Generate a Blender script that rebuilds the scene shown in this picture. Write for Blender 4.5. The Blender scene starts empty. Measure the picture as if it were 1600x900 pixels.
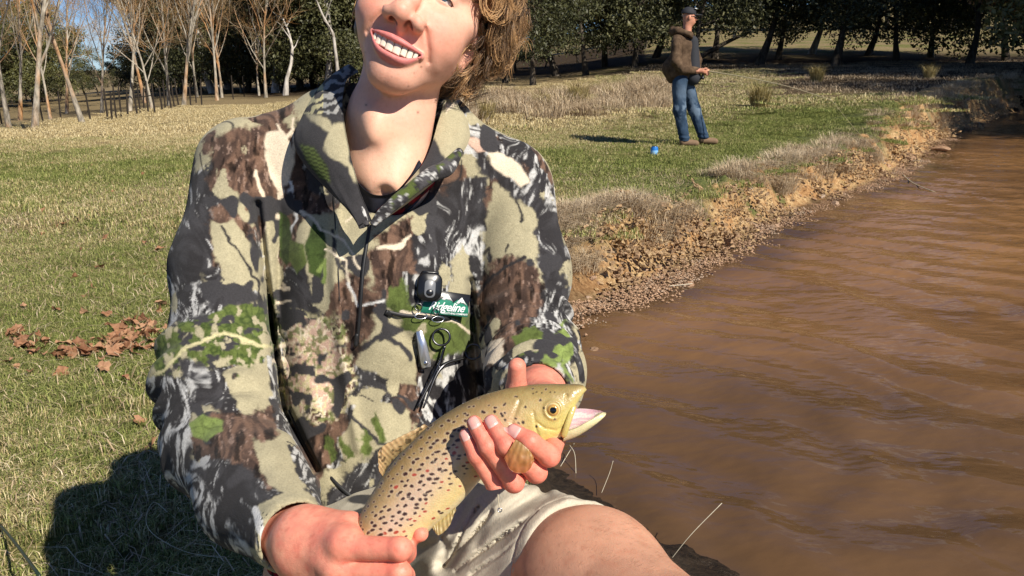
import bpy, math, random
import numpy as np
from mathutils import Vector, Matrix
random.seed(7)
rng = np.random.default_rng(11)
SC = bpy.context.scene
COL = SC.collection
R = math.radians
# ---------------------------------------------------------------- camera
CAM_H, PITCH, FPX = 1.10, R(15.0), 1300.0
cam_d = bpy.data.cameras.new('camera')
cam = bpy.data.objects.new('camera', cam_d); COL.objects.link(cam)
cam.location = (0, 0, CAM_H)
cam.rotation_euler = (R(90) - PITCH, 0, 0)
cam_d.sensor_width = 36.0
cam_d.lens = FPX / 1600.0 * 36.0
cam_d.clip_start = 0.02
cam_d.clip_end = 2000
SC.camera = cam
# ---------------------------------------------------------------- light
SUN_DIR = Vector((0.53, -0.56, 0.68)).normalized()      # towards the sun
sun_d = bpy.data.lights.new('sun', 'SUN'); sun_d.energy = 5.0; sun_d.angle = R(0.53)
sun_d.color = (1.0, 0.93, 0.82)
sun = bpy.data.objects.new('sun', sun_d); COL.objects.link(sun)
sun.rotation_euler = (-SUN_DIR).to_track_quat('-Z', 'Y').to_euler()
sun.location = (6, -6, 12)
world = bpy.data.worlds.new('World'); SC.world = world; world.use_nodes = True
wn = world.node_tree; wn.nodes.clear()
wo = wn.nodes.new('ShaderNodeOutputWorld'); bg = wn.nodes.new('ShaderNodeBackground')
sky = wn.nodes.new('ShaderNodeTexSky'); sky.sky_type = 'NISHITA'; sky.sun_disc = False
sky.sun_elevation = math.asin(SUN_DIR.z); sky.sun_rotation = math.atan2(SUN_DIR.x, SUN_DIR.y)
sky.air_density = 0.75; sky.dust_density = 0.0; sky.ozone_density = 4.0; sky.altitude = 600
tc = wn.nodes.new('ShaderNodeTexCoord'); mp = wn.nodes.new('ShaderNodeMapping')
mp.inputs['Scale'].default_value = (1, 1, 2.6)
cn = wn.nodes.new('ShaderNodeTexNoise'); cn.inputs['Scale'].default_value = 3.1; cn.inputs['Detail'].default_value = 7
cr = wn.nodes.new('ShaderNodeValToRGB'); cr.color_ramp.elements[0].position = 0.58; cr.color_ramp.elements[1].position = 0.72
mx = wn.nodes.new('ShaderNodeMix'); mx.data_type = 'RGBA'
mx.inputs[7].default_value = (7.5, 7.6, 7.9, 1)
wn.links.new(tc.outputs['Generated'], mp.inputs['Vector']); wn.links.new(mp.outputs[0], cn.inputs['Vector'])
wn.links.new(cn.outputs['Fac'], cr.inputs[0]); wn.links.new(cr.outputs[0], mx.inputs[0])
tint = wn.nodes.new('ShaderNodeMix'); tint.data_type = 'RGBA'; tint.blend_type = 'MULTIPLY'; tint.inputs[0].default_value = 1.0; tint.inputs[7].default_value = (.66, .86, 1.12, 1)
wn.links.new(sky.outputs[0], tint.inputs[6]); wn.links.new(tint.outputs[2], mx.inputs[6]); wn.links.new(mx.outputs[2], bg.inputs[0])
bg.inputs[1].default_value = 0.062
wn.links.new(bg.outputs[0], wo.inputs[0])
SC.view_settings.view_transform = 'Standard'; SC.view_settings.look = 'None'
SC.view_settings.exposure = 0.42; SC.view_settings.gamma = 1.0
SC.cycles.use_denoising = True
SC.cycles.max_bounces = 6; SC.cycles.transparent_max_bounces = 8

# ---------------------------------------------------------------- helpers
CR, SR = math.cos(PITCH), math.sin(PITCH)
M_CAM = Matrix.Translation((0, 0, CAM_H)) @ Matrix.Rotation(R(90) - PITCH, 4, 'X')
MC = np.array(M_CAM)
def P(px, py, d):
    """point d metres in front of the eye point, in the builder's working frame (x right, y up, z back)"""
    return np.array([(px - 800) / FPX * d, (450 - py) / FPX * d, -d])
def PS(l): return [P(*a) for a in l]
def c2w(V):
    V = np.asarray(V, float); return V @ MC[:3, :3].T + MC[:3, 3]
def w2c(V):
    return (np.asarray(V, float) - MC[:3, 3]) @ MC[:3, :3]
def PW(px, py, d): return c2w(P(px, py, d)[None])[0]
def on_z(px, py, z):
    """world point where the sight line through px,py meets height z"""
    k = (py - 450) / FPX * CR + SR
    return PW(px, py, (CAM_H - z) / k)

def mesh_np(name, V, F, col=None, smooth=True, fsize=None):
    V = np.ascontiguousarray(V, np.float32); F = np.ascontiguousarray(F, np.int32)
    k = F.shape[1]
    me = bpy.data.meshes.new(name)
    me.vertices.add(len(V)); me.vertices.foreach_set('co', V.ravel())
    me.loops.add(F.size); me.loops.foreach_set('vertex_index', F.ravel())
    me.polygons.add(len(F)); me.polygons.foreach_set('loop_start', np.arange(0, F.size, k, dtype=np.int32))
    me.polygons.foreach_set('loop_total', np.full(len(F), k, np.int32))
    me.polygons.foreach_set('use_smooth', np.full(len(F), smooth, bool))
    if col is not None:
        a = me.color_attributes.new('Col', 'FLOAT_COLOR', 'POINT')
        c = np.ones((len(V), 4), np.float32); c[:, :col.shape[1]] = col
        a.data.foreach_set('color', c.ravel())
    me.update(); me.validate(); return me

def link(name, me, mat=None, parent=None, loc=None):
    o = bpy.data.objects.new(name, me); COL.objects.link(o)
    if mat is not None and me is not None:
        if len(me.materials) == 0: me.materials.append(mat)
    if parent is not None: o.parent = parent
    if loc is not None: o.location = loc
    return o
def tag(o, label=None, cat=None, group=None, kind=None):
    if label: o['label'] = label
    if cat: o['category'] = cat
    if group: o['group'] = group
    if kind: o['kind'] = kind
    return o
def empty(name, loc, label, cat, group=None, rz=0):
    o = bpy.data.objects.new(name, None); COL.objects.link(o); o.empty_display_size = 0.1
    o.location = loc; o.rotation_euler = (0, 0, rz); return tag(o, label, cat, group)
KIDS = {}
def part(name, me, mat, parent, world_coords=False):
    o = link(name, me, mat, parent)
    if world_coords:
        bpy_par = parent; o.matrix_parent_inverse = Matrix.Translation(bpy_par.location).inverted() if bpy_par.parent is None else bpy_par.matrix_parent_inverse
        if bpy_par.parent is not None: o.matrix_parent_inverse = Matrix.Identity(4)
    KIDS.setdefault(parent.name, []).append(o); return o
def copy_tree(o, parent=None):
    c = o.copy(); COL.objects.link(c); c.parent = parent
    for ch in list(KIDS.get(o.name, [])):
        d = copy_tree(ch, c); KIDS.setdefault(c.name, []).append(d)
    return c

def join(lst):
    """join (V,F[,C]) quad/tri lists of the same face size"""
    V, F, C, n = [], [], [], 0
    for it in lst:
        V.append(it[0]); F.append(np.asarray(it[1]) + n); n += len(it[0])
        if len(it) > 2: C.append(it[2])
    return (np.concatenate(V), np.concatenate(F)) + ((np.concatenate(C),) if C else ())
def frames(pts):
    pts = np.asarray(pts, float); T = np.gradient(pts, axis=0); T /= np.linalg.norm(T, axis=1)[:, None] + 1e-12
    N = np.zeros_like(T); ref = np.array([0, 0, 1.0]) if abs(T[0, 2]) < .9 else np.array([1.0, 0, 0])
    n = np.cross(T[0], ref); n /= np.linalg.norm(n); N[0] = n
    for i in range(1, len(pts)):
        n = n - T[i] * (n @ T[i]); n /= np.linalg.norm(n) + 1e-12; N[i] = n
    return T, N, np.cross(T, N)
def tube(pts, rad, k=8, cap=True, flat=1.0):
    pts = np.asarray(pts, float); n = len(pts); rad = np.broadcast_to(rad, (n,))
    T, N, B = frames(pts); a = np.arange(k) * 2 * np.pi / k
    V = pts[:, None] + rad[:, None, None] * (np.cos(a)[None, :, None] * N[:, None] + flat * np.sin(a)[None, :, None] * B[:, None])
    V = V.reshape(-1, 3); i = np.arange(n - 1)[:, None] * k; j = np.arange(k)[None]; j2 = (j + 1) % k
    F = np.stack([i + j, i + j2, i + k + j2, i + k + j], -1).reshape(-1, 4)
    if cap:
        V = np.vstack([V, pts[:1], pts[-1:]]); c0, c1 = n * k, n * k + 1; jj = np.arange(k); jn = (jj + 1) % k
        F = np.vstack([F, np.stack([np.full(k, c0), jn, jj, jj * 0 + c0], -1), np.stack([np.full(k, c1), (n - 1) * k + jj, (n - 1) * k + jn, jj * 0 + c1], -1)])
        # degenerate quads become triangles in validate()
    return V, F
def tri(F):
    F = np.asarray(F); return np.vstack([F[:, [0, 1, 2]], F[:, [0, 2, 3]]])
def tidy(V, F):
    """quads with possibly repeated corners -> clean triangles"""
    T = tri(F); ok = (T[:, 0] != T[:, 1]) & (T[:, 1] != T[:, 2]) & (T[:, 0] != T[:, 2]); return V, T[ok]
def spline(pts, n):
    """Catmull-Rom through points, any dimension"""
    p = np.asarray(pts, float); p = np.vstack([2 * p[0] - p[1], p, 2 * p[-1] - p[-2]])
    t = np.linspace(0, len(p) - 3 - 1e-9, n); i = t.astype(int); f = (t - i)[:, None]
    a, b, c, d = p[i], p[i + 1], p[i + 2], p[i + 3]
    return .5 * ((2 * b) + (c - a) * f + (2 * a - 5 * b + 4 * c - d) * f * f + (3 * b - a - 3 * c + d) * f ** 3)
# ---- noise
def _hash(ix, iy, iz, s):
    h = ix * np.uint32(374761393) + iy * np.uint32(668265263) + iz * np.uint32(1440662683) + np.uint32(s * 974634777 & 0xffffffff)
    h = (h ^ (h >> np.uint32(13))) * np.uint32(1274126177); h = (h ^ (h >> np.uint32(16))) * np.uint32(2246822519)
    return ((h ^ (h >> np.uint32(15))) & np.uint32(0xffffff)).astype(np.float32) * np.float32(1 / 16777215.)
def vnoise(X, s=0):
    X = np.asarray(X, float)
    if X.shape[-1] == 2: X = np.concatenate([X, np.zeros(X.shape[:-1] + (1,))], -1)
    fl = np.floor(X); f = (X - fl).astype(np.float32); f = f * f * (3 - 2 * f); i = fl.astype(np.int64).astype(np.uint32)
    fx, fy, fz = f[..., 0], f[..., 1], f[..., 2]; ix, iy, iz = i[..., 0], i[..., 1], i[..., 2]; o = np.uint32(1); L = lambda a, b, t: a + (b - a) * t
    H = lambda a, b, c: _hash(ix + np.uint32(a), iy + np.uint32(b), iz + np.uint32(c), s)
    y0 = L(L(H(0, 0, 0), H(1, 0, 0), fx), L(H(0, 1, 0), H(1, 1, 0), fx), fy); y1 = L(L(H(0, 0, 1), H(1, 0, 1), fx), L(H(0, 1, 1), H(1, 1, 1), fx), fy)
    return L(y0, y1, fz)
_ROT = np.array(Matrix.Rotation(.9, 3, 'Z') @ Matrix.Rotation(.7, 3, 'X') @ Matrix.Rotation(.4, 3, 'Y'))
def fbm(X, octv=4, s=0):
    r, a, t = 0, .5, 0
    X = np.asarray(X, float)
    if X.shape[-1] == 2: X = np.concatenate([X, np.zeros(X.shape[:-1] + (1,))], -1)
    for k in range(octv):
        r = r + a * vnoise(X + 17.3 * k, s + k); t += a; a *= .5; X = (X @ _ROT) * 2.03
    return r / t
def sstep(a, b, x):
    t = np.clip((x - a) / (b - a), 0, 1); return t * t * (3 - 2 * t)
# ---- materials
def hexc(h):
    c = [int(h[i:i + 2], 16) / 255 for i in (0, 2, 4)]
    return tuple(x / 12.92 if x <= .04045 else ((x + .055) / 1.055) ** 2.4 for x in c) + (1,)
class Mat:
    def __init__(s, name, rough=.6, color=None, spec=.5):
        s.m = bpy.data.materials.new(name); s.m.use_nodes = True; s.t = s.m.node_tree
        s.b = s.t.nodes['Principled BSDF']; s.out = s.t.nodes['Material Output']
        s.b.inputs['Roughness'].default_value = rough
        s.b.inputs['Specular IOR Level'].default_value = spec
        if color is not None: s.b.inputs['Base Color'].default_value = tuple(color[:3]) + (1,)
    def n(s, typ, **kw):
        n = s.t.nodes.new(typ)
        for k, v in kw.items():
            if k.startswith('i_'):
                n.inputs[k[2:].replace('_', ' ')].default_value = v
            else: setattr(n, k, v)
        return n
    def l(s, a, b): s.t.links.new(a, b)
    def coords(s, kind='Object', scale=(1, 1, 1), rot=(0, 0, 0)):
        if kind == 'World':
            src = s.n('ShaderNodeNewGeometry').outputs['Position']
        else: src = s.n('ShaderNodeTexCoord').outputs[kind]
        m = s.n('ShaderNodeMapping'); m.inputs['Scale'].default_value = scale; m.inputs['Rotation'].default_value = rot
        s.l(src, m.inputs[0]); return m.outputs[0]
    def noise(s, vec, scale, detail=4, rough=.55, dist=0):
        n = s.n('ShaderNodeTexNoise'); n.inputs['Scale'].default_value = scale; n.inputs['Detail'].default_value = detail
        n.inputs['Roughness'].default_value = rough; n.inputs['Distortion'].default_value = dist
        if vec is not None: s.l(vec, n.inputs['Vector'])
        return n.outputs['Fac']
    def ramp(s, fac, stops, interp='LINEAR'):
        r = s.n('ShaderNodeValToRGB'); r.color_ramp.interpolation = interp; e = r.color_ramp.elements
        while len(e) < len(stops): e.new(.5)
        for i, (p, c) in enumerate(stops):
            e[i].position = p; e[i].color = (tuple(c) + (1,))[:4] if not np.isscalar(c) else (c, c, c, 1)
        s.l(fac, r.inputs[0]); return r.outputs[0]
    def mix(s, fac, a, b, mode='MIX'):
        m = s.n('ShaderNodeMix', data_type='RGBA', blend_type=mode)
        for v, k in ((fac, 0), (a, 6), (b, 7)):
            if hasattr(v, 'links') or hasattr(v, 'is_linked'): s.l(v, m.inputs[k])
            else: m.inputs[k].default_value = v if np.isscalar(v) else (tuple(v) + (1,))[:4]
        return m.outputs[2]
    def math(s, op, a, b=0.0):
        m = s.n('ShaderNodeMath', operation=op)
        for v, k in ((a, 0), (b, 1)):
            if hasattr(v, 'is_linked'): s.l(v, m.inputs[k])
            else: m.inputs[k].default_value = v
        return m.outputs[0]
    def attr(s, name='Col'):
        a = s.n('ShaderNodeAttribute', attribute_name=name); return a.outputs['Color']
    def base(s, sock): s.l(sock, s.b.inputs['Base Color']); return s
    def bump(s, h, strength=.3, dist=.01, prev=None):
        b = s.n('ShaderNodeBump'); b.inputs['Strength'].default_value = strength; b.inputs['Distance'].default_value = dist
        s.l(h, b.inputs['Height'])
        if prev is not None: s.l(prev, b.inputs['Normal'])
        s.l(b.outputs[0], s.b.inputs['Normal']); return b.outputs[0]
def plain(name, color, rough=.6, spec=.5, metal=0):
    m = Mat(name, rough, color, spec); m.b.inputs['Metallic'].default_value = metal
    v = m.noise(m.coords('Object'), 60, 3); c = m.mix(.35, color, m.ramp(v, [(.3, tuple(x * .6 for x in color[:3])), (.7, tuple(min(1, x * 1.25) for x in color[:3]))]))
    m.base(c); return m.m
# ---------------------------------------------------------------- solid modelling with distance fields
def cone(p, a, b, ra, rb, sq=None):
    a = np.asarray(a, float); b = np.asarray(b, float); ba = b - a; v = p - a
    t = np.clip((v @ ba) / (ba @ ba), 0, 1); r = v - t[..., None] * ba
    if sq is not None:                                   # flatten across axis sq[0] by factor sq[1]
        ax = np.asarray(sq[0], float); ax = ax / np.linalg.norm(ax); r = r + (r @ ax)[..., None] * ax * (1 / sq[1] - 1)
    return np.sqrt((r ** 2).sum(-1)) - (ra + (rb - ra) * t)
def chain(p, pts, rads, k=0.0):
    d = None
    for i in range(len(pts) - 1):
        c = cone(p, pts[i], pts[i + 1], rads[i], rads[i + 1]); d = c if d is None else (np.minimum(d, c) if k == 0 else smin(d, c, k))
    return d
def ell(p, c, r, B=None):
    q = p - np.asarray(c, float)
    if B is not None: q = q @ B
    r = np.asarray(r, float); k0 = np.sqrt(((q / r) ** 2).sum(-1)); k1 = np.sqrt(((q / r ** 2) ** 2).sum(-1)) + 1e-9
    return k0 * (k0 - 1) / k1
def smin(a, b, k):
    h = np.clip(.5 + .5 * (b - a) / k, 0, 1); return b + (a - b) * h - k * h * (1 - h)
def smax(a, b, k): return -smin(-a, -b, k)
_COR = np.array([[i, j, k] for i in (0, 1) for j in (0, 1) for k in (0, 1)])
_EDG = [(a, b) for a in range(8) for b in range(a + 1, 8) if np.abs(_COR[a] - _COR[b]).sum() == 1]
def surface_nets(Fd, org, h):
    S = Fd < 0; nx, ny, nz = Fd.shape; cnt = np.zeros((nx - 1, ny - 1, nz - 1), np.int8)
    for c in _COR: cnt += S[c[0]:nx - 1 + c[0], c[1]:ny - 1 + c[1], c[2]:nz - 1 + c[2]]
    act = (cnt > 0) & (cnt < 8); idx = np.full(act.shape, -1, np.int64); I = np.argwhere(act); idx[act] = np.arange(len(I))
    v = [Fd[I[:, 0] + c[0], I[:, 1] + c[1], I[:, 2] + c[2]] for c in _COR]
    pos = np.zeros((len(I), 3)); n = np.zeros(len(I))
    for a, b in _EDG:
        m = (v[a] < 0) != (v[b] < 0); t = np.where(m, v[a] / (v[a] - v[b] + 1e-20), 0)
        pos += m[:, None] * (_COR[a] + t[:, None] * (_COR[b] - _COR[a])); n += m
    V = org + h * (I + pos / n[:, None]); Q = []
    for ax in range(3):
        sl0 = [slice(1, nx - 1), slice(1, ny - 1), slice(1, nz - 1)]; sl0[ax] = slice(0, Fd.shape[ax] - 1); sl1 = list(sl0); sl1[ax] = slice(1, Fd.shape[ax])
        A = S[tuple(sl0)]; Bq = S[tuple(sl1)]; J = np.argwhere(A != Bq); 
        off = [s.start for s in sl0]; flip = A[J[:, 0], J[:, 1], J[:, 2]]; J = J + off
        u, w = (ax + 1) % 3, (ax + 2) % 3; q = []
        for du, dw in ((-1, -1), (0, -1), (0, 0), (-1, 0)):
            K = J.copy(); K[:, u] += du; K[:, w] += dw; q.append(idx[K[:, 0], K[:, 1], K[:, 2]])
        q = np.stack(q, 1); q[~flip] = q[~flip][:, ::-1]; Q.append(q)
    return V, np.concatenate(Q)
def grad(f, V, e=4e-4):
    g = np.stack([f(V + [e, 0, 0]) - f(V - [e, 0, 0]), f(V + [0, e, 0]) - f(V - [0, e, 0]), f(V + [0, 0, e]) - f(V - [0, 0, e])], -1) / (2 * e)
    return g
def project(f, V, n=2, e=4e-4, lim=.004):
    for _ in range(n):
        d = _ev(f, V); g = np.stack([_ev(f, V + a) - d for a in np.eye(3) * e], -1) / e; g2 = (g ** 2).sum(-1) + 1e-6; V = V - np.clip(d / g2, -lim, lim)[:, None] * g
    return V
def subdiv(V, Q):
    E = np.sort(np.stack([Q, np.roll(Q, -1, 1)], -1).reshape(-1, 2), 1); U, inv = np.unique(E[:, 0] * len(V) + E[:, 1], return_inverse=True)
    mid = .5 * (V[U // len(V)] + V[U % len(V)]); cen = V[Q].mean(1); n0 = len(V); e = (inv.reshape(-1, 4)) + n0; c = n0 + len(mid) + np.arange(len(Q))
    F = np.stack([np.stack([Q[:, i], e[:, i], c, e[:, i - 1]], -1) for i in range(4)], 1).reshape(-1, 4)
    return np.vstack([V, mid, cen]), F
def _ev(f, P_, ch=60000):
    out = np.empty(len(P_))
    for s in range(0, len(P_), ch): out[s:s + ch] = f(P_[s:s + ch])
    return out
def solid(f, lo, hi, h, sub=0, it=2, e=4e-4, chunk=28):
    lo = np.asarray(lo, float); hi = np.asarray(hi, float); n = np.ceil((hi - lo) / h).astype(int) + 1
    ax = [lo[i] + h * np.arange(n[i]) for i in range(3)]; Fd = np.empty(n, np.float32)
    K = 4; ci = [np.minimum(np.arange(0, n[i] + K - 1, K), n[i] - 1) for i in range(3)]
    G = np.stack(np.meshgrid(*[ax[i][ci[i]] for i in range(3)], indexing='ij'), -1); Cd = _ev(f, G.reshape(-1, 3)).reshape(G.shape[:3])
    nr = [np.minimum((np.arange(n[i]) + K // 2) // K, len(ci[i]) - 1) for i in range(3)]
    Fd[:] = Cd[np.ix_(*nr)]; J = np.argwhere(np.abs(Fd) < 5.2 * h); pts = lo + h * J; Fd[J[:, 0], J[:, 1], J[:, 2]] = _ev(f, pts)
    Fd[0] = Fd[-1] = 1; Fd[:, 0] = Fd[:, -1] = 1; Fd[:, :, 0] = Fd[:, :, -1] = 1
    V, Q = surface_nets(Fd.astype(float), lo, h)
    if sub: V = project(f, V, 1, e, h)
    for _ in range(sub): V, Q = subdiv(V, Q)
    return project(f, V, max(1, it - 1) if sub else it, e, h), Q
def vproj(V):
    """position of a surface point on the pattern sheet (flat layout of the garment front)"""
    d = -V[:, 2]; return np.stack([800 + V[:, 0] / d * FPX, 450 - V[:, 1] / d * FPX], -1)
def in_poly(uv, poly):
    """signed distance to polygon, negative inside"""
    A = np.asarray(poly, float); k = ((uv > A.min(0) - 30) & (uv < A.max(0) + 30)).all(1)
    if not k.all():
        r = np.full(len(uv), 99.0)
        if k.any(): r[k] = in_poly(uv[k], poly)
        return r
    B = np.roll(A, -1, 0); dmin = np.full(len(uv), 1e9); c = np.zeros(len(uv), int)
    for a, b in zip(A, B):
        e = b - a; w = uv - a; t = np.clip((w @ e) / (e @ e + 1e-12), 0, 1); dmin = np.minimum(dmin, ((w - t[:, None] * e) ** 2).sum(-1))
        y = uv[:, 1]; k = ((a[1] > y) != (b[1] > y)) & (uv[:, 0] < (b[0] - a[0]) * (y - a[1]) / (b[1] - a[1] + 1e-12) + a[0]); c += k
    d = np.sqrt(dmin); return np.where(c % 2 == 1, -d, d)
def in_line(uv, pts, w):
    A = np.asarray(pts, float); k = ((uv > A.min(0) - 70) & (uv < A.max(0) + 70)).all(1)
    if not k.all():
        r = np.full(len(uv), 999.0)
        if k.any(): r[k] = in_line(uv[k], pts, w)
        return r
    w = np.broadcast_to(w, (len(A),)); dmin = np.full(len(uv), 1e9)
    for i in range(len(A) - 1):
        e = A[i + 1] - A[i]; q = uv - A[i]; t = np.clip((q @ e) / (e @ e + 1e-12), 0, 1)
        dmin = np.minimum(dmin, np.sqrt(((q - t[:, None] * e) ** 2).sum(-1)) - (w[i] + (w[i + 1] - w[i]) * t))
    return dmin
# ---------------------------------------------------------------- lie of the land
WZ = -0.35                                             # water level
_tp = np.array([-900, 0, 400, 800, 1100, 1500, 2600], float)
_td = np.array([12, 28, 45, 60, 90, 150, 400], float)
_ty = np.array([[219, 205, 190, 175, 160, 140, 112],
                [219, 203, 182, 168, 152, 140, 112],
                [219, 172, 152, 142, 134, 126, 110],
                [219, 150, 122, 108, 96, 86, 70],
                [219, 126, 98, 76, 58, 40, 20],
                [219, 118, 96, 72, 50, 30, 5],
                [219, 118, 96, 72, 50, 30, 5]], float)
_tz = CAM_H - (_ty - 102) / FPX * _td[None] ; _tz[:, 0] = 0
def land_z(x, y):
    """dry land height before the pond is cut, metres"""
    x = np.asarray(x, float); y = np.asarray(y, float)
    D = np.hypot(x, y) * np.sign(np.maximum(y, 1e-3)); D = np.maximum(y, 0.01)
    a = 800 + FPX * x / np.maximum(y * 1.0, 3.0)
    a = np.clip(a, _tp[0], _tp[-1] - 1e-6); i = np.clip(np.searchsorted(_tp, a, 'right') - 1, 0, len(_tp) - 2)
    fa = (a - _tp[i]) / (_tp[i + 1] - _tp[i]); fa = fa * fa * (3 - 2 * fa)
    Dc = np.clip(D, 12, 399.9); j = np.clip(np.searchsorted(_td, Dc, 'right') - 1, 0, len(_td) - 2)
    fd = (Dc - _td[j]) / (_td[j + 1] - _td[j])
    z = (1 - fa) * ((1 - fd) * _tz[i, j] + fd * _tz[i, j + 1]) + fa * ((1 - fd) * _tz[i + 1, j] + fd * _tz[i + 1, j + 1])
    z = z * sstep(9, 15, D)
    X2 = np.stack([x, y], -1)
    z = z + (fbm(X2 * .35, 3, 3) - .5) * .16 + (fbm(X2 * 1.7, 3, 5) - .5) * .05
    # grassy hump beyond the fisherman on the right
    z = z + .30 * np.exp(-(((x - 6.2) / 3.0) ** 2 + ((y - 15.5) / 2.6) ** 2))
    return z
_sh = [(2.6, -8), (1.7, -2), (1.15, .6)] + [tuple(on_z(a, b, WZ)[:2]) for a, b in
      [(1130, 905), (1030, 845), (930, 780), (860, 715), (805, 650), (780, 590), (800, 530), (870, 500), (940, 478), (1000, 455), (1060, 428), (1130, 396), (1190, 362),
       (1250, 333), (1310, 308), (1370, 287), (1405, 270), (1440, 248), (1475, 220), (1530, 196), (1590, 178), (1650, 176)]]
_sh = np.array(_sh + [(20.0, 24.5), (22.5, 19), (24, 8), (22, -6), (14, -14), (7, -14)])
SHORE = spline(np.vstack([_sh, _sh[:1]]), 380)[:-1]
def _seg(px, py):
    """distance to the shore (positive on land) in chunks"""
    out = np.empty(px.shape); flat = np.stack([px.ravel(), py.ravel()], -1); res = np.empty(len(flat))
    A = SHORE; B = np.roll(SHORE, -1, 0); d = B - A; L = (d ** 2).sum(1)
    for s in range(0, len(flat), 4000):
        q = flat[s:s + 4000]; v = q[:, None] - A[None]
        t = np.clip((v * d).sum(-1) / L, 0, 1); r = v - t[..., None] * d
        dist = np.sqrt((r ** 2).sum(-1).min(1))
        y = q[:, 1][:, None]; c = ((A[:, 1] > y) != (B[:, 1] > y)) & (q[:, 0][:, None] < (B[:, 0] - A[:, 0]) * (y - A[:, 1]) / (B[:, 1] - A[:, 1] + 1e-12) + A[:, 0])
        inside = c.sum(1) % 2 == 1
        res[s:s + 4000] = np.where(inside, -dist, dist)
    return res.reshape(px.shape)
_SD = []
def shore_dist(x, y):
    x = np.asarray(x, float); y = np.asarray(y, float); shp = x.shape; x = x.ravel(); y = y.ravel()
    # coarse far estimate, exact near
    r = np.full(x.shape, 50.0)
    m = (x > -4) & (x < 46) & (y > -22) & (y < 38)
    if not m.any(): return r.reshape(shp)
    if not _SD:                                         # distance field on a graded grid, then interpolated
        a = np.concatenate([np.arange(-4, 3, .045), 3 + 43 * (np.linspace(0, 1, 230) ** 1.35)]); b = np.concatenate([np.arange(-22, .5, .5), np.arange(.5, 9, .05), 9 + 29 * (np.linspace(0, 1, 170) ** 1.2)])
        A, B = np.meshgrid(a, b, indexing='ij'); _SD.append((a, b, _seg(A, B)))
    a, b, T = _SD[0]; xm, ym = x[m], y[m]
    i = np.clip(np.searchsorted(a, xm) - 1, 0, len(a) - 2); j = np.clip(np.searchsorted(b, ym) - 1, 0, len(b) - 2)
    f = np.clip((xm - a[i]) / (a[i + 1] - a[i]), 0, 1); g = np.clip((ym - b[j]) / (b[j + 1] - b[j]), 0, 1)
    r[m] = (1 - f) * ((1 - g) * T[i, j] + g * T[i, j + 1]) + f * ((1 - g) * T[i + 1, j] + g * T[i + 1, j + 1])
    return r.reshape(shp)
def ground_z(x, y, s=None, detail=False):
    x = np.asarray(x, float); y = np.asarray(y, float)
    if s is None: s = shore_dist(x, y)
    L = land_z(x, y)
    X2 = np.stack([x, y], -1)
    near = sstep(3.5, 1.5, np.hypot(x - .6, y - 1.8))      # softer muddy margin beside the boy
    w = .46 + .4 * (fbm(X2 * 1.1, 3, 9) - .5) + .018 * np.clip(y, 0, 30) + .6 * near
    beach = WZ + .10 * np.clip(s, -2, .5) / .3
    t = sstep(.15, .80, (s) / w)
    z = (1 - t) * np.where(s < 0, WZ + np.maximum(s * .32, -1.2), WZ + .10 * s / .3) + t * L
    z = np.where(s > w, L, z)
    if detail:
        lump = sstep(.05, .3, s) * sstep(w + .35, w * .8, s)
        n = fbm(X2 * 7, 4, 21); n2 = np.abs(fbm(X2 * 3.2, 3, 31) - .5) * 2
        z = z + lump * ((n - .5) * .24 - (n2 - .3) * .16 + (np.abs(fbm(X2 * 11, 2, 23) - .5) - .1) * .10)
        z = z + sstep(-.25, 0, s) * sstep(.5, .1, s) * (fbm(X2 * 22, 3, 41) - .5) * .035
    return z
# ground sheet
def _axis(n, near, far, p):
    t = np.linspace(0, 1, n); return near * np.sinh(p * t) / math.sinh(p) * far / near
gx = np.concatenate([-_axis(170, 1, 420, 6.3)[::-1], _axis(190, 1, 420, 6.3)[1:]]) + .4
gy = np.concatenate([-_axis(60, 1, 60, 4.0)[::-1], _axis(330, 1, 480, 6.4)[1:]]) + 2.5
GX, GY = np.meshgrid(gx, gy, indexing='ij')
GS = shore_dist(GX, GY)
GZ = ground_z(GX, GY, GS)
GZ = GZ - .10 * sstep(-.75, -.45, GS) * sstep(1.55, 1.25, GS) * (GY < 42)
ny = len(gy); ii = (np.arange(len(gx) - 1)[:, None] * ny + np.arange(ny - 1)[None]).ravel()
GF = np.stack([ii, ii + ny, ii + ny + 1, ii + 1], -1)
GV = np.stack([GX, GY, GZ], -1).reshape(-1, 3)

def turf_colour(m, green_bias=0.0):
    """shared colouring for soil under the turf and for the blades: dry and green patches in world space"""
    w = m.coords('World')
    a = m.noise(w, .75, 5, .65); b = m.noise(w, 3.6, 4, .65)
    sx = m.n('ShaderNodeSeparateXYZ'); m.l(m.n('ShaderNodeNewGeometry').outputs['Position'], sx.inputs[0])
    # greener strips run across the paddock, straw beyond 15 m
    st = m.n('ShaderNodeTexWave', wave_type='BANDS', bands_direction='Y'); st.inputs['Scale'].default_value = .055
    st.inputs['Distortion'].default_value = 3.0; st.inputs['Detail'].default_value = 2; m.l(w, st.inputs['Vector'])
    far = m.n('ShaderNodeMapRange'); m.l(sx.outputs[1], far.inputs[0])
    far.inputs[1].default_value = 10.5; far.inputs[2].default_value = 16.0; far.inputs[3].default_value = 0.0; far.inputs[4].default_value = .42
    rx = m.n('ShaderNodeMapRange'); m.l(sx.outputs[0], rx.inputs[0]); rx.inputs[1].default_value = 0.4; rx.inputs[2].default_value = 4.0; rx.inputs[3].default_value = 0.0; rx.inputs[4].default_value = .30
    g = m.math('ADD', m.math('MULTIPLY', a, .75), m.math('MULTIPLY', b, .35))
    g = m.math('ADD', g, m.math('MULTIPLY', st.outputs['Fac'], .14))
    g = m.math('SUBTRACT', m.math('ADD', g, rx.outputs[0]), far.outputs[0])
    return m.math('ADD', g, green_bias), w
gm = Mat('soil_and_turf', .95, spec=.1)
g, w = turf_colour(gm)
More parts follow.
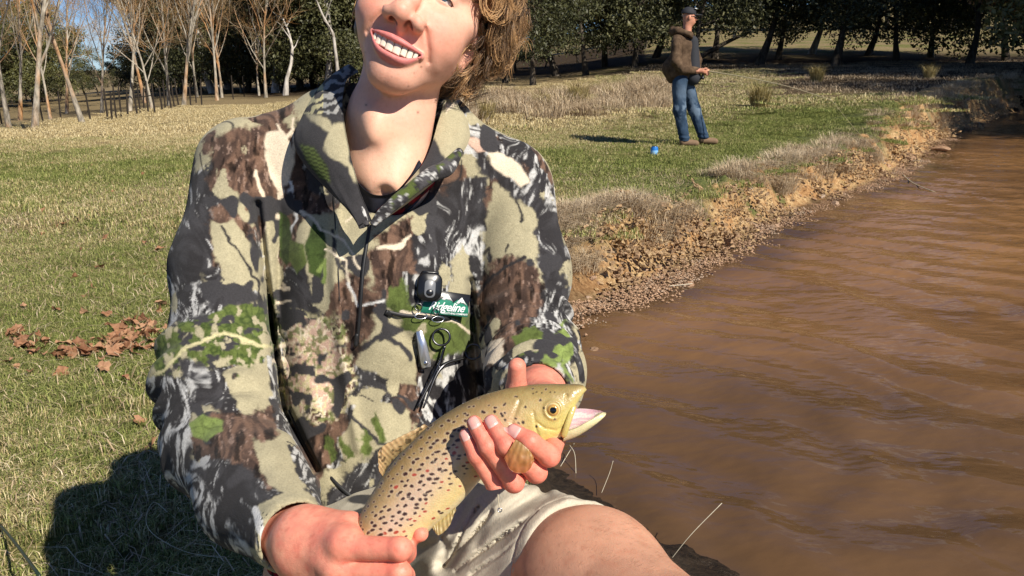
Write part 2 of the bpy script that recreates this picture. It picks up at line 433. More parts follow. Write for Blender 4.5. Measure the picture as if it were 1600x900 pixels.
fine = gm.noise(w, 42, 5, .7)
green = gm.ramp(fine, [(.28, (.04, .048, .012)), (.5, (.115, .13, .032)), (.72, (.22, .21, .07))])
straw = gm.ramp(fine, [(.28, (.085, .062, .032)), (.5, (.22, .165, .085)), (.75, (.38, .30, .165))])
c = gm.mix(gm.ramp(g, [(.46, 0.0), (.66, 1.0)]), straw, green)
# dark fallen leaves under the wood, with the trees' shade painted into the colour
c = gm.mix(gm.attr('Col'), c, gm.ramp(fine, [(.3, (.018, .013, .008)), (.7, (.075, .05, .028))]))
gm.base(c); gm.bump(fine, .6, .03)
litter_shade = np.zeros((len(GV), 3))
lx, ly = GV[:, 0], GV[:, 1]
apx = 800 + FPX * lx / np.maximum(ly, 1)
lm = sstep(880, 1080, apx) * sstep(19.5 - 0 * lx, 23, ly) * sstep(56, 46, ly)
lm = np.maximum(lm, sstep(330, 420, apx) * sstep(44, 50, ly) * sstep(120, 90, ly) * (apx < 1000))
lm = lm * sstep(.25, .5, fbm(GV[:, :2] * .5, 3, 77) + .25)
litter_shade[:] = lm[:, None]
ground = link('ground', mesh_np('ground', GV, GF, litter_shade), gm.m); tag(ground, kind='structure')

# bank strip, fine mesh along the shore that can be seen
i0 = int(np.argmin(np.hypot(SHORE[:, 0] - 1.15, SHORE[:, 1] - .6))); i1 = int(np.argmin(np.hypot(SHORE[:, 0] - 20, SHORE[:, 1] - 24.5)))
seg = SHORE[i0:i1]; dl = np.r_[0, np.cumsum(np.linalg.norm(np.diff(seg, axis=0), axis=1))]
# step grows with distance from the eye
pos = [0.0]
while pos[-1] < dl[-1]:
    x = np.interp(pos[-1], dl, seg[:, 0]); y = np.interp(pos[-1], dl, seg[:, 1]); pos.append(pos[-1] + max(.012, .0042 * math.hypot(x, y)))
pos = np.array(pos); bx = np.interp(pos, dl, seg[:, 0]); by = np.interp(pos, dl, seg[:, 1])
sm = lambda v: np.convolve(np.pad(v, 12, 'edge'), np.ones(25) / 25, 'valid')
tx, ty = np.gradient(sm(bx)), np.gradient(sm(by)); tl = np.hypot(tx, ty); nx_, ny_ = -ty / tl, tx / tl
mid = len(bx) // 2
if shore_dist(np.array([bx[mid] + .3 * nx_[mid]]), np.array([by[mid] + .3 * ny_[mid]]))[0] < 0: nx_, ny_ = -nx_, -ny_
ac = np.linspace(-.75, 1.75, 105)
BX = bx[:, None] + nx_[:, None] * ac[None]; BY = by[:, None] + ny_[:, None] * ac[None]
BS = shore_dist(BX, BY)
BZ = ground_z(BX, BY, BS, True)
fade = sstep(1.25, 1.75, ac)[None] + sstep(-.5, -.75, ac)[None]
BZ = BZ - .05 * fade + .004
nb = len(ac); ii = (np.arange(len(bx) - 1)[:, None] * nb + np.arange(nb - 1)[None]).ravel()
BF = np.stack([ii, ii + nb, ii + nb + 1, ii + 1], -1)
BV = np.stack([BX, BY, BZ], -1).reshape(-1, 3)
bm_ = Mat('clay_bank', .9, spec=.2)
g, w = turf_colour(bm_)
fine = bm_.noise(w, 38, 6, .7); mid_ = bm_.noise(w, 5.0, 4, .6)
turf = bm_.mix(bm_.ramp(g, [(.46, 0.0), (.66, 1.0)]), bm_.ramp(fine, [(.28, (.085, .062, .032)), (.5, (.22, .165, .085)), (.75, (.38, .30, .165))]),
               bm_.ramp(fine, [(.28, (.032, .038, .012)), (.5, (.085, .10, .028)), (.72, (.17, .165, .06))]))
clay = bm_.mix(bm_.ramp(mid_, [(.42, 0.0), (.60, 1.0)]), bm_.ramp(fine, [(.3, (.13, .062, .026)), (.5, (.33, .18, .075)), (.7, (.52, .32, .15))]),
               bm_.ramp(fine, [(.3, (.16, .085, .035)), (.5, (.40, .265, .125)), (.7, (.60, .44, .25))]))
att = bm_.n('ShaderNodeAttribute', attribute_name='Col'); sp = bm_.n('ShaderNodeSeparateColor'); bm_.l(att.outputs['Color'], sp.inputs[0])
c = bm_.mix(sp.outputs[0], turf, clay)                               # R: bare clay
mud = bm_.ramp(fine, [(.3, (.012, .009, .006)), (.7, (.045, .030, .018))])
c = bm_.mix(sp.outputs[1], c, bm_.mix(.75, c, mud))                  # G: wet
c = bm_.mix(sp.outputs[2], c, mud)                                   # B: dark mud
bm_.base(c); bm_.bump(fine, .7, .02)
rr = bm_.math('SUBTRACT', .95, bm_.math('MULTIPLY', sp.outputs[1], .55)); bm_.l(rr, bm_.b.inputs['Roughness'])
X2 = BV[:, :2]; sB = BS.ravel(); n = fbm(X2 * 4, 4, 51)
nearm = sstep(3.9, 3.0, np.hypot(BV[:, 0] - .5, BV[:, 1] - 1.6))
bare = sstep(.56, .30, sB + (n - .5) * 1.0 - .002 * BV[:, 1])
wet = sstep(.13, .02, sB + (n - .5) * .16)
BC = np.stack([bare, wet, nearm * sstep(1.1, .6, sB + (n - .5) * .5)], -1)
bank = link('bank', mesh_np('bank', BV, BF, BC), bm_.m); tag(bank, kind='structure')

# water: one closed sheet over the pond, gently rippled
wx = np.linspace(-.2, 60, 2); 
def _lin(a, b, n, p): t = np.linspace(0, 1, n); return a + (b - a) * (np.sinh(p * t) / math.sinh(p))
wxa = _lin(-.7, 27, 340, 3.8); wya = np.concatenate([_lin(.2, -22, 60, 3)[::-1][:-1], _lin(.2, 42, 400, 3.4)])
WX, WY = np.meshgrid(wxa, wya, indexing='ij')
def ripple(x, y):
    X = np.stack([x, y], -1); q = fbm(X * .5, 3, 61)
    d1 = x * .55 + y * .83 + q * 2.2; d2 = x * .9 + y * .42 + fbm(X * .8 + 9, 3, 63) * 1.8
    h = .0115 * np.sin(d1 * 2 * np.pi / .62) + .0060 * np.sin(d2 * 2 * np.pi / .41 + 2) + .0022 * np.sin((x * .62 + y * .78 + .5 * q) * 2 * np.pi / .17) * sstep(.35, .65, fbm(X * 1.1, 2, 67)) + .010 * (fbm(X * 3.0, 3, 65) - .5)
    return h * sstep(45, 8, np.hypot(x, y))
WV = np.stack([WX, WY, WZ + ripple(WX, WY)], -1).reshape(-1, 3)
nw = len(wya); ii = (np.arange(len(wxa) - 1)[:, None] * nw + np.arange(nw - 1)[None]).ravel()
WF = np.stack([ii, ii + nw, ii + nw + 1, ii + 1], -1)
wm = Mat('muddy_water', .07, spec=.5); wm.b.inputs['IOR'].default_value = 1.33
w = wm.coords('World'); wr = wm.coords('World', (.35, 1.0, 1), (0, 0, R(-35)))
big = wm.noise(w, .35, 4, .55); strk = wm.noise(wr, 3.2, 2, .5, .2)
body = wm.mix(wm.ramp(big, [(.35, 0.0), (.65, 1.0)]), (.150, .077, .033), (.27, .140, .054))
body = wm.mix(wm.math('MULTIPLY', wm.ramp(strk, [(.35, 0.0), (.7, 1.0)]), .5), body, (.27, .145, .068))
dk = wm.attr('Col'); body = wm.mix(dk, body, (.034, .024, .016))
wm.base(body)
r1 = wm.noise(wm.coords('World', (.55, 1, 1), (0, 0, R(-40))), 8.0, 2, .5, 0); b1 = wm.bump(r1, .26, .06)
r2 = wm.noise(wm.coords('World', (.6, 1, 1), (0, 0, R(-28))), 24, 2, .5, 0)
bb = wm.n('ShaderNodeBump'); bb.inputs['Strength'].default_value = .10; bb.inputs['Distance'].default_value = .02
wm.l(r2, bb.inputs['Height']); wm.l(b1, bb.inputs['Normal']); wm.l(bb.outputs[0], wm.b.inputs['Normal'])
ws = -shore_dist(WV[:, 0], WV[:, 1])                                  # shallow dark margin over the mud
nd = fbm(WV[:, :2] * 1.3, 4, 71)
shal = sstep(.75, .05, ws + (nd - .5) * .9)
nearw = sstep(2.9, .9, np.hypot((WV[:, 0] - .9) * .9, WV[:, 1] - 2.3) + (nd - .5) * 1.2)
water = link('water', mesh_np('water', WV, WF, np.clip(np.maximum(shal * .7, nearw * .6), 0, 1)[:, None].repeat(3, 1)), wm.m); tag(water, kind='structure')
# ---------------------------------------------------------------- trees
_ord = 'first second third fourth fifth sixth seventh eighth ninth tenth eleventh twelfth thirteenth fourteenth fifteenth sixteenth seventeenth eighteenth nineteenth twentieth twenty-first twenty-second twenty-third twenty-fourth twenty-fifth'.split()
def gz1(x, y): return float(ground_z(np.array([x]), np.array([y]))[0])
def at(px, D):
    """ground point in the column px at D metres"""
    x = (px - 800) / FPX * D * 1.0; return x, D, gz1(x, D)
def branch_tree(seed, H, r0, fork_h, nlimb, spread, levels=3, curve=.25, twigs=6, twig_len=.9, lean=.0, base_flare=1.5):
    """returns list of (points, radii, level)"""
    r = np.random.default_rng(seed); out = []
    def grow(p, d, L, rad, lev):
        n = 7 if lev < 2 else (5 if lev < 3 else 4); pts = [p]; dd = d.copy()
        for i in range(n - 1):
            dd = dd + r.normal(0, curve * .22, 3) + np.array([0, 0, .10 if lev else .02]); dd /= np.linalg.norm(dd)
            pts.append(pts[-1] + dd * L / (n - 1))
        pts = np.array(pts); t = np.linspace(0, 1, n); rr = rad * (1 - .72 * t) if lev else rad * (1 - .80 * t)
        if lev == 0: rr = rr * (1 + (base_flare - 1) * np.exp(-t * 22))
        out.append((pts, rr, lev))
        if lev >= levels: return
        k = nlimb if lev == 0 else (5 if lev == 1 else twigs)
        for j in range(k):
            s = (fork_h / H + (1 - fork_h / H) * (j + r.random() * .8) / k * .9) if lev == 0 else (.22 + .76 * (j + r.random()) / k)
            q = np.array([np.interp(s, t, pts[:, a]) for a in range(3)]); ax = pts[min(n - 1, int(s * (n - 1)) + 1)] - pts[int(s * (n - 1) * .99)]
            ax /= np.linalg.norm(ax) + 1e-9
            th = r.random() * 6.283 if lev else j * 2.4 + r.random(); a = np.cross(ax, [math.cos(th), math.sin(th), .3]); a /= np.linalg.norm(a)
            sp_ = spread * (.8 + .5 * r.random()) * (1.0 if lev < 1 else 1.25)
            nd = ax * math.cos(sp_) + a * math.sin(sp_)
            LL = (H - fork_h) * (.62 - .35 * s) * (.8 + .5 * r.random()) if lev == 0 else L * (.50 - .18 * s) * (.7 + .6 * r.random())
            if lev >= 2: LL = twig_len * (.5 + .8 * r.random())
            grow(q, nd, LL, max(np.interp(s, t, rr) * (.62 if lev == 0 else .55), .006), lev + 1)
    grow(np.zeros(3), np.array([lean, 0, 1.0]) / math.hypot(lean, 1), H, r0, 0)
    return out
def tubes_mesh(lst, ks=(9, 6, 4, 3, 3)):
    parts_ = []
    for pts, rr, lev in lst: parts_.append(tube(pts, rr, ks[min(lev, 4)], cap=False))
    return join(parts_)
bark_pale = Mat('pale_bark', .85, spec=.2)
_o = bark_pale.coords('Object', (1, 1, .35)); _n = bark_pale.noise(_o, 9, 5, .65); _m2 = bark_pale.noise(bark_pale.coords('World', (1, 1, .5)), .9, 3)
_a = bark_pale.ramp(_n, [(.3, (.10, .085, .065)), (.5, (.34, .30, .235)), (.75, (.56, .50, .41))])
_b = bark_pale.ramp(_n, [(.3, (.18, .09, .03)), (.6, (.55, .27, .10)), (.8, (.62, .36, .16))])
bark_pale.base(bark_pale.mix(bark_pale.ramp(_m2, [(.50, 0.0), (.64, .85)]), _a, _b)); bark_pale.bump(_n, .5, .02)
bark_twig = Mat('ochre_twigs', .8, spec=.2); _n = bark_twig.noise(bark_twig.coords('World'), .8, 3)
bark_twig.base(bark_twig.ramp(_n, [(.35, (.26, .20, .12)), (.52, (.40, .27, .13)), (.7, (.52, .26, .09))]))
bark_dark = Mat('dark_bark', .9, spec=.2); _n = bark_dark.noise(bark_dark.coords('Object', (1, 1, .3)), 7, 5, .65)
bark_dark.base(bark_dark.ramp(_n, [(.3, (.02, .016, .012)), (.55, (.085, .068, .05)), (.8, (.22, .19, .15))])); bark_dark.bump(_n, .6, .03)
bark_gum = Mat('grey_gum_bark', .8, spec=.2); _n = bark_gum.noise(bark_gum.coords('Object', (1, 1, .25)), 5, 5, .65)
bark_gum.base(bark_gum.ramp(_n, [(.3, (.12, .10, .08)), (.5, (.42, .38, .33)), (.75, (.72, .68, .62))])); bark_gum.bump(_n, .4, .03)
def leaf_mat(name, stops):
    m = Mat(name, .55, spec=.35); n = m.n('ShaderNodeAttribute', attribute_name='Col'); s2 = m.n('ShaderNodeSeparateColor'); m.l(n.outputs['Color'], s2.inputs[0])
    ob = m.n('ShaderNodeObjectInfo'); v = m.math('ADD', m.math('MULTIPLY', s2.outputs[0], .8), m.math('MULTIPLY', ob.outputs['Random'], .25))
    m.base(m.ramp(v, stops)); return m.m
leaf_dark = leaf_mat('gum_leaves', [(0.0, (.018, .020, .008)), (.4, (.042, .046, .016)), (.75, (.092, .092, .034)), (1.0, (.16, .145, .062))])
leaf_olive = leaf_mat('olive_leaves', [(0.0, (.032, .036, .012)), (.4, (.09, .092, .030)), (.75, (.17, .16, .055)), (1.0, (.28, .25, .11))])
leaf_brown = leaf_mat('autumn_leaves', [(0.0, (.08, .035, .012)), (.4, (.20, .10, .035)), (.75, (.33, .20, .08)), (1.0, (.45, .30, .14))])
def leaves(seed, centres, radii, per, size, elong=2.2):
    r = np.random.default_rng(seed); P_, C_ = [], []
    for c, ra in zip(centres, radii):
        n = int(per * (ra[0] * ra[1] * ra[2]) ** (2 / 3.)); d = r.normal(size=(n, 3)); d /= np.linalg.norm(d, axis=1)[:, None]
        rad = r.random(n) ** .42; q = d * rad[:, None]
        lump = vnoise(q * 2.6 + seed, 5) + .5 * vnoise(q * 6 + seed, 9)
        k = lump > .50; q = q[k]; P_.append(c + q * ra * (1 + .22 * (lump[k] - .8))[:, None]); C_.append(np.clip(.22 + .45 * r.random(k.sum()) + .5 * (lump[k] - .8), 0, 1))
    Pn = np.concatenate(P_); Cn = np.concatenate(C_); n = len(Pn)
    a = r.normal(size=(n, 3)); a[:, 2] -= .5; a /= np.linalg.norm(a, axis=1)[:, None]; b = np.cross(a, r.normal(size=(n, 3))); b /= np.linalg.norm(b, axis=1)[:, None]
    s = size * (.6 + .8 * r.random(n))[:, None]
    V = np.stack([Pn - a * s * .5, Pn + b * s / elong * .5, Pn + a * s * .5, Pn - b * s / elong * .5], 1).reshape(-1, 3)
    F = np.arange(4 * n).reshape(-1, 4); return V, F, np.repeat(Cn, 4)[:, None].repeat(3, 1)
TREE_GROUP = {}
def make_gum(seed, H, r0, fork, spread, crown_lo, crown_w, nclump, bark, leafm, per=260, size=.20):
    r = np.random.default_rng(seed)
    sk = branch_tree(seed, H * .8, r0, fork, 6, spread, levels=2, curve=.7, lean=r.normal() * .12)
    tr = mesh_np('trunk', *tubes_mesh([s for s in sk if s[2] < 1]), smooth=True); br = mesh_np('branches', *tubes_mesh([s for s in sk if s[2] >= 1]))
    cs, rs = [], []
    tips = [s[0][-1] for s in sk if s[2] >= 1]
    for k in range(nclump):
        if k < nclump * .6 and tips: c = tips[r.integers(len(tips))] + r.normal(0, .35, 3)
        else:
            th = r.random() * 6.283; q = r.random() ** .5 * crown_w; c = np.array([q * math.cos(th), q * math.sin(th), crown_lo + (H - crown_lo) * r.random() ** .9])
        c[2] = max(c[2], crown_lo + r.random() * .8); cs.append(c); rs.append(np.array([1, 1, .7]) * (.75 + .75 * r.random()) * H / 9)
    V, F, C = leaves(seed + 5, cs, rs, per, size)
    return [('trunk', tr, bark), ('branch', br, bark), ('crown', mesh_np('crown', V, F, C, smooth=False), leafm)]
def place_tree(kind, name, px, D, label, cat, group, rz, sc, spec_parts, lean=0):
    x, y, z = at(px, D); r_ = empty(name, (x, y, z - .08), label, cat, group, rz); r_.scale = (sc, sc, sc)
    r_.rotation_euler = (0, lean, rz)
    for nm, me, mt in spec_parts:
        o = part(nm, me, mt, r_)
        if nm in ('twigs', 'crown', 'branch', 'branches'): o['kind'] = 'stuff'
    return r_
gums = [make_gum(101 + i, *a) for i, a in enumerate([
    (11.5, .17, 2.4, .75, 1.7, 3.4, 46, bark_dark.m, leaf_dark, 420, .19),
    (10.0, .15, 2.0, .85, 1.3, 3.6, 46, bark_dark.m, leaf_olive, 420, .19),
    (12.5, .18, 3.0, .65, .9, 3.8, 54, bark_gum.m, leaf_dark, 420, .20),
    (8.5, .14, 1.3, .95, .3, 3.2, 44, bark_dark.m, leaf_olive, 420, .19),
    (7.0, .12, 1.6, .9, 1.15, 3.0, 46, bark_dark.m, leaf_dark, 420, .16),
    (3.2, .07, .5, 1.0, .1, 2.0, 20, bark_dark.m, leaf_dark, 900, .14)])]
LL = 'evergreen standing in the dark wood behind the paddock'
# wood along the left and middle: (px, D, variant, scale)
wood = [(-260, 62, 2, 1.2), (-150, 58, 0, 1.1), (-70, 60, 3, 1.15), (10, 62, 1, .92), (85, 72, 3, .95), (150, 92, 1, .55), (205, 100, 3, .52), (255, 84, 0, .80),
        (300, 66, 3, 1.05), (345, 60, 2, 1.1), (398, 62, 3, 1.25), (440, 56, 2, 1.15), (478, 60, 0, 1.2), (520, 54, 2, 1.1), (560, 57, 3, 1.3), (600, 60, 2, 1.2),
        (650, 58, 1, 1.2), (690, 62, 2, 1.2), (735, 60, 0, 1.2), (370, 74, 2, 1.2), (455, 72, 3, 1.5), (540, 72, 3, 1.5), (280, 92, 2, 1.1)]
wood += [(-200, 72, 2, 1.2), (-110, 74, 0, 1.2), (-30, 73, 2, 1.0), (45, 75, 1, .9), (320, 80, 0, 1.2), (500, 66, 3, 1.4), (580, 68, 0, 1.4), (620, 74, 2, 1.3), (670, 70, 3, 1.5), (715, 72, 0, 1.4), (420, 66, 0, 1.2), (350, 86, 2, 1.3)]
for i, (px, D, v, s) in enumerate(wood):
    place_tree(0, 'evergreen_tree', px, D, 'dark evergreen tree in the dense wood behind the bare trees and the boy', 'tree', 'dense dark wood behind the paddock', i * 1.9, s, gums[v])
brush = [(-150, 60), (-60, 57), (30, 58), (110, 72), (170, 86), (225, 88), (290, 70), (330, 63), (375, 58), (418, 60), (462, 55), (505, 56), (548, 55), (590, 57), (640, 58), (690, 60), (740, 57), (350, 70), (440, 70), (530, 68), (268, 82), (200, 95), (140, 90), (70, 66), (0, 64), (-30, 70), (60, 80), (310, 76), (395, 72), (480, 66), (570, 66), (620, 66), (665, 64), (715, 66), (765, 52), (805, 56), (850, 60), (900, 62), (955, 66), (1000, 68)]
for i, (px, D) in enumerate(brush):
    place_tree(0, 'dark_shrub', px, D, 'dark rounded shrub filling the foot of the wood behind the paddock', 'shrub', 'shrubs at the foot of the wood', i * 2.1, 1.0 + .25 * math.sin(i * 3.3), gums[5])
# open grove on the right, trunks dark against the far meadow
grove = [(790, 40, 4, .95), (832, 36, 4, .9), (868, 46, 0, .9), (912, 42, 4, 1.05), (940, 50, 1, 1.0), (985, 44, 4, 1.1), (1016, 52, 0, 1.0), (1072, 38, 4, 1.0), (1105, 48, 1, 1.0),
         (1172, 41, 0, .95), (1200, 47, 4, 1.15), (1250, 52, 2, .9), (1287, 39, 0, .95), (1335, 50, 1, 1.0), (1380, 43, 4, 1.1), (1430, 48, 3, 1.0), (1490, 40, 1, 1.0), (1545, 45, 3, 1.1), (1610, 38, 1, 1.1),
         (1700, 34, 0, 1.0), (1790, 30, 3, 1.0), (1880, 36, 1, 1.1), (1960, 30, 0, 1.1), (2060, 34, 3, 1.1)]
for i, (px, D, v, s) in enumerate(grove):
    place_tree(0, 'paddock_tree', px, D, (_ord[i] + ' dark trunk from the left in the shady grove behind the standing man') if px < 1580 else 'dark tree of the shady grove out beyond the right edge', 'tree', 'shady grove behind the standing man', i * 2.3 + .5, s, gums[v])
back = [(760, 95, 1, 1.3), (850, 100, 3, 1.3), (960, 105, 1, 1.2), (1060, 98, 2, 1.1), (1150, 104, 3, 1.2), (1260, 96, 1, 1.2), (1360, 100, 3, 1.3), (1450, 90, 0, 1.2), (1560, 92, 1, 1.3), (1660, 90, 3, 1.3)]
for i, (px, D, v, s) in enumerate(back):
    place_tree(0, 'hillside_tree', px, D, _ord[i] + ' distant green tree from the left on the rise beyond the grove', 'tree', 'trees on the rise beyond the grove', i * 1.3, s * 1.1, gums[v])
for i, (x_, y_, v, s) in enumerate([(25.5, 14, 0, 1.5), (26, 19, 3, 1.5), (24, 24, 0, 1.4), (21, 28, 1, 1.3), (27, 9, 2, 1.4), (18.5, 30, 3, 1.2), (29, 22, 0, 1.6), (28, 27, 2, 1.5), (23.5, 31, 1, 1.4), (30, 16, 3, 1.6)]):  # unseen trees added at the right to throw more shade on the ground
    place_tree(0, 'shade_tree', 800 + FPX * x_ / y_, y_, 'unseen tall dark tree added beyond the right edge for shade', 'tree', 'unseen trees added beyond the right edge for shade', i * 1.1, s, gums[v])
# tree with brown leaves hanging over the far bank
x, y, z = at(1580, 31)
sk = branch_tree(900, 5.0, .14, .8, 7, .9, levels=2, curve=.8)
bt = empty('autumn_tree', (x, y, z - .05), 'low tree with brown autumn leaves above the far end of the bank', 'tree')
part('trunk', mesh_np('trunk', *tubes_mesh(sk)), bark_dark.m, bt)
V, F, C = leaves(901, [np.array([a, b, c]) for a, b, c in [(0, 0, 3), (-1.2, -.4, 2.5), (1.2, 0, 2.8), (-.5, .5, 3.8), (.8, -.8, 2.0), (-1.9, 0, 2.9), (-.6, -.9, 1.9)]], [np.array([1.1, 1.0, .6])] * 7, 520, .12, 1.5)
part('crown', mesh_np('crown', V, F, C, smooth=False), leaf_brown, bt)
# bare pale trees
bares = []
for i, (H, r0, fk, nl, sp_) in enumerate([(9.5, .085, 1.9, 14, .42), (8.0, .070, 1.5, 14, .50), (9.0, .070, 2.2, 15, .36), (7.0, .062, 1.3, 16, .62)]):
    sk = branch_tree(300 + i, H, r0, fk, nl, sp_, levels=3, curve=.28, twigs=12, twig_len=.9, lean=(-.05, .04, -.08, .02)[i])
    bares.append([('trunk', mesh_np('trunk', *tubes_mesh([s for s in sk if s[2] == 0])), bark_pale.m), ('branches', mesh_np('branches', *tubes_mesh([s for s in sk if s[2] in (1, 2)])), bark_pale.m),
                  ('twigs', mesh_np('twigs', *tubes_mesh([s for s in sk if s[2] == 3])), bark_twig.m)])
bl = [(-40, 26, 1, 'bare tree half out of the picture at the left edge', 1.0), (26, 31, 0, 'bare orange-tinged tree behind the big pale one at far left', .9), (64, 27, 0, 'largest pale bare tree at the left, forking low', 1.0),
      (92, 37, 2, 'thin leaning pale trunk in front of the dark evergreens at left', .8), (142, 28.5, 2, 'tall yellowish bare tree left of the timber stakes', 1.0), (172, 42, 1, 'small forked bare tree in the open paddock behind the stakes', .9),
      (215, 38, 2, 'orange-barked bare tree just behind the first stakes', 1.0), (250, 37, 3, 'slim bare tree rising among the timber stakes', .9), (276, 41, 1, 'bare tree leaning left beside the middle stakes', 1.0),
      (298, 38, 0, 'bare tree with orange upper limbs at the end of the stakes', .9), (350, 44, 2, 'forked bare tree right of the stakes', 1.0), (358, 48, 1, 'thinner bare tree close behind the forked one', .9),
      (425, 47, 3, 'widest bare tree with fan-like twigs nearest the boy', 1.15), (415, 52, 1, 'slim bare tree just left of the fan-shaped one', .8), (388, 60, 2, 'pale thin bare trunk in front of the black wood', .9), (-110, 32, 3, 'bare tree out beyond the left edge', 1.0), (5, 45, 3, 'spreading golden bare tree deep behind the left edge', 1.2), (118, 47, 3, 'golden twiggy bare tree far behind the thin leaning trunk', 1.2), (240, 50, 0, 'distant bare tree just right of the patch of sky', 1.1), (320, 52, 3, 'twiggy bare tree deep behind the last stakes', 1.2), (45, 40, 2, 'tall bare tree between the big pale one and the dark shrubs', 1.1)]
for i, (px, D, v, lab, s) in enumerate(bl):
    place_tree(0, 'bare_tree', px, D, lab, 'tree', 'bare pale trees along the paddock', i * 1.7, s, bares[v], lean=(-.10 if px < 300 else -.02))
# pale dead limbs in the wood
for i, (px, D, h, rz, lab) in enumerate([(455, 50, 4.2, .3, 'bleached dead tree with upright forks inside the dark wood'), (535, 49, 4.6, 2.2, 'bleached dead tree leaning at the edge of the wood by the boy\'s shoulder')]):
    x, y, z = at(px, D); sk = branch_tree(500 + i, h * 1.4, .13, h * .55, 4, .5, levels=1, curve=.9)
    t = empty('dead_tree', (x, y, z), lab, 'tree', None, rz); part('trunk', mesh_np('trunk', *tubes_mesh(sk)), bark_gum.m, t)
# timber stakes
stake_m = plain('weathered_stake', (.035, .028, .022), .9, .2)
def stake_mesh(h):
    V, F = tube([(0, 0, -.15), (0, 0, h * .5), (.01, 0, h)], [.035, .034, .030], 5); return mesh_np('stake', *tidy(V, F), smooth=False)
sms = [stake_mesh(h) for h in (1.15, 1.0, 1.25)]
_st = [(180, 30), (186, 29), (193, 32), (201, 33), (211, 30.5), (226, 31), (231, 34), (237, 36), (243, 33), (253, 31.5), (265, 34), (270, 37), (279, 35), (284, 38), (291, 36), (301, 39), (309, 37), (318, 41), (326, 38), (153, 33), (108, 36), (80, 34), (16, 33), (375, 46), (392, 49)]
for i, (px, D) in enumerate(_st):
    x, y, z = at(px, D); s_ = link('timber_stake', sms[i % 3], stake_m, loc=(x, y, z)); s_.rotation_euler = (random.gauss(0, .04), random.gauss(0, .05), random.random() * 3)
    tag(s_, _ord[sorted(_st).index((px, D))] + ' thin dark timber stake from the left among the bare trees', 'post', 'timber stakes among the bare trees')
for i, (a, b) in enumerate([((186, 29), (211, 30.5)), ((226, 31), (253, 31.5))]):
    A = np.array(at(*a)) + [0, 0, .75]; B = np.array(at(*b)) + [0, 0, .72]
    V, F = tube([A, (A + B) / 2 + [0, 0, -.02], B], .02, 5)
    tag(link('stake_rail', mesh_np('stake_rail', *tidy(V, F)), stake_m), ['thin rail tied across the leftmost timber stakes', 'thin rail tied across the middle timber stakes'][i], 'rail', 'rails between the stakes')
# ---------------------------------------------------------------- the boy: one continuous body
hF = np.array([.03, .04, .96]); hF /= np.linalg.norm(hF)
hU = np.array([.36, .92, .0]); hU = hU - hF * (hU @ hF); hU /= np.linalg.norm(hU); hR = np.cross(hU, hF)
HB = np.stack([hR, hU, hF], 1)
MOUTH_L = np.array([0, -.058, .090])
H0 = P(616, 69, .975) - HB @ MOUTH_L
def _wy(x, y): return .085 * x * sstep(-.015, -.045, y) * sstep(-.105, -.085, y)
def h2c(q):
    q = np.array(q, float); q[..., 1] -= _wy(q[..., 0], q[..., 1]); q[..., 0] += .003 * sstep(-.060, -.095, q[..., 1]); return q @ HB.T + H0
def c2h(p):
    q = (p - H0) @ HB; q[..., 0] -= .003 * sstep(-.060, -.095, q[..., 1]); q[..., 1] += _wy(q[..., 0], q[..., 1]); return q
MX = .0325
def m_up(x): return -.0560 + .0030 * (x / MX) ** 2
def m_lo(x): return -.0698 + .0163 * np.abs(x / MX) ** 2.6
def m_z(x): return .0915 - 12.0 * x * x
_NF = np.array([(.0205, -.019), (.0300, -.031), (.0375, -.043), (.0405, -.053)])
def _pl(u):
    r = np.full(len(u), 9.0)
    for a, b in zip(_NF[:-1], _NF[1:]):
        e = b - a; t = np.clip((u - a) @ e / (e @ e), 0, 1); r = np.minimum(r, np.hypot(*(u - a - t[:, None] * e).T))
    return r
def _sgn(u): return (u[:, 0] > np.interp(-u[:, 1], -_NF[:, 1], _NF[:, 0])).astype(float) * sstep(-.066, -.052, u[:, 1]) * sstep(-.010, -.024, u[:, 1])
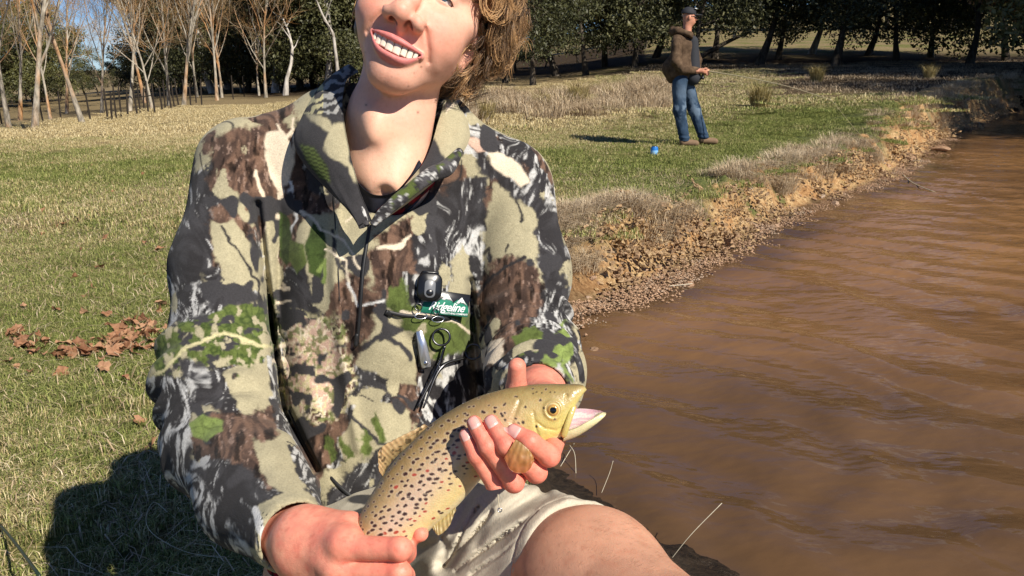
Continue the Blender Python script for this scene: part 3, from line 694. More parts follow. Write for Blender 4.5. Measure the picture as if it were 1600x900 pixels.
def head_f(p):
    q = c2h(p); x = np.abs(q[:, 0]); qs = np.stack([x, q[:, 1], q[:, 2]], -1)
    d = ell(q, (0, .050, -.022), (.076, .082, .094))
    d = smin(d, ell(q, (0, .045, .012), (.066, .062, .075)), .02)           # forehead
    d = smin(d, ell(q, (0, -.012, .012), (.060, .054, .073)), .025)         # mid face
    d = smin(d, cone(qs, (.046, -.012, -.006), (.038, -.032, .010), .017, .0135), .026)
    d = smin(d, cone(qs, (.038, -.032, .010), (.011, -.084, .059), .0135, .0155), .028)      # jaw
    d = smin(d, ell(qs, (.031, -.034, .030), (.024, .032, .034)), .03)      # cheek mass
    d = smin(d, ell(q, (0, -.0875, .0610), (.0215, .0185, .0200)), .022)        # chin
    d = smin(d, ell(q, (0, -.062, .054), (.036, .034, .033)), .016)         # muzzle
    d = smin(d, ell(qs, (.038, -.019, .053), (.028, .026, .026)), .026)     # raised cheek
    d = smin(d, ell(qs, (.058, .010, .028), (.016, .014, .026)), .02)       # cheekbone
    d = smin(d, cone(qs, (.010, .045, .082), (.046, .045, .062), .009, .008), .014)       # brow
    d = smax(d, -ell(qs, (.030, .021, .088), (.019, .012, .014)), .014)     # socket
    d = smin(d, ell(qs, (.030, .022, .0632), (.0155, .0125, .0145)), .004)  # lids over the eye
    slit = np.maximum(np.abs(q[:, 1] - .0195 + .14 * (x - .030) + 9 * (x - .030) ** 2) - .0030 * np.sqrt(np.clip(1 - ((x - .030) / .0145) ** 2, 0, 1)), np.abs(x - .030) - .0145)
    slit = np.maximum(slit, .064 - q[:, 2]); d = smax(d, -slit, .0012)
    # nose
    n = cone(q, (0, .040, .082), (0, -.004, .098), .0085, .0105)
    n = smin(n, cone(q, (-.003, -.004, .093), (-.0045, -.0225, .1010), .0108, .0138), .008)
    n = smin(n, ell(qs, (.0172, -.0265, .0950), (.0108, .0098, .0125)), .007)
    n = smin(n, cone(q, (-.002, -.029, .099), (0, -.0365, .088), .0040, .0060), .007)
    d = smin(d, n, .008)
    d = smax(d, -ell(qs, (.0098, -.0355, .0985), (.0052, .0088, .0072), np.array(Matrix.Rotation(-.5, 3, 'X'))), .003)
    # folds from the nose past the mouth, philtrum
    fold = chain(qs, [(.021, -.022, .0915), (.031, -.034, .0860), (.0395, -.049, .0775), (.0425, -.064, .068)], [.0008, .0016, .0020, .0006])
    _c = in_line(qs[:, :2], [(.0205, -.019), (.0300, -.031), (.0385, -.045), (.0435, -.059), (.0430, -.071)], 0.0) if False else _pl(qs[:, :2])
    d = d + sstep(.040, .055, q[:, 2]) * (.0013 * np.exp(-(_c / .0030) ** 2) - .0014 * np.exp(-((_c - .0085) / .0065) ** 2) * (_sgn(qs[:, :2])))
    xs = np.clip(x, 0, MX)
    # lips
    t = xs / MX; zz = m_z(xs)
    ru = .0045 * (1 - .62 * t ** 1.6); rl = .0064 * (1 - .68 * t ** 1.8)
    cu = np.stack([x - xs, (q[:, 1] - (m_up(xs) + ru * .80 - .0004 * np.exp(-(x / .004) ** 2))) , (q[:, 2] - (zz + .0005)) * .9], -1)
    cl = np.stack([x - xs, (q[:, 1] - (m_lo(xs) - rl * .80)), (q[:, 2] - (zz - .0010)) * .9], -1)
    d = smin(d, np.sqrt((cu ** 2).sum(-1)) - ru, .005); d = smin(d, np.sqrt((cl ** 2).sum(-1)) - rl, .006)
    d = smax(d, -ell(q, (0, -.0835, .0975), (.018, .0035, .0060)), .012)     # dip above the chin
    cav = np.maximum(np.maximum(q[:, 1] - m_up(x), m_lo(x) - q[:, 1]), x - MX); cav = np.maximum(cav, np.abs(q[:, 2] - (m_z(xs) - .008)) - .020)
    d = smax(d, -cav, .0016)
    # ears
    for s in (-1, 1):
        e = ell(q, (s * .0735, .010, -.010), (.007, .029, .017)); e = smin(e, ell(q, (s * .0700, -.021, .000), (.0055, .0115, .0085)), .008)
        e = smax(e, -ell(q, (s * .0800, .010, -.007), (.0045, .019, .009)), .004)
        d = smin(d, e, .006)
    return d
NK = PS([(632, 95, 1.085), (608, 190, 1.085), (606, 270, 1.10), (600, 350, 1.165)])
def neck_f(p):
    d = chain(p, NK, [.049, .0500, .055, .066], .02)
    d = smin(d, cone(p, P(520, 330, 1.19), P(710, 335, 1.20), .035, .035), .05)             # collar bones / shoulders under the cloth
    d = smin(d, cone(p, P(572, 165, 1.10), P(592, 300, 1.045), .011, .006), .03)            # neck tendons
    d = smin(d, cone(p, P(660, 150, 1.10), P(612, 302, 1.045), .011, .006), .03)
    d = smin(d, ell(p, P(585, 195, 1.031), (.009, .017, .009)), .030)                       # throat
    d = smax(d, -ell(p, P(600, 312, 1.040), (.013, .014, .012)), .018)                      # notch
    return d
def skin_top(p): return smin(head_f(p), neck_f(p), .022)

# hand holding up the fish (his left), fingers wrapped round the belly from behind
def finger(p, pts, rads):
    return chain(p, pts, rads, .0035)
LF = {  # tip -> end joint -> middle joint (PIP) -> knuckle
 'little': ([(728, 680, .698), (744, 712, .694), (776, 762, .705), (800, 742, .752)], [.0058, .0068, .0076, .0085]),
 'ring':   ([(741, 661, .694), (762, 698, .688), (803, 754, .700), (818, 728, .755)], [.0064, .0074, .0083, .0092]),
 'middle': ([(768, 660, .692), (790, 696, .684), (838, 738, .700), (842, 706, .757)], [.0066, .0077, .0088, .0095]),
 'index':  ([(804, 675, .688), (828, 690, .682), (858, 712, .694), (868, 684, .752)], [.0070, .0080, .0090, .0098])}
LTH = ([(808, 573, .742), (807, 606, .752), (822, 640, .770)], [.0080, .0092, .0120])
def lhand_f(p):
    d = None
    for pts, r in LF.values():
        f = finger(p, PS(pts), r); d = f if d is None else smin(d, f, .0012)
    palm = cone(p, P(818, 712, .768), P(852, 672, .780), .017, .018)
    palm = smin(palm, cone(p, P(826, 655, .775), P(862, 640, .800), .018, .022), .02)
    d = smin(d, palm, .008); d = smin(d, chain(p, PS(LTH[0]), LTH[1], .004), .010)
    d = smin(d, chain(p, PS([(850, 650, .80), (845, 615, .86), (838, 595, .95)]), [.023, .025, .030], .01), .02)
    return d
# hand gripping the tail (his right)
RF = {'index': ([(540, 856, .700), (625, 858, .681), (634, 864, .722), (590, 858, .735)], [.0108, .0096, .0086, .0078]),
      'middle': ([(532, 892, .704), (624, 895, .683), (632, 900, .725), (590, 893, .738)], [.0108, .0098, .0086, .0078]),
      'ring': ([(532, 920, .712), (618, 922, .692), (630, 928, .732), (585, 926, .744)], [.0112, .0100, .0086, .0076]),
      'little': ([(530, 950, .722), (602, 952, .704), (612, 957, .740), (575, 955, .748)], [.0100, .0088, .0076, .0068])}
RTH = ([(657, 834, .712), (625, 842, .735), (570, 822, .752), (520, 828, .745)], [.0068, .0082, .0098, .0135])
def rhand_f(p):
    d = None
    for pts, r in RF.values():
        f = finger(p, PS(pts), r); d = f if d is None else smin(d, f, .0013)
    palm = cone(p, P(532, 868, .722), P(478, 850, .750), .0265, .0250)
    palm = smin(palm, cone(p, P(545, 826, .728), P(482, 836, .752), .0150, .0230), .016)
    palm = smin(palm, cone(p, P(532, 915, .728), P(485, 880, .752), .022, .022), .016)
    d = smin(d, palm, .010); d = smin(d, chain(p, PS(RTH[0]), RTH[1], .004), .008)
    for a, w_ in (((540, 848, .704), (478, 828, .735)), ((532, 886, .707), (474, 846, .733)), ((532, 920, .714), (472, 866, .735))):
        d = smin(d, ell(p, P(*a), (.0105, .0100, .0105)), .012); d = smin(d, cone(p, P(*a), P(*w_), .0098, .0050), .014)
    d = smin(d, chain(p, PS([(478, 850, .752), (445, 838, .79), (400, 790, .86)]), [.0275, .0285, .034], .01), .02)
    return d
# legs: bent knee towards the water, other leg folded beneath him
THI = PS([(600, 905, 1.06), (800, 910, .85), (925, 912, .72), (1086, 1045, .58)])
def legs_f(p):
    d = chain(p, THI, [.090, .070, .0590, .0475], .03)
    kn = P(1086, 1045, .58)
    foot = w2c(np.array([[.30, .62, -.02]]))[0]; ank = w2c(np.array([[.28, .72, .06]]))[0]
    d = smin(d, cone(p, kn, ank, .046, .034), .03); d = smin(d, cone(p, ank, foot, .036, .034), .03)
    k2 = w2c(np.array([[-.26, .95, .10]]))[0]; h2 = P(520, 905, 1.10); a2 = w2c(np.array([[-.12, 1.36, .08]]))[0]
    d = smin(d, cone(p, h2, k2, .09, .062), .03); d = smin(d, cone(p, k2, a2, .058, .038), .03)
    return d
def torso_f(p):
    d = chain(p, PS([(600, 360, 1.19), (595, 620, 1.18), (590, 880, 1.13)]), [.085, .085, .10], .03)
    d = smin(d, cone(p, P(430, 300, 1.18), P(770, 320, 1.20), .045, .045), .03)
    d = smin(d, chain(p, PS([(395, 300, 1.16), (320, 640, 1.02), (400, 790, .86)]), [.045, .040, .034], .02), .02)
    d = smin(d, chain(p, PS([(800, 320, 1.18), (825, 590, 1.10), (838, 595, .95)]), [.045, .042, .030], .02), .02)
    return smin(d, legs_f(p), .04)
def body_parts():
    out = []; keep = globals().get('ONLY')
    hc = H0; lo = hc - [.13, .16, .14]; hi = hc + [.13, .15, .14]; lo[1] = P(600, 395, 1.1)[1]; lo[0] = P(470, 0, 1.1)[0]; hi[0] = hc[0] + .13; lo[2] = -1.24
    V, Q = solid(skin_top, lo, hi, .0024, 1, 3); out.append(('head', V, Q))
    lo = P(715, 785, .66); hi = P(885, 540, .70); hi[0] = P(885, 0, .88)[0]; lo[2] = -.92; hi[2] = -.665
    V, Q = solid(lhand_f, lo - [.01, 0, 0], hi + [.01, 0, 0], .0017, 1, 3); out.append(('lhand', V, Q))
    lo = P(395, 985, .74); hi = P(675, 775, .72); lo[2] = -.87; hi[2] = -.655
    V, Q = solid(rhand_f, lo, hi, .0018, 1, 3); out.append(('rhand', V, Q))
    lo = np.array([-.42, -1.05, -1.45]); hi = np.array([.35, .22, -.45])
    V, Q = solid(torso_f, lo, hi, .012, 1, 2, 1e-3); out.append(('rest', V, Q))
    return [o for o in out if keep is None or o[0] in keep]
BP = body_parts()
def g3(q, c, r): return np.exp(-(((q - np.asarray(c)) / np.asarray(r)) ** 2).sum(-1))
def skin_colour(kind, V):
    base = np.array([.74, .405, .285]); C = np.repeat(base[None], len(V), 0)
    n = fbm(V * 55, 4, 81)[:, None]; n2 = fbm(V * 260, 3, 82)[:, None]
    kk = .5 if kind == 'head' else 1.0; C = C * (1 + .26 * kk * (n - .5)) * (1 + .28 * kk * (n2 - .5)); fr_ = sstep(.72, .80, vnoise(V * 420, 88))[:, None] * kk; C = C * (1 - fr_ * [.06, .14, .16])
    if kind == 'head':
        q = c2h(V); x = np.abs(q[:, 0]); qs = np.stack([x, q[:, 1], q[:, 2]], -1)
        red = .85 * g3(qs, (.042, -.022, .070), (.024, .024, .040)) + .55 * g3(q, (0, -.02, .11), (.018, .014, .02)) + .35 * g3(q, (0, -.105, .085), (.03, .02, .03)) + .5 * g3(qs, (.08, -.02, -.01), (.012, .03, .03)) + .25 * g3(q, (0, -.045, .09), (.05, .012, .03))
        C = C * (1 - np.clip(red, 0, 1)[:, None] * np.array([.0, .30, .32]))
        neck = sstep(-.115, -.15, q[:, 1])[:, None]; C = C * (1 - neck) + C * np.array([1.10, 1.16, 1.12]) * neck
        # lips
        xs = np.clip(x, 0, MX); t = xs / MX; ru = .0045 * (1 - .62 * t ** 1.6); rl = .0064 * (1 - .68 * t ** 1.8)
        lip = (sstep(ru * 2.0, ru * 1.55, q[:, 1] - m_up(xs)) * (q[:, 1] > m_up(xs) - .003) + sstep(rl * 2.05, rl * 1.6, m_lo(xs) - q[:, 1]) * (q[:, 1] < m_lo(xs) + .003)) * (q[:, 2] > .062) * sstep(MX + .003, MX + .0005, x) * (q[:, 2] > m_z(xs) - .012)
        lip = np.clip(lip, 0, 1)[:, None]; lc = np.array([.62, .20, .18]) * (1 + .3 * (n2 - .5)); C = C * (1 - lip) + lc * lip
        inside = ((q[:, 1] < m_up(x) + .0006) & (q[:, 1] > m_lo(x) - .0006) & (x < MX) & (q[:, 2] < m_z(xs) - .006) & (q[:, 2] > .04))[:, None]
        C = np.where(inside, np.array([.10, .018, .015]), C)
        nos = sstep(.0015, -.001, ell(qs, (.0098, -.0350, .0975), (.0056, .0085, .0070)))[:, None]; C = C * (1 - nos) + np.array([.16, .045, .035]) * nos  # nostril lining, colour darkened to stand for shade in the recess
        uv = vproj(V)
        for (mx_, my_, r_, k) in [(656, 94, 2.0, .75), (658, 104.5, 1.8, .7), (647, 114, 1.4, .5), (638, 135, 1.6, .55), (653, 175.5, 1.8, .75), (572, 164, 1.7, .8), (606, 128, 1.2, .3), (571, 82, 1.5, .25), (612, 120, 1.5, .25), (630, 146, 1.2, .3)]:
            m = (np.exp(-(((uv - [mx_, my_]) / r_) ** 2).sum(-1)) * (V[:, 2] > -1.14))[:, None]; C = C * (1 - k * m) + np.array([.13, .05, .03]) * k * m
        brow = np.exp(-((q[:, 1] - (.044 - 6 * (x - .03) ** 2)) / .0042) ** 2) * sstep(.010, .016, x) * sstep(.054, .046, x) * (q[:, 2] > .04)
        brow = (brow * (fbm(q * [260, 90, 90], 2, 83) > .42))[:, None]; C = C * (1 - .75 * brow) + np.array([.13, .07, .035]) * .75 * brow
    elif kind in ('lhand', 'rhand'):
        bl = fbm(V * 130, 3, 86)[:, None]; C = C * np.array([1.04, .66, .63]) * (1 + (bl - .5) * [.10, .55, .50])
        uv = vproj(V); J = LF if kind == 'lhand' else RF
        for pts, r in J.values():
            for a in pts[:3]:
                C = C * (1 - .20 * np.exp(-((V - P(*a)) ** 2).sum(-1) / (.011 ** 2))[:, None] * np.array([.05, 1, 1]))
        w = sstep(560, 460, uv[:, 0])[:, None] if kind == 'rhand' else 0
        C = C * (1 - w) + C * np.array([1.04, 1.14, 1.12]) * w
    else:
        C = C * np.array([.78, .74, .66])
    return np.clip(C, 0, 1)
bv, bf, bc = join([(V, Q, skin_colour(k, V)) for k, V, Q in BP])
skin = Mat('skin', .42, spec=.4)
skin.base(skin.attr('Col')); skin.b.inputs['Subsurface Weight'].default_value = .14; skin.b.inputs['Subsurface Radius'].default_value = (1, .35, .2); skin.b.inputs['Subsurface Scale'].default_value = .006
_w = skin.coords('Object'); _v = skin.n('ShaderNodeTexVoronoi'); _v.inputs['Scale'].default_value = 900; skin.l(_w, _v.inputs['Vector'])
_n1 = skin.noise(_w, 320, 4, .6); skin.bump(skin.math('ADD', skin.math('MULTIPLY', _v.outputs['Distance'], .5), _n1), .19, .0014)
_rg = skin.ramp(skin.noise(_w, 40, 3), [(.35, .44), (.65, .60)]); skin.l(_rg, skin.b.inputs['Roughness'])
BOY = empty('person', tuple(on_z(600, 1100, 0)), 'smiling youth in camouflage fleece and khaki shorts crouching at the water, holding a trout', 'person')
BLOC = np.array(BOY.location)
def add(name, V, Fq, mat, parent, col=None, base=None, smooth=True, kind=None, tris=False):
    """V in the working frame; mesh stored relative to the thing's own base point"""
    b = BLOC if base is None else base
    if tris: V, Fq = tidy(V, Fq)
    o = link(name, mesh_np(name, c2w(V) - b, Fq, col, smooth), mat, parent)
    if kind: o['kind'] = kind
    KIDS.setdefault(parent.name, []).append(o); return o
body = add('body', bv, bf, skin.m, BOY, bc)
# teeth
enamel = Mat('tooth_enamel', .22, (.70, .63, .51), .5); enamel.b.inputs['Subsurface Weight'].default_value = .15; enamel.b.inputs['Subsurface Scale'].default_value = .003
def tooth(xc, w, h, ztop):
    z = m_z(abs(xc)) - .0045; top = m_up(abs(xc)) + .0015; ang = math.atan(26 * xc * .9)
    lo = np.array([-w / 2 - .001, -h / 2 - .001, -.004]); f = lambda p: (lambda q: np.sqrt((np.maximum(q, 0) ** 2).sum(-1)) + np.minimum(q.max(-1), 0) - .0011)(np.abs(p) - [w / 2 - .0011, h / 2 - .0011, .0021])
    V, Q = solid(f, lo - .001, -lo + .001, .0007, 0, 1, 1e-4)
    V[:, 0] *= 1 - .06 * sstep(-h / 2, h / 2, V[:, 1]); V[:, 2] += .0006 - 60 * V[:, 0] ** 2
    c, s = math.cos(ang), math.sin(ang); V = np.stack([V[:, 0] * c + V[:, 2] * s, V[:, 1], V[:, 2] * c - V[:, 0] * s], -1)
    return V + [xc, top - h / 2, z], Q
tw = [(.0046, .0093, .0134), (.0127, .0070, .0120), (.0195, .0069, .0122), (.0254, .0052, .0092)]
for s in (-1, 1):
    for (xc, w, h) in tw:
        V, Q = tooth(s * xc, w * 1.03, h, 0); add('tooth', h2c(V), Q, enamel.m, body)
V, Q = tooth(0, .050, .004, 0); V[:, 2] -= 0
# gum line
gum = plain('gum', (.42, .11, .10), .3)
g = spline([(x, m_up(abs(x)) + .0020, m_z(abs(x)) - .0055) for x in np.linspace(-.029, .029, 9)], 24); V, Fq = tube(g, .0022, 6); add('gum', h2c(V), Fq, gum, body, tris=True)
# eyes
eye_m = Mat('eyeball', .06, spec=.6); eye_m.base(eye_m.attr('Col'))
for s in (-1, 1):
    c = np.array([s * .030, .021, .0637]); f = lambda p: np.sqrt(((p) ** 2).sum(-1)) - .0122
    V, Q = solid(f, [-.014] * 3, [.014] * 3, .0011, 1, 1, 1e-4); g = V / np.linalg.norm(V, axis=1)[:, None]
    look = np.array([.10, .02, 1.0]); look /= np.linalg.norm(look); a = np.degrees(np.arccos(np.clip(g @ look, -1, 1)))
    cc = np.where((a < 10)[:, None], [.004, .004, .005], np.where((a < 26)[:, None], [.05, .09, .12], [.62, .56, .52]))
    add('eye', h2c(V + c), Q, eye_m.m, body, cc)

# fingernails
nail_m = Mat('fingernail', .22, spec=.5); nail_m.base(nail_m.attr('Col')); nail_m.b.inputs['Subsurface Weight'].default_value = .1; nail_m.b.inputs['Subsurface Scale'].default_value = .003
def nail(tip, nxt, r, fac, f, side=0.0, back=.0006):
    """curved plate on the outer face of a fingertip"""
    t_ = P(*tip); ax = t_ - P(*nxt); ax /= np.linalg.norm(ax); out = np.asarray(fac, float); out = out - ax * (out @ ax); out /= np.linalg.norm(out); sd = np.cross(ax, out)
    nu, nv = 14, 10; U, W_ = np.meshgrid(np.linspace(-1, 1, nu), np.linspace(-1, 1, nv), indexing='ij'); w = r * .80; h = r * 1.05
    pts = t_ + ax * (h * W_ * np.sqrt(1 - .30 * U ** 2) + r * .10)[..., None] + sd * (w * U)[..., None] + out * (r * (np.sqrt(np.clip(1 - (U * .74) ** 2, 0, 1))))[..., None]
    V = pts.reshape(-1, 3); V = project(f, V, 3, 3e-4); g = grad(f, V, 3e-4); g /= np.linalg.norm(g, axis=1)[:, None]; u_, w_ = U.ravel(), W_.ravel(); edge = np.maximum(np.abs(u_), np.abs(w_)); V = V + g * (.0005 - .0009 * sstep(.86, 1, edge))[:, None]
    i = (np.arange(nu - 1)[:, None] * nv + np.arange(nv - 1)[None]).ravel(); F = np.stack([i, i + nv, i + nv + 1, i + 1], -1); c = np.array([.70, .36, .31]) + (np.array([.78, .52, .44]) - np.array([.70, .36, .31])) * sstep(.75, .9, w_)[:, None]
    c = c + (np.array([.76, .48, .43]) - c) * sstep(-.55, -.9, w_)[:, None]; add('fingernail', V, F, nail_m.m, body, c)
if globals().get('ONLY') is None or 'lhand' in ONLY:
    for nm, (pts, r) in LF.items(): nail(pts[0], pts[1], r[0], (-.05 if nm != 'index' else .0, .25, 1.0), lhand_f)

# lashes and the crease above the open eyes
lash = plain('dark_lashes', (.035, .020, .014), .6)
for s in (-1, 1):
    xs_ = np.linspace(-.0140, .0140, 14); up = [(s * (.030 + a), .0195 - .14 * a - 9 * a * a + .0030 * math.sqrt(max(0, 1 - (a / .0145) ** 2)) + .0002, .0637 + .0128 * math.sqrt(max(.05, 1 - (a / .0150) ** 2)) + .0012) for a in xs_]
    V, Fq = tube(spline(h2c(np.array(up)), 30), np.interp(np.linspace(0, 1, 30), [0, .2, .8, 1], [.0003, .0009, .0009, .0003]), 6); add('eyelash', V, Fq, lash, body, tris=True)
# ---------------------------------------------------------------- fleece pullover
def noise_aniso(p, M, octv, s): return fbm(p @ np.asarray(M, float), octv, s)
RA = PS([(388, 268, 1.15), (352, 420, 1.09), (346, 585, 1.02), (354, 690, .965), (400, 770, .87), (452, 832, .775)])
RAr = [.072, .065, .070, .064, .054, .0365]
LA = PS([(792, 292, 1.18), (818, 420, 1.15), (826, 540, 1.10), (838, 590, .99), (842, 610, .90)])
LAr = [.068, .058, .056, .050, .036]
def arm_s(p, A):
    best = None; s0 = 0
    for i in range(len(A) - 1):
        ba = A[i + 1] - A[i]; L = np.linalg.norm(ba); t = np.clip(((p - A[i]) @ ba) / L ** 2, 0, 1); d = np.linalg.norm(p - A[i] - t[:, None] * ba, axis=1)
        s = s0 + t * L; best = (d, s) if best is None else (np.minimum(best[0], d), np.where(d < best[0], s, best[1])); s0 += L
    return best
def fleece_out(p):
    t = ell(p, P(596, 430, 1.19), (.175, .21, .105)); t = smin(t, ell(p, P(588, 620, 1.17), (.160, .20, .115)), .06)
    t = smin(t, ell(p, P(588, 430, 1.145), (.135, .135, .112)), .05)
    t = smin(t, ell(p, P(600, 760, 1.13), (.150, .13, .115)), .06)
    t = smin(t, cone(p, P(425, 272, 1.17), P(770, 300, 1.19), .066, .062), .06)
    t = smin(t, cone(p, P(500, 205, 1.15), P(400, 270, 1.16), .042, .060), .05); t = smin(t, cone(p, P(695, 215, 1.16), P(790, 290, 1.18), .044, .055), .05)
    t = smin(t, cone(p, P(540, 190, 1.16), P(665, 190, 1.17), .050, .050), .04)
    uv = vproj(p); x, y = uv[:, 0], uv[:, 1]; front = sstep(-1.19, -1.12, p[:, 2])
    # drapes of the chest and belly
    w = 0
    for pts, amp, wd in [([(527, 330), (522, 430), (535, 560), (560, 700)], .0060, 9), ([(600, 380), (590, 480), (570, 600)], .004, 26), ([(610, 490), (660, 560), (690, 640)], -.005, 12), ([(470, 400), (455, 520), (500, 660)], .006, 22),
                         ([(735, 470), (742, 540), (748, 620)], -.008, 9), ([(620, 560), (600, 640), (590, 720)], .006, 24), ([(650, 360), (690, 330), (740, 330)], .004, 16), ([(560, 620), (600, 600), (650, 610)], -.004, 14),
                         ([(430, 300), (470, 340), (480, 420)], .004, 18), ([(520, 600), (500, 680), (540, 760)], -.005, 14)]:
        w = w + amp * np.exp(-(np.maximum(in_line(uv, pts, 0.0), 0) / wd) ** 2)
    w = w + .010 * (noise_aniso(p, np.diag([9, 4, 7]), 3, 91) - .5) + .006 * (noise_aniso(p, [[16, 4, 0], [-4, 9, 0], [0, 0, 12]], 2, 92) - .5)
    t = t - w * front
    a = chain(p, RA, RAr, .03); d, s = arm_s(p, RA)
    # bunched sleeve above and below the elbow
    q = s + .05 * (fbm(p * 9, 2, 93) - .5); k = sstep(.22, .28, s) * sstep(.50, .36, s) 
    a = a - .0060 * k * np.sin(q * 2 * np.pi / .042) * sstep(.3, .6, fbm(p * [7, 5, 7], 2, 96)) - .012 * (fbm(p * [10, 8, 10], 3, 94) - .5) - .006 * sstep(.05, .2, s) * (fbm(p @ np.array([[8, 3, 0], [-3, 16, 0], [0, 0, 10]]), 2, 95) - .5)
    b = chain(p, LA, LAr, .03); d2, s2 = arm_s(p, LA)
    q = s2 + .04 * (fbm(p * 9, 2, 97) - .5); k2 = sstep(.16, .20, s2)
    b = b - .0050 * k2 * np.sin(q * 2 * np.pi / .036) - .012 * (fbm(p * [10, 8, 10], 3, 98) - .5)
    r = smin(t, a, .006); r = smin(r, b, .006)
    gr = .016 * np.exp(-(np.maximum(in_line(uv, [(402, 320), (414, 420), (428, 540), (446, 640), (494, 735)], 0.0), 0) / 6.5) ** 2) + .014 * np.exp(-(np.maximum(in_line(uv, [(736, 440), (738, 500), (742, 560), (752, 640)], 0.0), 0) / 6.0) ** 2)
    return r + gr * sstep(-1.20, -1.14, p[:, 2])
def fleece_f(p):
    r = fleece_out(p)
    # neck opening, V down to the zip
    n = chain(p, PS([(640, 60, 1.085), (613, 190, 1.085), (606, 270, 1.075)]), [.066, .0635, .058], .01)
    v = cone(p, P(612, 235, 1.00), P(579, 342, .99), .062, .004); n = smin(n, v, .012)
    r = smax(r, -n, .008)
    # open cuffs
    r = smax(r, -chain(p, PS([(420, 795, .845), (478, 857, .735)]), [.026, .033], 0), .004)
    r = smax(r, -chain(p, PS([(842, 600, .93), (850, 640, .80)]), [.026, .034], 0), .004)
    # hem: cut off below the waist
    r = smax(r, -(p[:, 1] - P(0, 905, 1.10)[1]) , .01)
    return r
def clip_arm(f): return f
lo = P(225, 0, 1.10); hi = P(895, 120, 1.12); lo = np.array([lo[0] - .01, P(0, 925, 1.1)[1], -1.34]); hi = np.array([P(905, 0, 1.12)[0], P(0, 118, 1.1)[1], -.70])
lo[1] = min(lo[1], P(0, 940, .78)[1] * 1.0 - .09)
FH = globals().get('FLEECE_H', .0038)
def fleece_all(p):
    r = fleece_f(p)
    # forearm sleeve may hang lower than the hem
    return r
fv, fq = solid(fleece_all, lo, hi, FH, 1, 2)
def surf(px, py, d0=.80, d1=1.30, off=0.0, f=None):
    """first point of the fleece along the sight line, moved off outward"""
    f = f or fleece_f; ds = np.linspace(d0, d1, 500); pp = np.stack([P(px, py, d) for d in ds]); v = f(pp); i = int(np.argmax(v < 0)) if (v < 0).any() else 300
    a, b = ds[max(i - 1, 0)], ds[i]
    for _ in range(12):
        m = .5 * (a + b); 
        if f(P(px, py, m)[None])[0] < 0: b = m
        else: a = m
    p = P(px, py, .5 * (a + b)); g = grad(f, p[None], 2e-3)[0]; g /= np.linalg.norm(g); return p + g * off, g
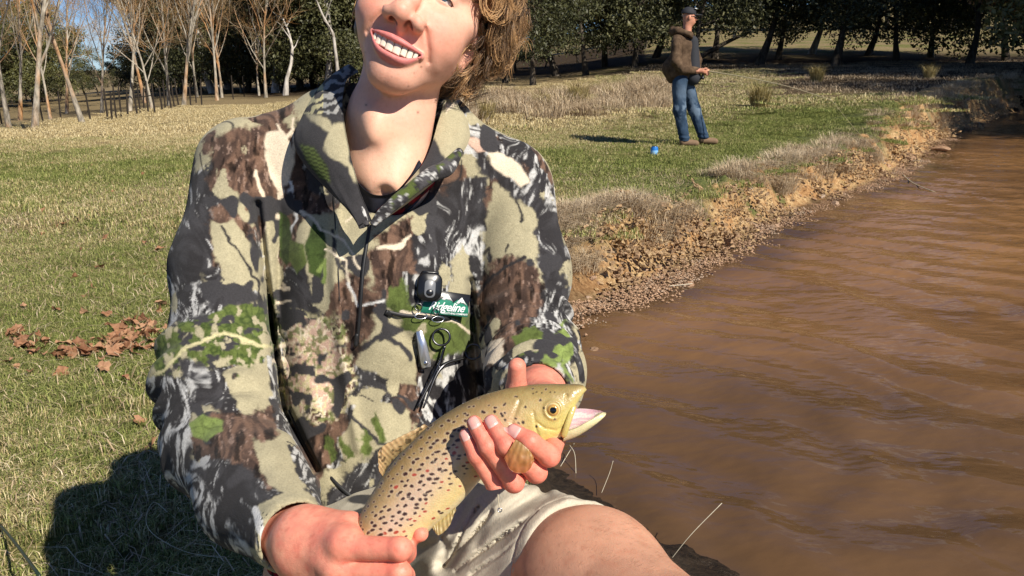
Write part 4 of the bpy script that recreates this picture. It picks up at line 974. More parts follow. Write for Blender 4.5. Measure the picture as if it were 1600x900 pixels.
# ---- printed camouflage: bark, twigs and leaves laid out on the cloth
CB = {'tan': (.36, .32, .205), 'black': (.026, .024, .025), 'char': (.040, .038, .040), 'brown': (.105, .062, .042), 'dbrown': (.055, .034, .026), 'cream': (.66, .56, .42), 'white': (.62, .61, .58),
      'green': (.095, .125, .032), 'dgreen': (.040, .062, .016), 'lime': (.18, .235, .065), 'pink': (.50, .34, .26), 'straw': (.52, .47, .26)}
CB = {k: np.array(v) for k, v in CB.items()}
def camo(uv, depth):
    n3 = lambda sx, sy, s, o=3: fbm(np.stack([uv[:, 0] * sx, uv[:, 1] * sy, depth * 14], -1), o, s)
    wob = np.stack([n3(.035, .035, 201) - .5, n3(.035, .035, 202) - .5], -1) * 34 + np.stack([n3(.14, .14, 203, 2) - .5, n3(.14, .14, 204, 2) - .5], -1) * 9
    W = uv + wob; f = n3(.5, .16, 205, 4); f2 = n3(.32, .32, 206, 4)
    C = np.repeat(CB['tan'][None], len(uv), 0) * (.86 + .30 * n3(.06, .06, 207))[:, None]
    def put(m, col, tex=0.0):
        nonlocal C
        m = np.clip(m, 0, 1)[:, None]; col = CB[col] if isinstance(col, str) else col
        C = C * (1 - m) + col * m
    def poly(pts, col, soft=2.0, warp=1.0): cv = CB[col] * (.62 + .78 * n3(.13, .13, 253, 3))[:, None] * (1 - .35 * sstep(.05, .0, np.abs(n3(.07, .05, 254, 2) - .5)))[:, None] if col in ('green', 'lime', 'dgreen') else CB[col] * (.84 + .32 * n3(.05, .05, 255))[:, None]; put(sstep(soft, -soft, in_poly(uv + wob * warp, pts)), cv)
    def line(pts, w, col, soft=1.4, warp=.5): put(sstep(soft, -soft, in_line(uv + wob * warp, pts, w)), col)
    swx = uv + np.stack([n3(.018, .010, 251, 2) - .5, n3(.018, .010, 252, 2) - .5], -1) * [95, 60]
    def n4(sx, sy, s, o=3): return fbm(np.stack([swx[:, 0] * sx, swx[:, 1] * sy, depth * 14], -1), o, s)
    def bark(pts, kind='grey', soft=4, warp=1.0):
        m = sstep(soft, -soft, in_poly(uv + wob * warp, pts) + (f2 - .5) * 10)
        if kind == 'grey':
            s = n4(.15, .034, 211, 4) + .40 * (n4(.45, .10, 212, 3) - .5); m_ = sstep(.47, .64, s)[:, None]; col = CB['black'] * (1 - m_) + CB['white'] * .78 * m_; col = col * (.65 + .6 * f2)[:, None]
        elif kind == 'char':
            s = n4(.10, .04, 213, 4); col = CB['black'] + (CB['char'] * 1.15 - CB['black']) * sstep(.4, .65, s)[:, None]; col = col + (CB['white'] - col) * (sstep(.60, .74, n4(.20, .045, 214, 4)) * .65)[:, None]
        else:
            s = n4(.12, .05, 215, 5); col = CB['dbrown'] + (CB['brown'] * 1.5 - CB['dbrown']) * sstep(.35, .65, s)[:, None]; col = col + (CB['pink'] * .7 - col) * (sstep(.62, .72, n3(.22, .1, 216, 4)) * .6)[:, None]; col = col * (1 - .8 * sstep(.56, .66, n3(.10, .035, 217, 4)))[:, None]
        put(m, col)
    big = n3(.0085, .007, 241); b2 = n3(.011, .008, 242); b3 = n3(.012, .009, 243)
    bark([(100, 60), (1000, 60), (1000, 1000), (100, 1000)], 'char') if False else None
    def fill(m, kind):
        nonlocal C
        K = C; bark([(0, 0), (1200, 0), (1200, 1200), (0, 1200)], kind); F_ = C; C = K * (1 - m[:, None]) + F_ * m[:, None]
    fill(sstep(.555, .57, big + .05 * (f2 - .5)), 'char'); fill(sstep(.545, .56, b2 + .05 * (f2 - .5)), 'brown'); fill(sstep(.57, .585, b3 + .05 * (f2 - .5)), 'grey')
    put(sstep(.012, .004, np.abs(n3(.012, .012, 244, 2) - .5)) * .9, 'black'); pass
    # body of the pattern -------------------------------------------------
    bark([(330, 215), (420, 180), (470, 200), (480, 300), (470, 380), (430, 420), (400, 360), (360, 330), (330, 290)], 'brown')
    bark([(280, 330), (330, 270), (380, 330), (400, 400), (340, 420), (280, 380)], 'brown')
    bark([(230, 300), (300, 260), (330, 300), (330, 420), (300, 500), (200, 520), (200, 380)], 'char')
    bark([(255, 440), (330, 440), (350, 520), (300, 560), (240, 540)], 'grey')
    poly([(330, 345), (365, 345), (412, 400), (408, 440), (372, 465), (345, 430), (332, 395)], 'tan', warp=.6); line([(345, 350), (372, 395), (400, 440), (405, 470)], 2.0, 'black')
    poly([(340, 270), (362, 285), (395, 345), (390, 352), (360, 320)], 'tan')
    bark([(320, 470), (390, 450), (420, 480), (430, 520), (340, 500)], 'char')
    bark([(472, 190), (500, 180), (540, 240), (560, 330), (530, 340), (480, 310), (470, 250)], 'char')
    bark([(470, 300), (540, 320), (520, 350), (480, 420), (450, 430), (430, 330)], 'brown')
    poly([(412, 208), (445, 205), (458, 240), (452, 275), (440, 300), (424, 280), (414, 245)], 'cream', warp=.5)
    line([(440, 300), (432, 350), (425, 430), (430, 470)], [5, 4, 5, 3], 'cream'); line([(448, 290), (462, 330), (455, 370)], [3, 2, 2], 'white'); line([(432, 195), (445, 215), (462, 200)], 2.2, 'cream'); line([(462, 185), (456, 240)], 2.2, 'cream')
    line([(400, 270), (418, 330), (420, 420)], [3, 4, 5], 'cream'); line([(415, 430), (445, 450), (430, 470)], [6, 3, 1], 'cream')
    bark([(445, 420), (500, 400), (520, 460), (500, 560), (440, 540), (425, 470)], 'char')
    poly([(470, 340), (560, 320), (565, 500), (540, 520), (500, 470), (470, 400)], 'tan', warp=.7)
    line([(470, 430), (500, 470), (520, 560)], 4, 'char'); line([(520, 360), (530, 420), (570, 450)], 3, 'char'); line([(500, 500), (540, 470)], 3.5, 'char')
    bark([(585, 360), (650, 330), (660, 420), (640, 480), (590, 470), (575, 420)], 'brown'); line([(590, 385), (620, 385), (640, 370)], [4, 5, 2], 'cream')
    bark([(650, 330), (700, 290), (760, 280), (770, 350), (720, 380), (700, 450), (660, 440), (640, 400)], 'char')
    bark([(700, 380), (750, 350), (760, 440), (740, 470), (705, 440)], 'grey')
    poly([(775, 290), (830, 310), (845, 350), (800, 400), (770, 410), (760, 350)], 'tan', warp=.7); line([(805, 305), (815, 345), (790, 395)], 2, 'black')
    bark([(745, 240), (800, 250), (860, 330), (840, 330), (780, 290), (745, 275)], 'char'); poly([(760, 225), (800, 250), (830, 285), (815, 292), (770, 262)], 'cream', warp=.4); poly([(725, 210), (750, 215), (770, 235), (745, 240)], 'pink', warp=.6)
    bark([(840, 330), (890, 330), (890, 480), (850, 500), (840, 420)], 'char'); bark([(770, 410), (830, 400), (850, 470), (820, 540), (750, 520), (740, 460)], 'brown')
    bark([(835, 470), (900, 450), (900, 600), (840, 590)], 'grey')
    poly([(700, 410), (725, 380), (745, 460), (720, 480)], 'tan'); line([(740, 470), (770, 430), (820, 400)], 2.5, 'black')
    # pocket area
    poly([(610, 450), (650, 430), (735, 490), (740, 555), (690, 560), (640, 520), (600, 480)], 'green'); bark([(630, 430), (660, 430), (680, 480), (640, 480)], 'grey'); line([(625, 490), (700, 500), (735, 520)], [3, 4, 2], 'cream')
    bark([(655, 560), (740, 545), (745, 640), (720, 680), (650, 690), (640, 620)], 'grey'); bark([(640, 560), (662, 560), (655, 640), (625, 690), (600, 660)], 'brown')
    poly([(740, 545), (790, 530), (785, 570), (748, 572)], 'cream'); bark([(740, 570), (790, 575), (780, 620), (740, 620)], 'char')
    poly([(800, 520), (850, 510), (850, 545), (815, 560)], 'green'); poly([(840, 530), (890, 510), (890, 600), (850, 590)], 'lime'); bark([(790, 575), (880, 570), (885, 620), (790, 620)], 'grey')
    # belly
    poly([(545, 520), (600, 480), (650, 540), (655, 600), (600, 590), (560, 570)], 'tan', warp=.6); line([(560, 545), (600, 520), (640, 560)], 4, 'char'); line([(540, 590), (590, 600), (640, 630)], 3.5, 'char')
    bark([(520, 440), (560, 430), (600, 460), (560, 560), (540, 640), (515, 600), (500, 520)], 'brown'); bark([(440, 640), (530, 600), (540, 680), (500, 760), (470, 700)], 'brown')
    poly([(450, 500), (520, 510), (545, 590), (520, 640), (455, 640), (440, 570)], 'pink'); m = (sstep(6, -6, in_poly(W, [(440, 490), (530, 500), (560, 590), (530, 655), (450, 660), (430, 560)]))); tw = sstep(.10, .03, np.abs(n3(.10, .10, 221, 2) - .5)); put(m * tw * .9, 'straw'); tw = sstep(.06, .01, np.abs(n3(.13, .09, 222, 2) - .5)); put(m * tw, 'cream'); put(m * sstep(.58, .66, n3(.11, .11, 224)) * .8, 'green'); put(m * sstep(.60, .68, n3(.05, .05, 223)), 'char')
    for k in range(6): line([(418 + 3 * k, 455 + 22 * k), (450 + 2 * k, 448 + 22 * k)], [4, 2], 'cream')
    poly([(560, 620), (640, 640), (640, 720), (560, 760), (530, 700)], 'tan', warp=.6); line([(545, 650), (590, 690), (640, 700)], 3.5, 'char')
    for a in ((572, 690), (545, 700), (595, 665), (520, 700)): poly([(a[0] - 6, a[1] - 18), (a[0] + 5, a[1] - 8), (a[0] + 6, a[1] + 14), (a[0] - 4, a[1] + 22), (a[0] - 10, a[1])], 'green')
    bark([(600, 690), (670, 670), (700, 800), (560, 850), (500, 790), (540, 740)], 'char')  # dark print plus the shadow of fish and forearm, painted into the cloth
    put(sstep(.665, .685, n3(.026, .017, 261, 2) + .05 * (f2 - .5)), CB['tan'] * (.8 + .4 * f2)[:, None]); put(sstep(.66, .68, n3(.030, .022, 262, 2)), 'char'); pass
    # leaves with ribs
    for pts, c in (([(488, 345), (505, 355), (513, 395), (500, 435), (484, 425), (476, 385)], 'dgreen'), ([(436, 330), (452, 340), (462, 390), (448, 415), (436, 400)], 'dgreen'), ([(455, 375), (475, 380), (480, 410), (462, 430), (452, 405)], 'green')):
        poly(pts, c, warp=.25)
    line([(500, 425), (512, 410), (505, 440)], 2.5, 'lime')
    line([(470, 330), (500, 355), (540, 380), (560, 420)], 1.8, 'cream'); line([(540, 345), (560, 330), (575, 300)], 1.6, 'cream'); line([(510, 390), (540, 410), (552, 470)], 1.8, 'cream'); line([(545, 440), (560, 480), (600, 470)], 1.6, 'white')
    # sleeve of the near arm: fern, bark stripes, round leaf
    poly([(240, 520), (330, 490), (430, 470), (435, 520), (400, 590), (330, 570), (240, 590)], 'green'); m = sstep(4, -4, in_poly(uv, [(235, 510), (430, 465), (440, 530), (400, 595), (240, 600)])); put(m * sstep(.06, .0, np.abs(n3(.06, .05, 231, 3) - .5)), 'dgreen'); put(m * sstep(.56, .62, n3(.045, .07, 232)), 'char'); put(m * sstep(.60, .66, n3(.08, .06, 233)), 'tan')
    line([(240, 590), (300, 540), (350, 520), (420, 545)], 2.6, 'straw')
    bark([(225, 590), (290, 590), (300, 660), (310, 760), (260, 740), (225, 680)], 'grey'); bark([(280, 560), (400, 590), (420, 640), (350, 650), (290, 620)], 'char')
    poly([(350, 590), (420, 570), (425, 640), (380, 660)], 'tan'); bark([(330, 650), (430, 640), (440, 740), (400, 790), (340, 740)], 'brown'); poly([(395, 690), (440, 680), (480, 770), (450, 780), (410, 740)], 'tan')
    poly([(296, 660), (318, 648), (348, 656), (350, 676), (325, 690), (302, 682)], 'lime', warp=.3); line([(300, 668), (348, 668)], 1.2, 'green')
    bark([(300, 720), (380, 720), (430, 780), (420, 850), (360, 860), (300, 800)], 'char'); bark([(270, 740), (310, 740), (400, 880), (360, 890)], 'grey'); poly([(405, 790), (470, 760), (500, 790), (450, 900), (400, 900), (395, 840)], 'tan', warp=.6); line([(400, 800), (410, 850)], 6, 'white')
    # collar flap pattern follows the same sheet
    C = C * (.90 + .20 * f2)[:, None] * (.93 + .14 * n3(1.1, 1.1, 240, 2))[:, None]
    return np.clip(C, 0, 1)
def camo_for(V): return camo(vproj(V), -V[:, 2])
fleece = Mat('printed_fleece', .95, spec=.08); fleece.b.inputs['Sheen Weight'].default_value = .06; fleece.b.inputs['Sheen Roughness'].default_value = .6
_w = fleece.coords('Object'); _n1 = fleece.noise(_w, 520, 4, .7); _n2 = fleece.noise(_w, 90, 3, .6)
fleece.base(fleece.mix(.35, fleece.attr('Col'), fleece.mix(1.0, fleece.attr('Col'), fleece.ramp(_n1, [(.3, .45), (.7, 1.55)]), 'MULTIPLY')))
fleece.bump(fleece.math('ADD', _n1, fleece.math('MULTIPLY', _n2, .6)), .35, .0022)
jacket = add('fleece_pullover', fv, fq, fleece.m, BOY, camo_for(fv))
# collar flaps (folded cloth sheets with thickness)
def sheet(A, B, nu, nv, bulge, th, nrm=None):
    """cloth between two edge curves, bulged, closed with thickness"""
    a = spline(A, nu); b = spline(B, nu); t = np.linspace(0, 1, nv)[None, :, None]; S = a[:, None] * (1 - t) + b[:, None] * t
    tu = np.gradient(S, axis=0); tv = np.gradient(S, axis=1); N = np.cross(tu, tv); N /= np.linalg.norm(N, axis=-1)[..., None] + 1e-9
    if N[..., 2].mean() < 0: N = -N
    bl = bulge if callable(bulge) else (lambda u, v: bulge * np.sin(np.pi * v))
    U, Vv = np.meshgrid(np.linspace(0, 1, nu), np.linspace(0, 1, nv), indexing='ij'); S = S + N * bl(U, Vv)[..., None]
    thk = th * np.sqrt(np.clip(1 - (2 * Vv - 1) ** 6, .02, 1))[..., None]
    T = S + N * thk * .5; Bm = S - N * thk * .5; V = np.vstack([T.reshape(-1, 3), Bm.reshape(-1, 3)]); n = nu * nv
    i = (np.arange(nu - 1)[:, None] * nv + np.arange(nv - 1)[None]).ravel(); F1 = np.stack([i, i + nv, i + nv + 1, i + 1], -1); F2 = F1[:, ::-1] + n
    def edge(r): return np.stack([r[:-1], r[1:], r[1:] + n, r[:-1] + n], -1)
    g = np.arange(n).reshape(nu, nv); E = np.vstack([edge(g[:, 0]), edge(g[:, -1])[:, ::-1], edge(g[0])[:, ::-1], edge(g[-1])]); return V, np.vstack([F1, F2, E])
def rough_bulge(b, amp, s):
    return lambda u, v: b * np.sin(np.pi * v) ** .8 + amp * (fbm(np.stack([u * 5, v * 3, u * 0], -1), 2, s) - .5)
LC_in = PS([(560, 112, 1.15), (538, 125, 1.095), (536, 172, 1.052), (545, 232, 1.020), (561, 290, 1.002), (578, 346, .996)])
LC_out = PS([(545, 122, 1.19), (505, 150, 1.150), (470, 190, 1.105), (462, 232, 1.062), (505, 290, 1.030), (578, 352, 1.000)])
V, Fq = sheet(LC_in, LC_out, 110, 70, rough_bulge(.012, .006, 251), .006)
def collar_col(V, side):
    uv = vproj(V); d = -V[:, 2]; C = camo(uv + (np.array([60, 260]) if side else np.array([-150, 120])), d)
    w = np.stack([fbm(np.stack([uv[:, 0] * .05, uv[:, 1] * .05, d * 9], -1), 3, 261) - .5, fbm(np.stack([uv[:, 0] * .05, uv[:, 1] * .05, d * 9], -1), 3, 262) - .5], -1) * 18; W = uv + w
    def poly(p, c, s=2.5):
        nonlocal C
        m = sstep(s, -s, in_poly(W, p))[:, None]; C = C * (1 - m) + CB[c] * m
    if side:
        C[:] = CB['tan'] * 1.05; poly([(655, 228), (680, 215), (700, 250), (690, 270), (655, 275)], 'char'); poly([(700, 160), (716, 165), (700, 172)], 'cream')
        C = C * (.9 + .2 * fbm(V * 150, 3, 263))[:, None]
    else:
        C[:] = CB['char'] * .9; poly([(520, 190), (545, 190), (550, 260), (520, 250), (505, 225)], 'tan'); poly([(478, 180), (505, 180), (530, 210), (500, 205)], 'tan'); poly([(540, 240), (560, 260), (568, 290), (550, 280)], 'tan')
        m = (sstep(3, -3, in_poly(uv, [(468, 225), (490, 230), (512, 262), (516, 285), (500, 278), (478, 250)])))[:, None]; r_ = sstep(.4, .6, np.sin((uv[:, 0] * .5 + uv[:, 1]) * .9) * .5 + .5)[:, None]; C = C * (1 - m) + (CB['green'] * (.35 + .9 * r_)) * m
        s = (uv[:, 1] < 178) * sstep(-.1, .15, np.sin((uv[:, 1] * 1.0 + uv[:, 0] * .45) * .50 + w[:, 0] * .9) + 1.2 * (fbm(V * 60, 2, 265) - .5)); s = np.clip(s, 0, 1)[:, None]; C = C * (1 - s) + np.where((uv[:, 0] < 505)[:, None], CB['straw'] * .95, CB['white'] * .45) * s
        C = C * (.85 + .3 * fbm(V * 150, 3, 264))[:, None]
    return C
add('collar', V, Fq, fleece.m, jacket, collar_col(V, 0))
RC_in = PS([(655, 118, 1.16), (690, 152, 1.130), (682, 200, 1.085), (664, 250, 1.050), (625, 298, 1.018), (582, 346, .998)])
RC_out = PS([(668, 120, 1.20), (705, 160, 1.170), (735, 196, 1.140), (722, 240, 1.085), (660, 300, 1.035), (587, 352, 1.000)])
V, Fq = sheet(RC_in, RC_out, 110, 70, rough_bulge(.009, .004, 252), .006)
add('collar', V, Fq, fleece.m, jacket, collar_col(V, 1))
# rolled edge of the placket beside the opening
def roll(pts, rad, nm, colf, wob=.0015, k=16, n=90, seed=0):
    c = spline(PS(pts), n); r = spline(np.array(rad)[:, None], n)[:, 0] * (1 + .16 * (fbm(c * 60, 2, 270 + seed) - .5)); V, Fq = tube(c, r, k); V = V + wob * (fbm(V * 50, 2, 271)[:, None] - .5); return add(nm, V, Fq, fleece.m, jacket, colf(V), tris=True)
def dark_bark_col(V):
    d = -V[:, 2]; uv = vproj(V); s = fbm(np.stack([uv[:, 0] * .12, uv[:, 1] * .12, d * 9], -1), 4, 281); c = CB['black'] + (CB['char'] * 1.8 - CB['black']) * sstep(.4, .62, s)[:, None]
    s2 = sstep(.60, .70, fbm(np.stack([uv[:, 0] * .2, uv[:, 1] * .14, d * 9], -1), 3, 282))[:, None]; c = c + (CB['white'] * .8 - c) * s2; g = sstep(.60, .66, fbm(np.stack([uv[:, 0] * .07, uv[:, 1] * .07, d * 9], -1), 3, 283))[:, None]; return c + (CB['green'] * .8 - c) * g
roll([(582, 352, .992), (602, 330, .996), (640, 298, 1.010), (672, 274, 1.026), (698, 262, 1.045), (718, 236, 1.070)], [.0045, .0075, .0085, .0095, .0105, .0050], 'placket', dark_bark_col)
roll([(574, 352, .996), (562, 322, .999), (540, 300, 1.010), (508, 285, 1.025)], [.003, .0038, .004, .003], 'placket', dark_bark_col, seed=3)
# zip, seams, pocket
blk = plain('black_tape', (.012, .012, .013), .55)
def on_fleece(pts, off): return np.array([surf(x, y, off=off)[0] for x, y in pts])
zp = spline(on_fleece([(578, 352), (573, 385), (568, 420), (565, 460), (562, 500), (559, 535)], .0012), 60)
V, Fq = tube(zp, .0022, 8); add('zip', V, Fq, blk, jacket, tris=True)
V, Fq = tube(spline(on_fleece([(560, 520), (558, 540)], .004), 8), [.002, .0026, .0026, .0026, .0026, .0026, .003, .002], 8); add('zip_pull', V, Fq, blk, jacket, tris=True)
def strip(name, pts, w, off, mat, n=50, flat=.35):
    c = spline(on_fleece(pts, off), n); V, Fq = tube(c, w, 8, flat=flat); return add(name, V, Fq, mat, jacket, tris=True)
strip('seam', [(521, 305), (524, 350), (528, 420), (530, 470)], .0009, .0002, blk)
strip('pocket_zip', [(602, 486), (630, 492), (665, 495), (700, 498), (735, 497)], .0024, .0010, blk)
strip('zip_pull', [(601, 486), (612, 492)], .0032, .0030, blk, 6)
strip('hem_cord', [(452, 640), (480, 700), (520, 750), (566, 790)], .0022, .0005, blk)
# undershirts
tee = plain('navy_jersey', (.020, .022, .040), .85)
def neck_surf(px, py, off, d0=.9): 
    return surf(px, py, d0, 1.25, off, neck_f)[0]
def band(name, a, b, mat, off=.0022, col=None, th=.0025, nu=40, nv=10, bulge=.001):
    A = np.array([neck_surf(x, y, off) for x, y in a]); B = np.array([neck_surf(x, y, off * .8) for x, y in b]); V, Fq = sheet(A, B, nu, nv, bulge, th); return add(name, V, Fq, mat, BOY, None if col is None else col(V))
band('undershirt', [(556, 262), (563, 285), (580, 300), (600, 303), (620, 296), (640, 272), (652, 250)], [(548, 290), (556, 320), (572, 345), (592, 352), (620, 340), (650, 315), (668, 285)], tee, .003)
check = Mat('red_black_check', .85, spec=.1); check.base(check.attr('Col'))
def check_col(V):
    uv = vproj(V); a = (np.floor((uv[:, 0] * .75 - uv[:, 1] * .66) / 16) + np.floor((uv[:, 0] * .66 + uv[:, 1] * .75) / 19)) % 2
    return np.where(a[:, None] > 0, [.22, .012, .018], [.012, .010, .012]) * (.8 + .4 * fbm(V * 300, 2, 290))[:, None]
band('check_shirt', [(681, 196), (672, 226), (655, 252), (632, 282), (606, 312), (582, 330)], [(700, 225), (690, 258), (668, 290), (640, 315), (612, 338), (586, 350)], check.m, .008, check_col, .003)
band('check_shirt', [(551, 262), (558, 295), (568, 325), (578, 345)], [(540, 280), (546, 310), (560, 335), (574, 350)], check.m, .006, check_col, .003)
cuff_c = PS([(431, 880, .765), (428, 888, .77), (450, 905, .765)])
V, Fq = tube(spline(cuff_c, 12), .006, 8); add('check_cuff', V, Fq, check.m, BOY, check_col(V), tris=False)
# ---------------------------------------------------------------- shorts
SH = PS([(600, 890, 1.05), (700, 888, .94), (800, 890, .83), (911, 899, .740)])
def shorts_f(p):
    d = chain(p, SH, [.112, .092, .078, .0680], .03)
    d = smin(d, ell(p, P(560, 930, 1.10), (.15, .11, .11)), .05); d = smin(d, chain(p, [P(520, 905, 1.10), w2c(np.array([[-.20, .98, .14]]))[0]], [.11, .085], .03), .04)
    ax = SH[3] - SH[2]; ax = ax / np.linalg.norm(ax); u = (p - SH[3]) @ ax
    uv = vproj(p); n = fbm(p * 11, 3, 301); hk_ = sstep(-.004, -.045, u)
    # folds radiating from the groin towards the hem
    w = 0
    for pts, amp, wd in [([(690, 880), (760, 820), (850, 770)], -.007, 7), ([(710, 890), (790, 840), (850, 800)], -.005, 6), ([(730, 790), (700, 850), (690, 890)], -.006, 6), ([(745, 800), (720, 850), (700, 890)], -.0055, 6), ([(760, 790), (745, 850)], -.004, 6), ([(820, 830), (800, 900)], -.006, 6), ([(780, 760), (850, 745), (900, 760)], .004, 12), ([(650, 860), (690, 850)], -.006, 7)]:
        w = w + .8 * amp * np.exp(-(np.maximum(in_line(uv, pts, 0.0), 0) / (wd * 1.7)) ** 2)
    for pts, amp, wd in [([(695, 884), (742, 832), (768, 800)], .0045, 3.0), ([(706, 868), (726, 822), (748, 792)], .0040, 2.6), ([(712, 892), (760, 856), (838, 800)], .0045, 3.2), ([(736, 898), (790, 860), (826, 826)], .0035, 2.8), ([(800, 762), (842, 752), (880, 752)], .0030, 3.0), ([(690, 842), (702, 800), (722, 780)], .0035, 2.6)]:
        d = d + amp * np.exp(-(np.maximum(in_line(uv, pts, 0.0), 0) / wd) ** 2) * hk_
    d = d - w * hk_ - .006 * (n - .5) + .007 * np.abs(fbm(np.stack([(uv[:, 0] * .60 + uv[:, 1] * .80) * .040, (uv[:, 0] * .80 - uv[:, 1] * .60) * .010, p[:, 2] * 8], -1), 3, 302) - .5) + .0012 * np.exp(-((u + .016) / .0014) ** 2)
    d = smax(d, u - .004 * (n - .5), .004)
    return smax(d, -cone(p, SH[2] + (SH[3] - SH[2]) * .62, SH[3] + ax * .03, .050, .0630), .003)
slo = np.array([P(470, 0, 1.15)[0], P(0, 1080, 1.05)[1] - .05, -1.35]); shi = np.array([P(975, 0, .74)[0] + .02, P(0, 700, .85)[1], -.62])
sv, sq = solid(shorts_f, slo, shi, .0036, 1, 2)
cloth = Mat('khaki_cotton', .85, spec=.15); _w = cloth.coords('Object'); _n = cloth.noise(_w, 30, 4, .6); _n2 = cloth.noise(cloth.coords('Object', (1, .2, 1)), 900, 2)
cloth.base(cloth.mix(.25, cloth.ramp(_n, [(.3, (.47, .42, .32)), (.7, (.60, .55, .44))]), cloth.ramp(_n2, [(.3, (.25, .22, .16)), (.7, (.62, .58, .47))]))); cloth.bump(cloth.math('ADD', _n2, _n), .25, .0015)
shorts = add('shorts', sv, sq, cloth.m, BOY)
# ---------------------------------------------------------------- wavy hair
hair_m = Mat('wavy_hair', .42, spec=.45); hair_m.base(hair_m.attr('Col')); hair_m.b.inputs['Sheen Weight'].default_value = .1
hr = np.random.default_rng(5)
def cap_f(p):
    q = c2h(p); x = np.abs(q[:, 0]); d = ell(q, (0, .058, -.030), (.083, .088, .096)); d = smin(d, ell(q, (0, -.015, -.062), (.070, .062, .052)), .03)
    for s in (-1, 1): d = smin(d, ell(q, (s * .070, .010, -.045), (.018, .045, .034)), .02)
    face = ell(q, (0, -.010, .085), (.066, .092, .085)); d = smax(d, -face, .01)
    d = d - .008 * (fbm(q * 60, 3, 311) - .5) - .010 * (fbm(q * 22, 2, 312) - .5); return smax(d, -(q[:, 1] + .062), .01)
V, Q = solid(cap_f, H0 - [.16, .14, .17], H0 + [.17, .18, .13], .005, 0, 2)
hcap = V, Q
def hcol(n, t): 
    a = np.array([.052, .024, .011]); b = np.array([.60, .35, .15]); return a + (b - a) * np.clip(n + .10 * t, 0, 1)[..., None]
# roots over the scalp
locks = []; n_s = 0
U0 = np.array([0, 1.0, 0]) @ HB                      # "up" of the picture in head space
while len(locks) < 520:
    d = hr.normal(size=3); d /= np.linalg.norm(d); q = np.array([0, .050, -.028]) + d * [.078, .084, .092]
    if q[1] < -.028 or (q[2] > .045 and q[1] < .088) or (q[2] > .012 and q[1] < .045): continue
    if q[2] < -.05 and q[1] > -.02 and hr.random() < .5: continue
    locks.append((q, d))
for k in range(300):                                  # fuller side and nape by the visible ear
    q = np.array([(.066 + .014 * hr.random()), .008 + .08 * hr.random(), -.070 + .058 * hr.random()]); locks.append((q, np.array([.9, .1, .1 - .3 * hr.random()])))
for k in range(26):
    q = np.array([.048 + .020 * hr.random(), -.020 + .04 * hr.random(), -.078 + .045 * hr.random()]); locks.append((q, np.array([.5, -.4, -.3])))
for k in range(34):
    q = np.array([-.066 - .012 * hr.random(), -.010 + .08 * hr.random(), -.060 + .055 * hr.random()]); locks.append((q, np.array([-.7, .1, .0])))
parts_h = []; m = 20; t = np.linspace(0, 1, m)
for q, d in locks:
    d = d / np.linalg.norm(d); L = .028 + .018 * hr.random(); side = q[0] > .03
    if q[0] < -.03: L *= .55
    ph = hr.random() * 6.28; cur = (.0075 if side else .0060) + .0055 * hr.random(); turns = 1.2 + 1.2 * hr.random(); fwd = hr.normal(-.1, .22)
    if side: d = d + np.array([.35, .1, fwd])
    base_n = hr.random() ** 2.4 * .85
    ax = np.cross(d, [.2, .9, .3]); ax /= np.linalg.norm(ax); ay = np.cross(d, ax); g = -U0
    core = q + (d[None] * (t * (1 - .35 * t))[:, None] + g[None] * (t ** 1.7 * .24)[:, None] + np.array([.12 * hr.normal(), 0, .12 * hr.normal()])[None] * (t ** 2)[:, None]) * L
    sp_ = sstep(0, .3, t) * cur
    core = core + (np.cos(ph + t * turns * 6.28) * sp_)[:, None] * ax + (np.sin(ph + t * turns * 6.28) * sp_)[:, None] * ay
    for j in range(11):
        off = hr.normal(0, .0014, 3); w = (1 + .6 * t)[:, None]; s_ = core + off * w + hr.normal(0, .0010, 3) * (t ** 2)[:, None] * 3 + (np.sin(ph + j + t * (turns + 1.2) * 6.28) * .0012 * t)[:, None] * ay
        V, Fq = tube(s_, (.00075 if side else .0012) * (1 - .75 * t) * (.8 + .5 * hr.random()), 3, cap=False); c = hcol(np.repeat(base_n + .25 * hr.random() + .10 * np.sin(ph + t * turns * 6.28), 3), np.repeat(t, 3)); parts_h.append((V, Fq, c))
HV, HF_, HC = join(parts_h)
add('hair', h2c(HV), HF_, hair_m.m, BOY, HC)
add('scalp_hair', hcap[0], hcap[1], hair_m.m, BOY, np.repeat(np.array([[.045, .026, .014]]), len(hcap[0]), 0) * (.6 + .9 * fbm(hcap[0] * 300, 2, 313))[:, None])
# ---------------------------------------------------------------- brown trout
FD = .728; FST = np.array([  # top x,y, bottom x,y, half thickness (m), depth
 (520, 925, 556, 945, .0040, .716), (533, 897, 585, 920, .0085, .716), (543, 865, 615, 885, .0125, .718), (552, 832, 655, 846, .0160, .721), (562, 805, 678, 822, .0178, .724), (580, 772, 708, 797, .0192, .727), (603, 738, 735, 768, .0200, .729), (630, 704, 758, 742, .0202, .730), (662, 672, 782, 726, .0202, .730),
 (700, 644, 806, 716, .0200, .730), (742, 622, 830, 709, .0198, .730), (784, 609, 850, 701, .0192, .730), (824, 602, 865, 692, .0182, .730), (854, 600, 879, 681, .0165, .729), (878, 600, 888, 664, .0135, .728), (894, 600, 895, 643, .0105, .727), (905, 600.5, 903, 628, .0075, .727), (912, 602.5, 910, 617, .0046, .727), (916.5, 608, 916, 610, .0008, .727)], float)
NS, NA = 400, 240
cl = np.r_[0, np.cumsum(np.hypot(*np.diff((FST[:, :2] + FST[:, 2:4]) / 2, axis=0).T))]
ks = FST; tt = np.interp(np.linspace(0, cl[-1], NS), cl, np.arange(len(FST)))
_p = np.vstack([2 * ks[0] - ks[1], ks, 2 * ks[-1] - ks[-2]]); _i = np.minimum(tt.astype(int), len(ks) - 2); _f = (tt - _i)[:, None]
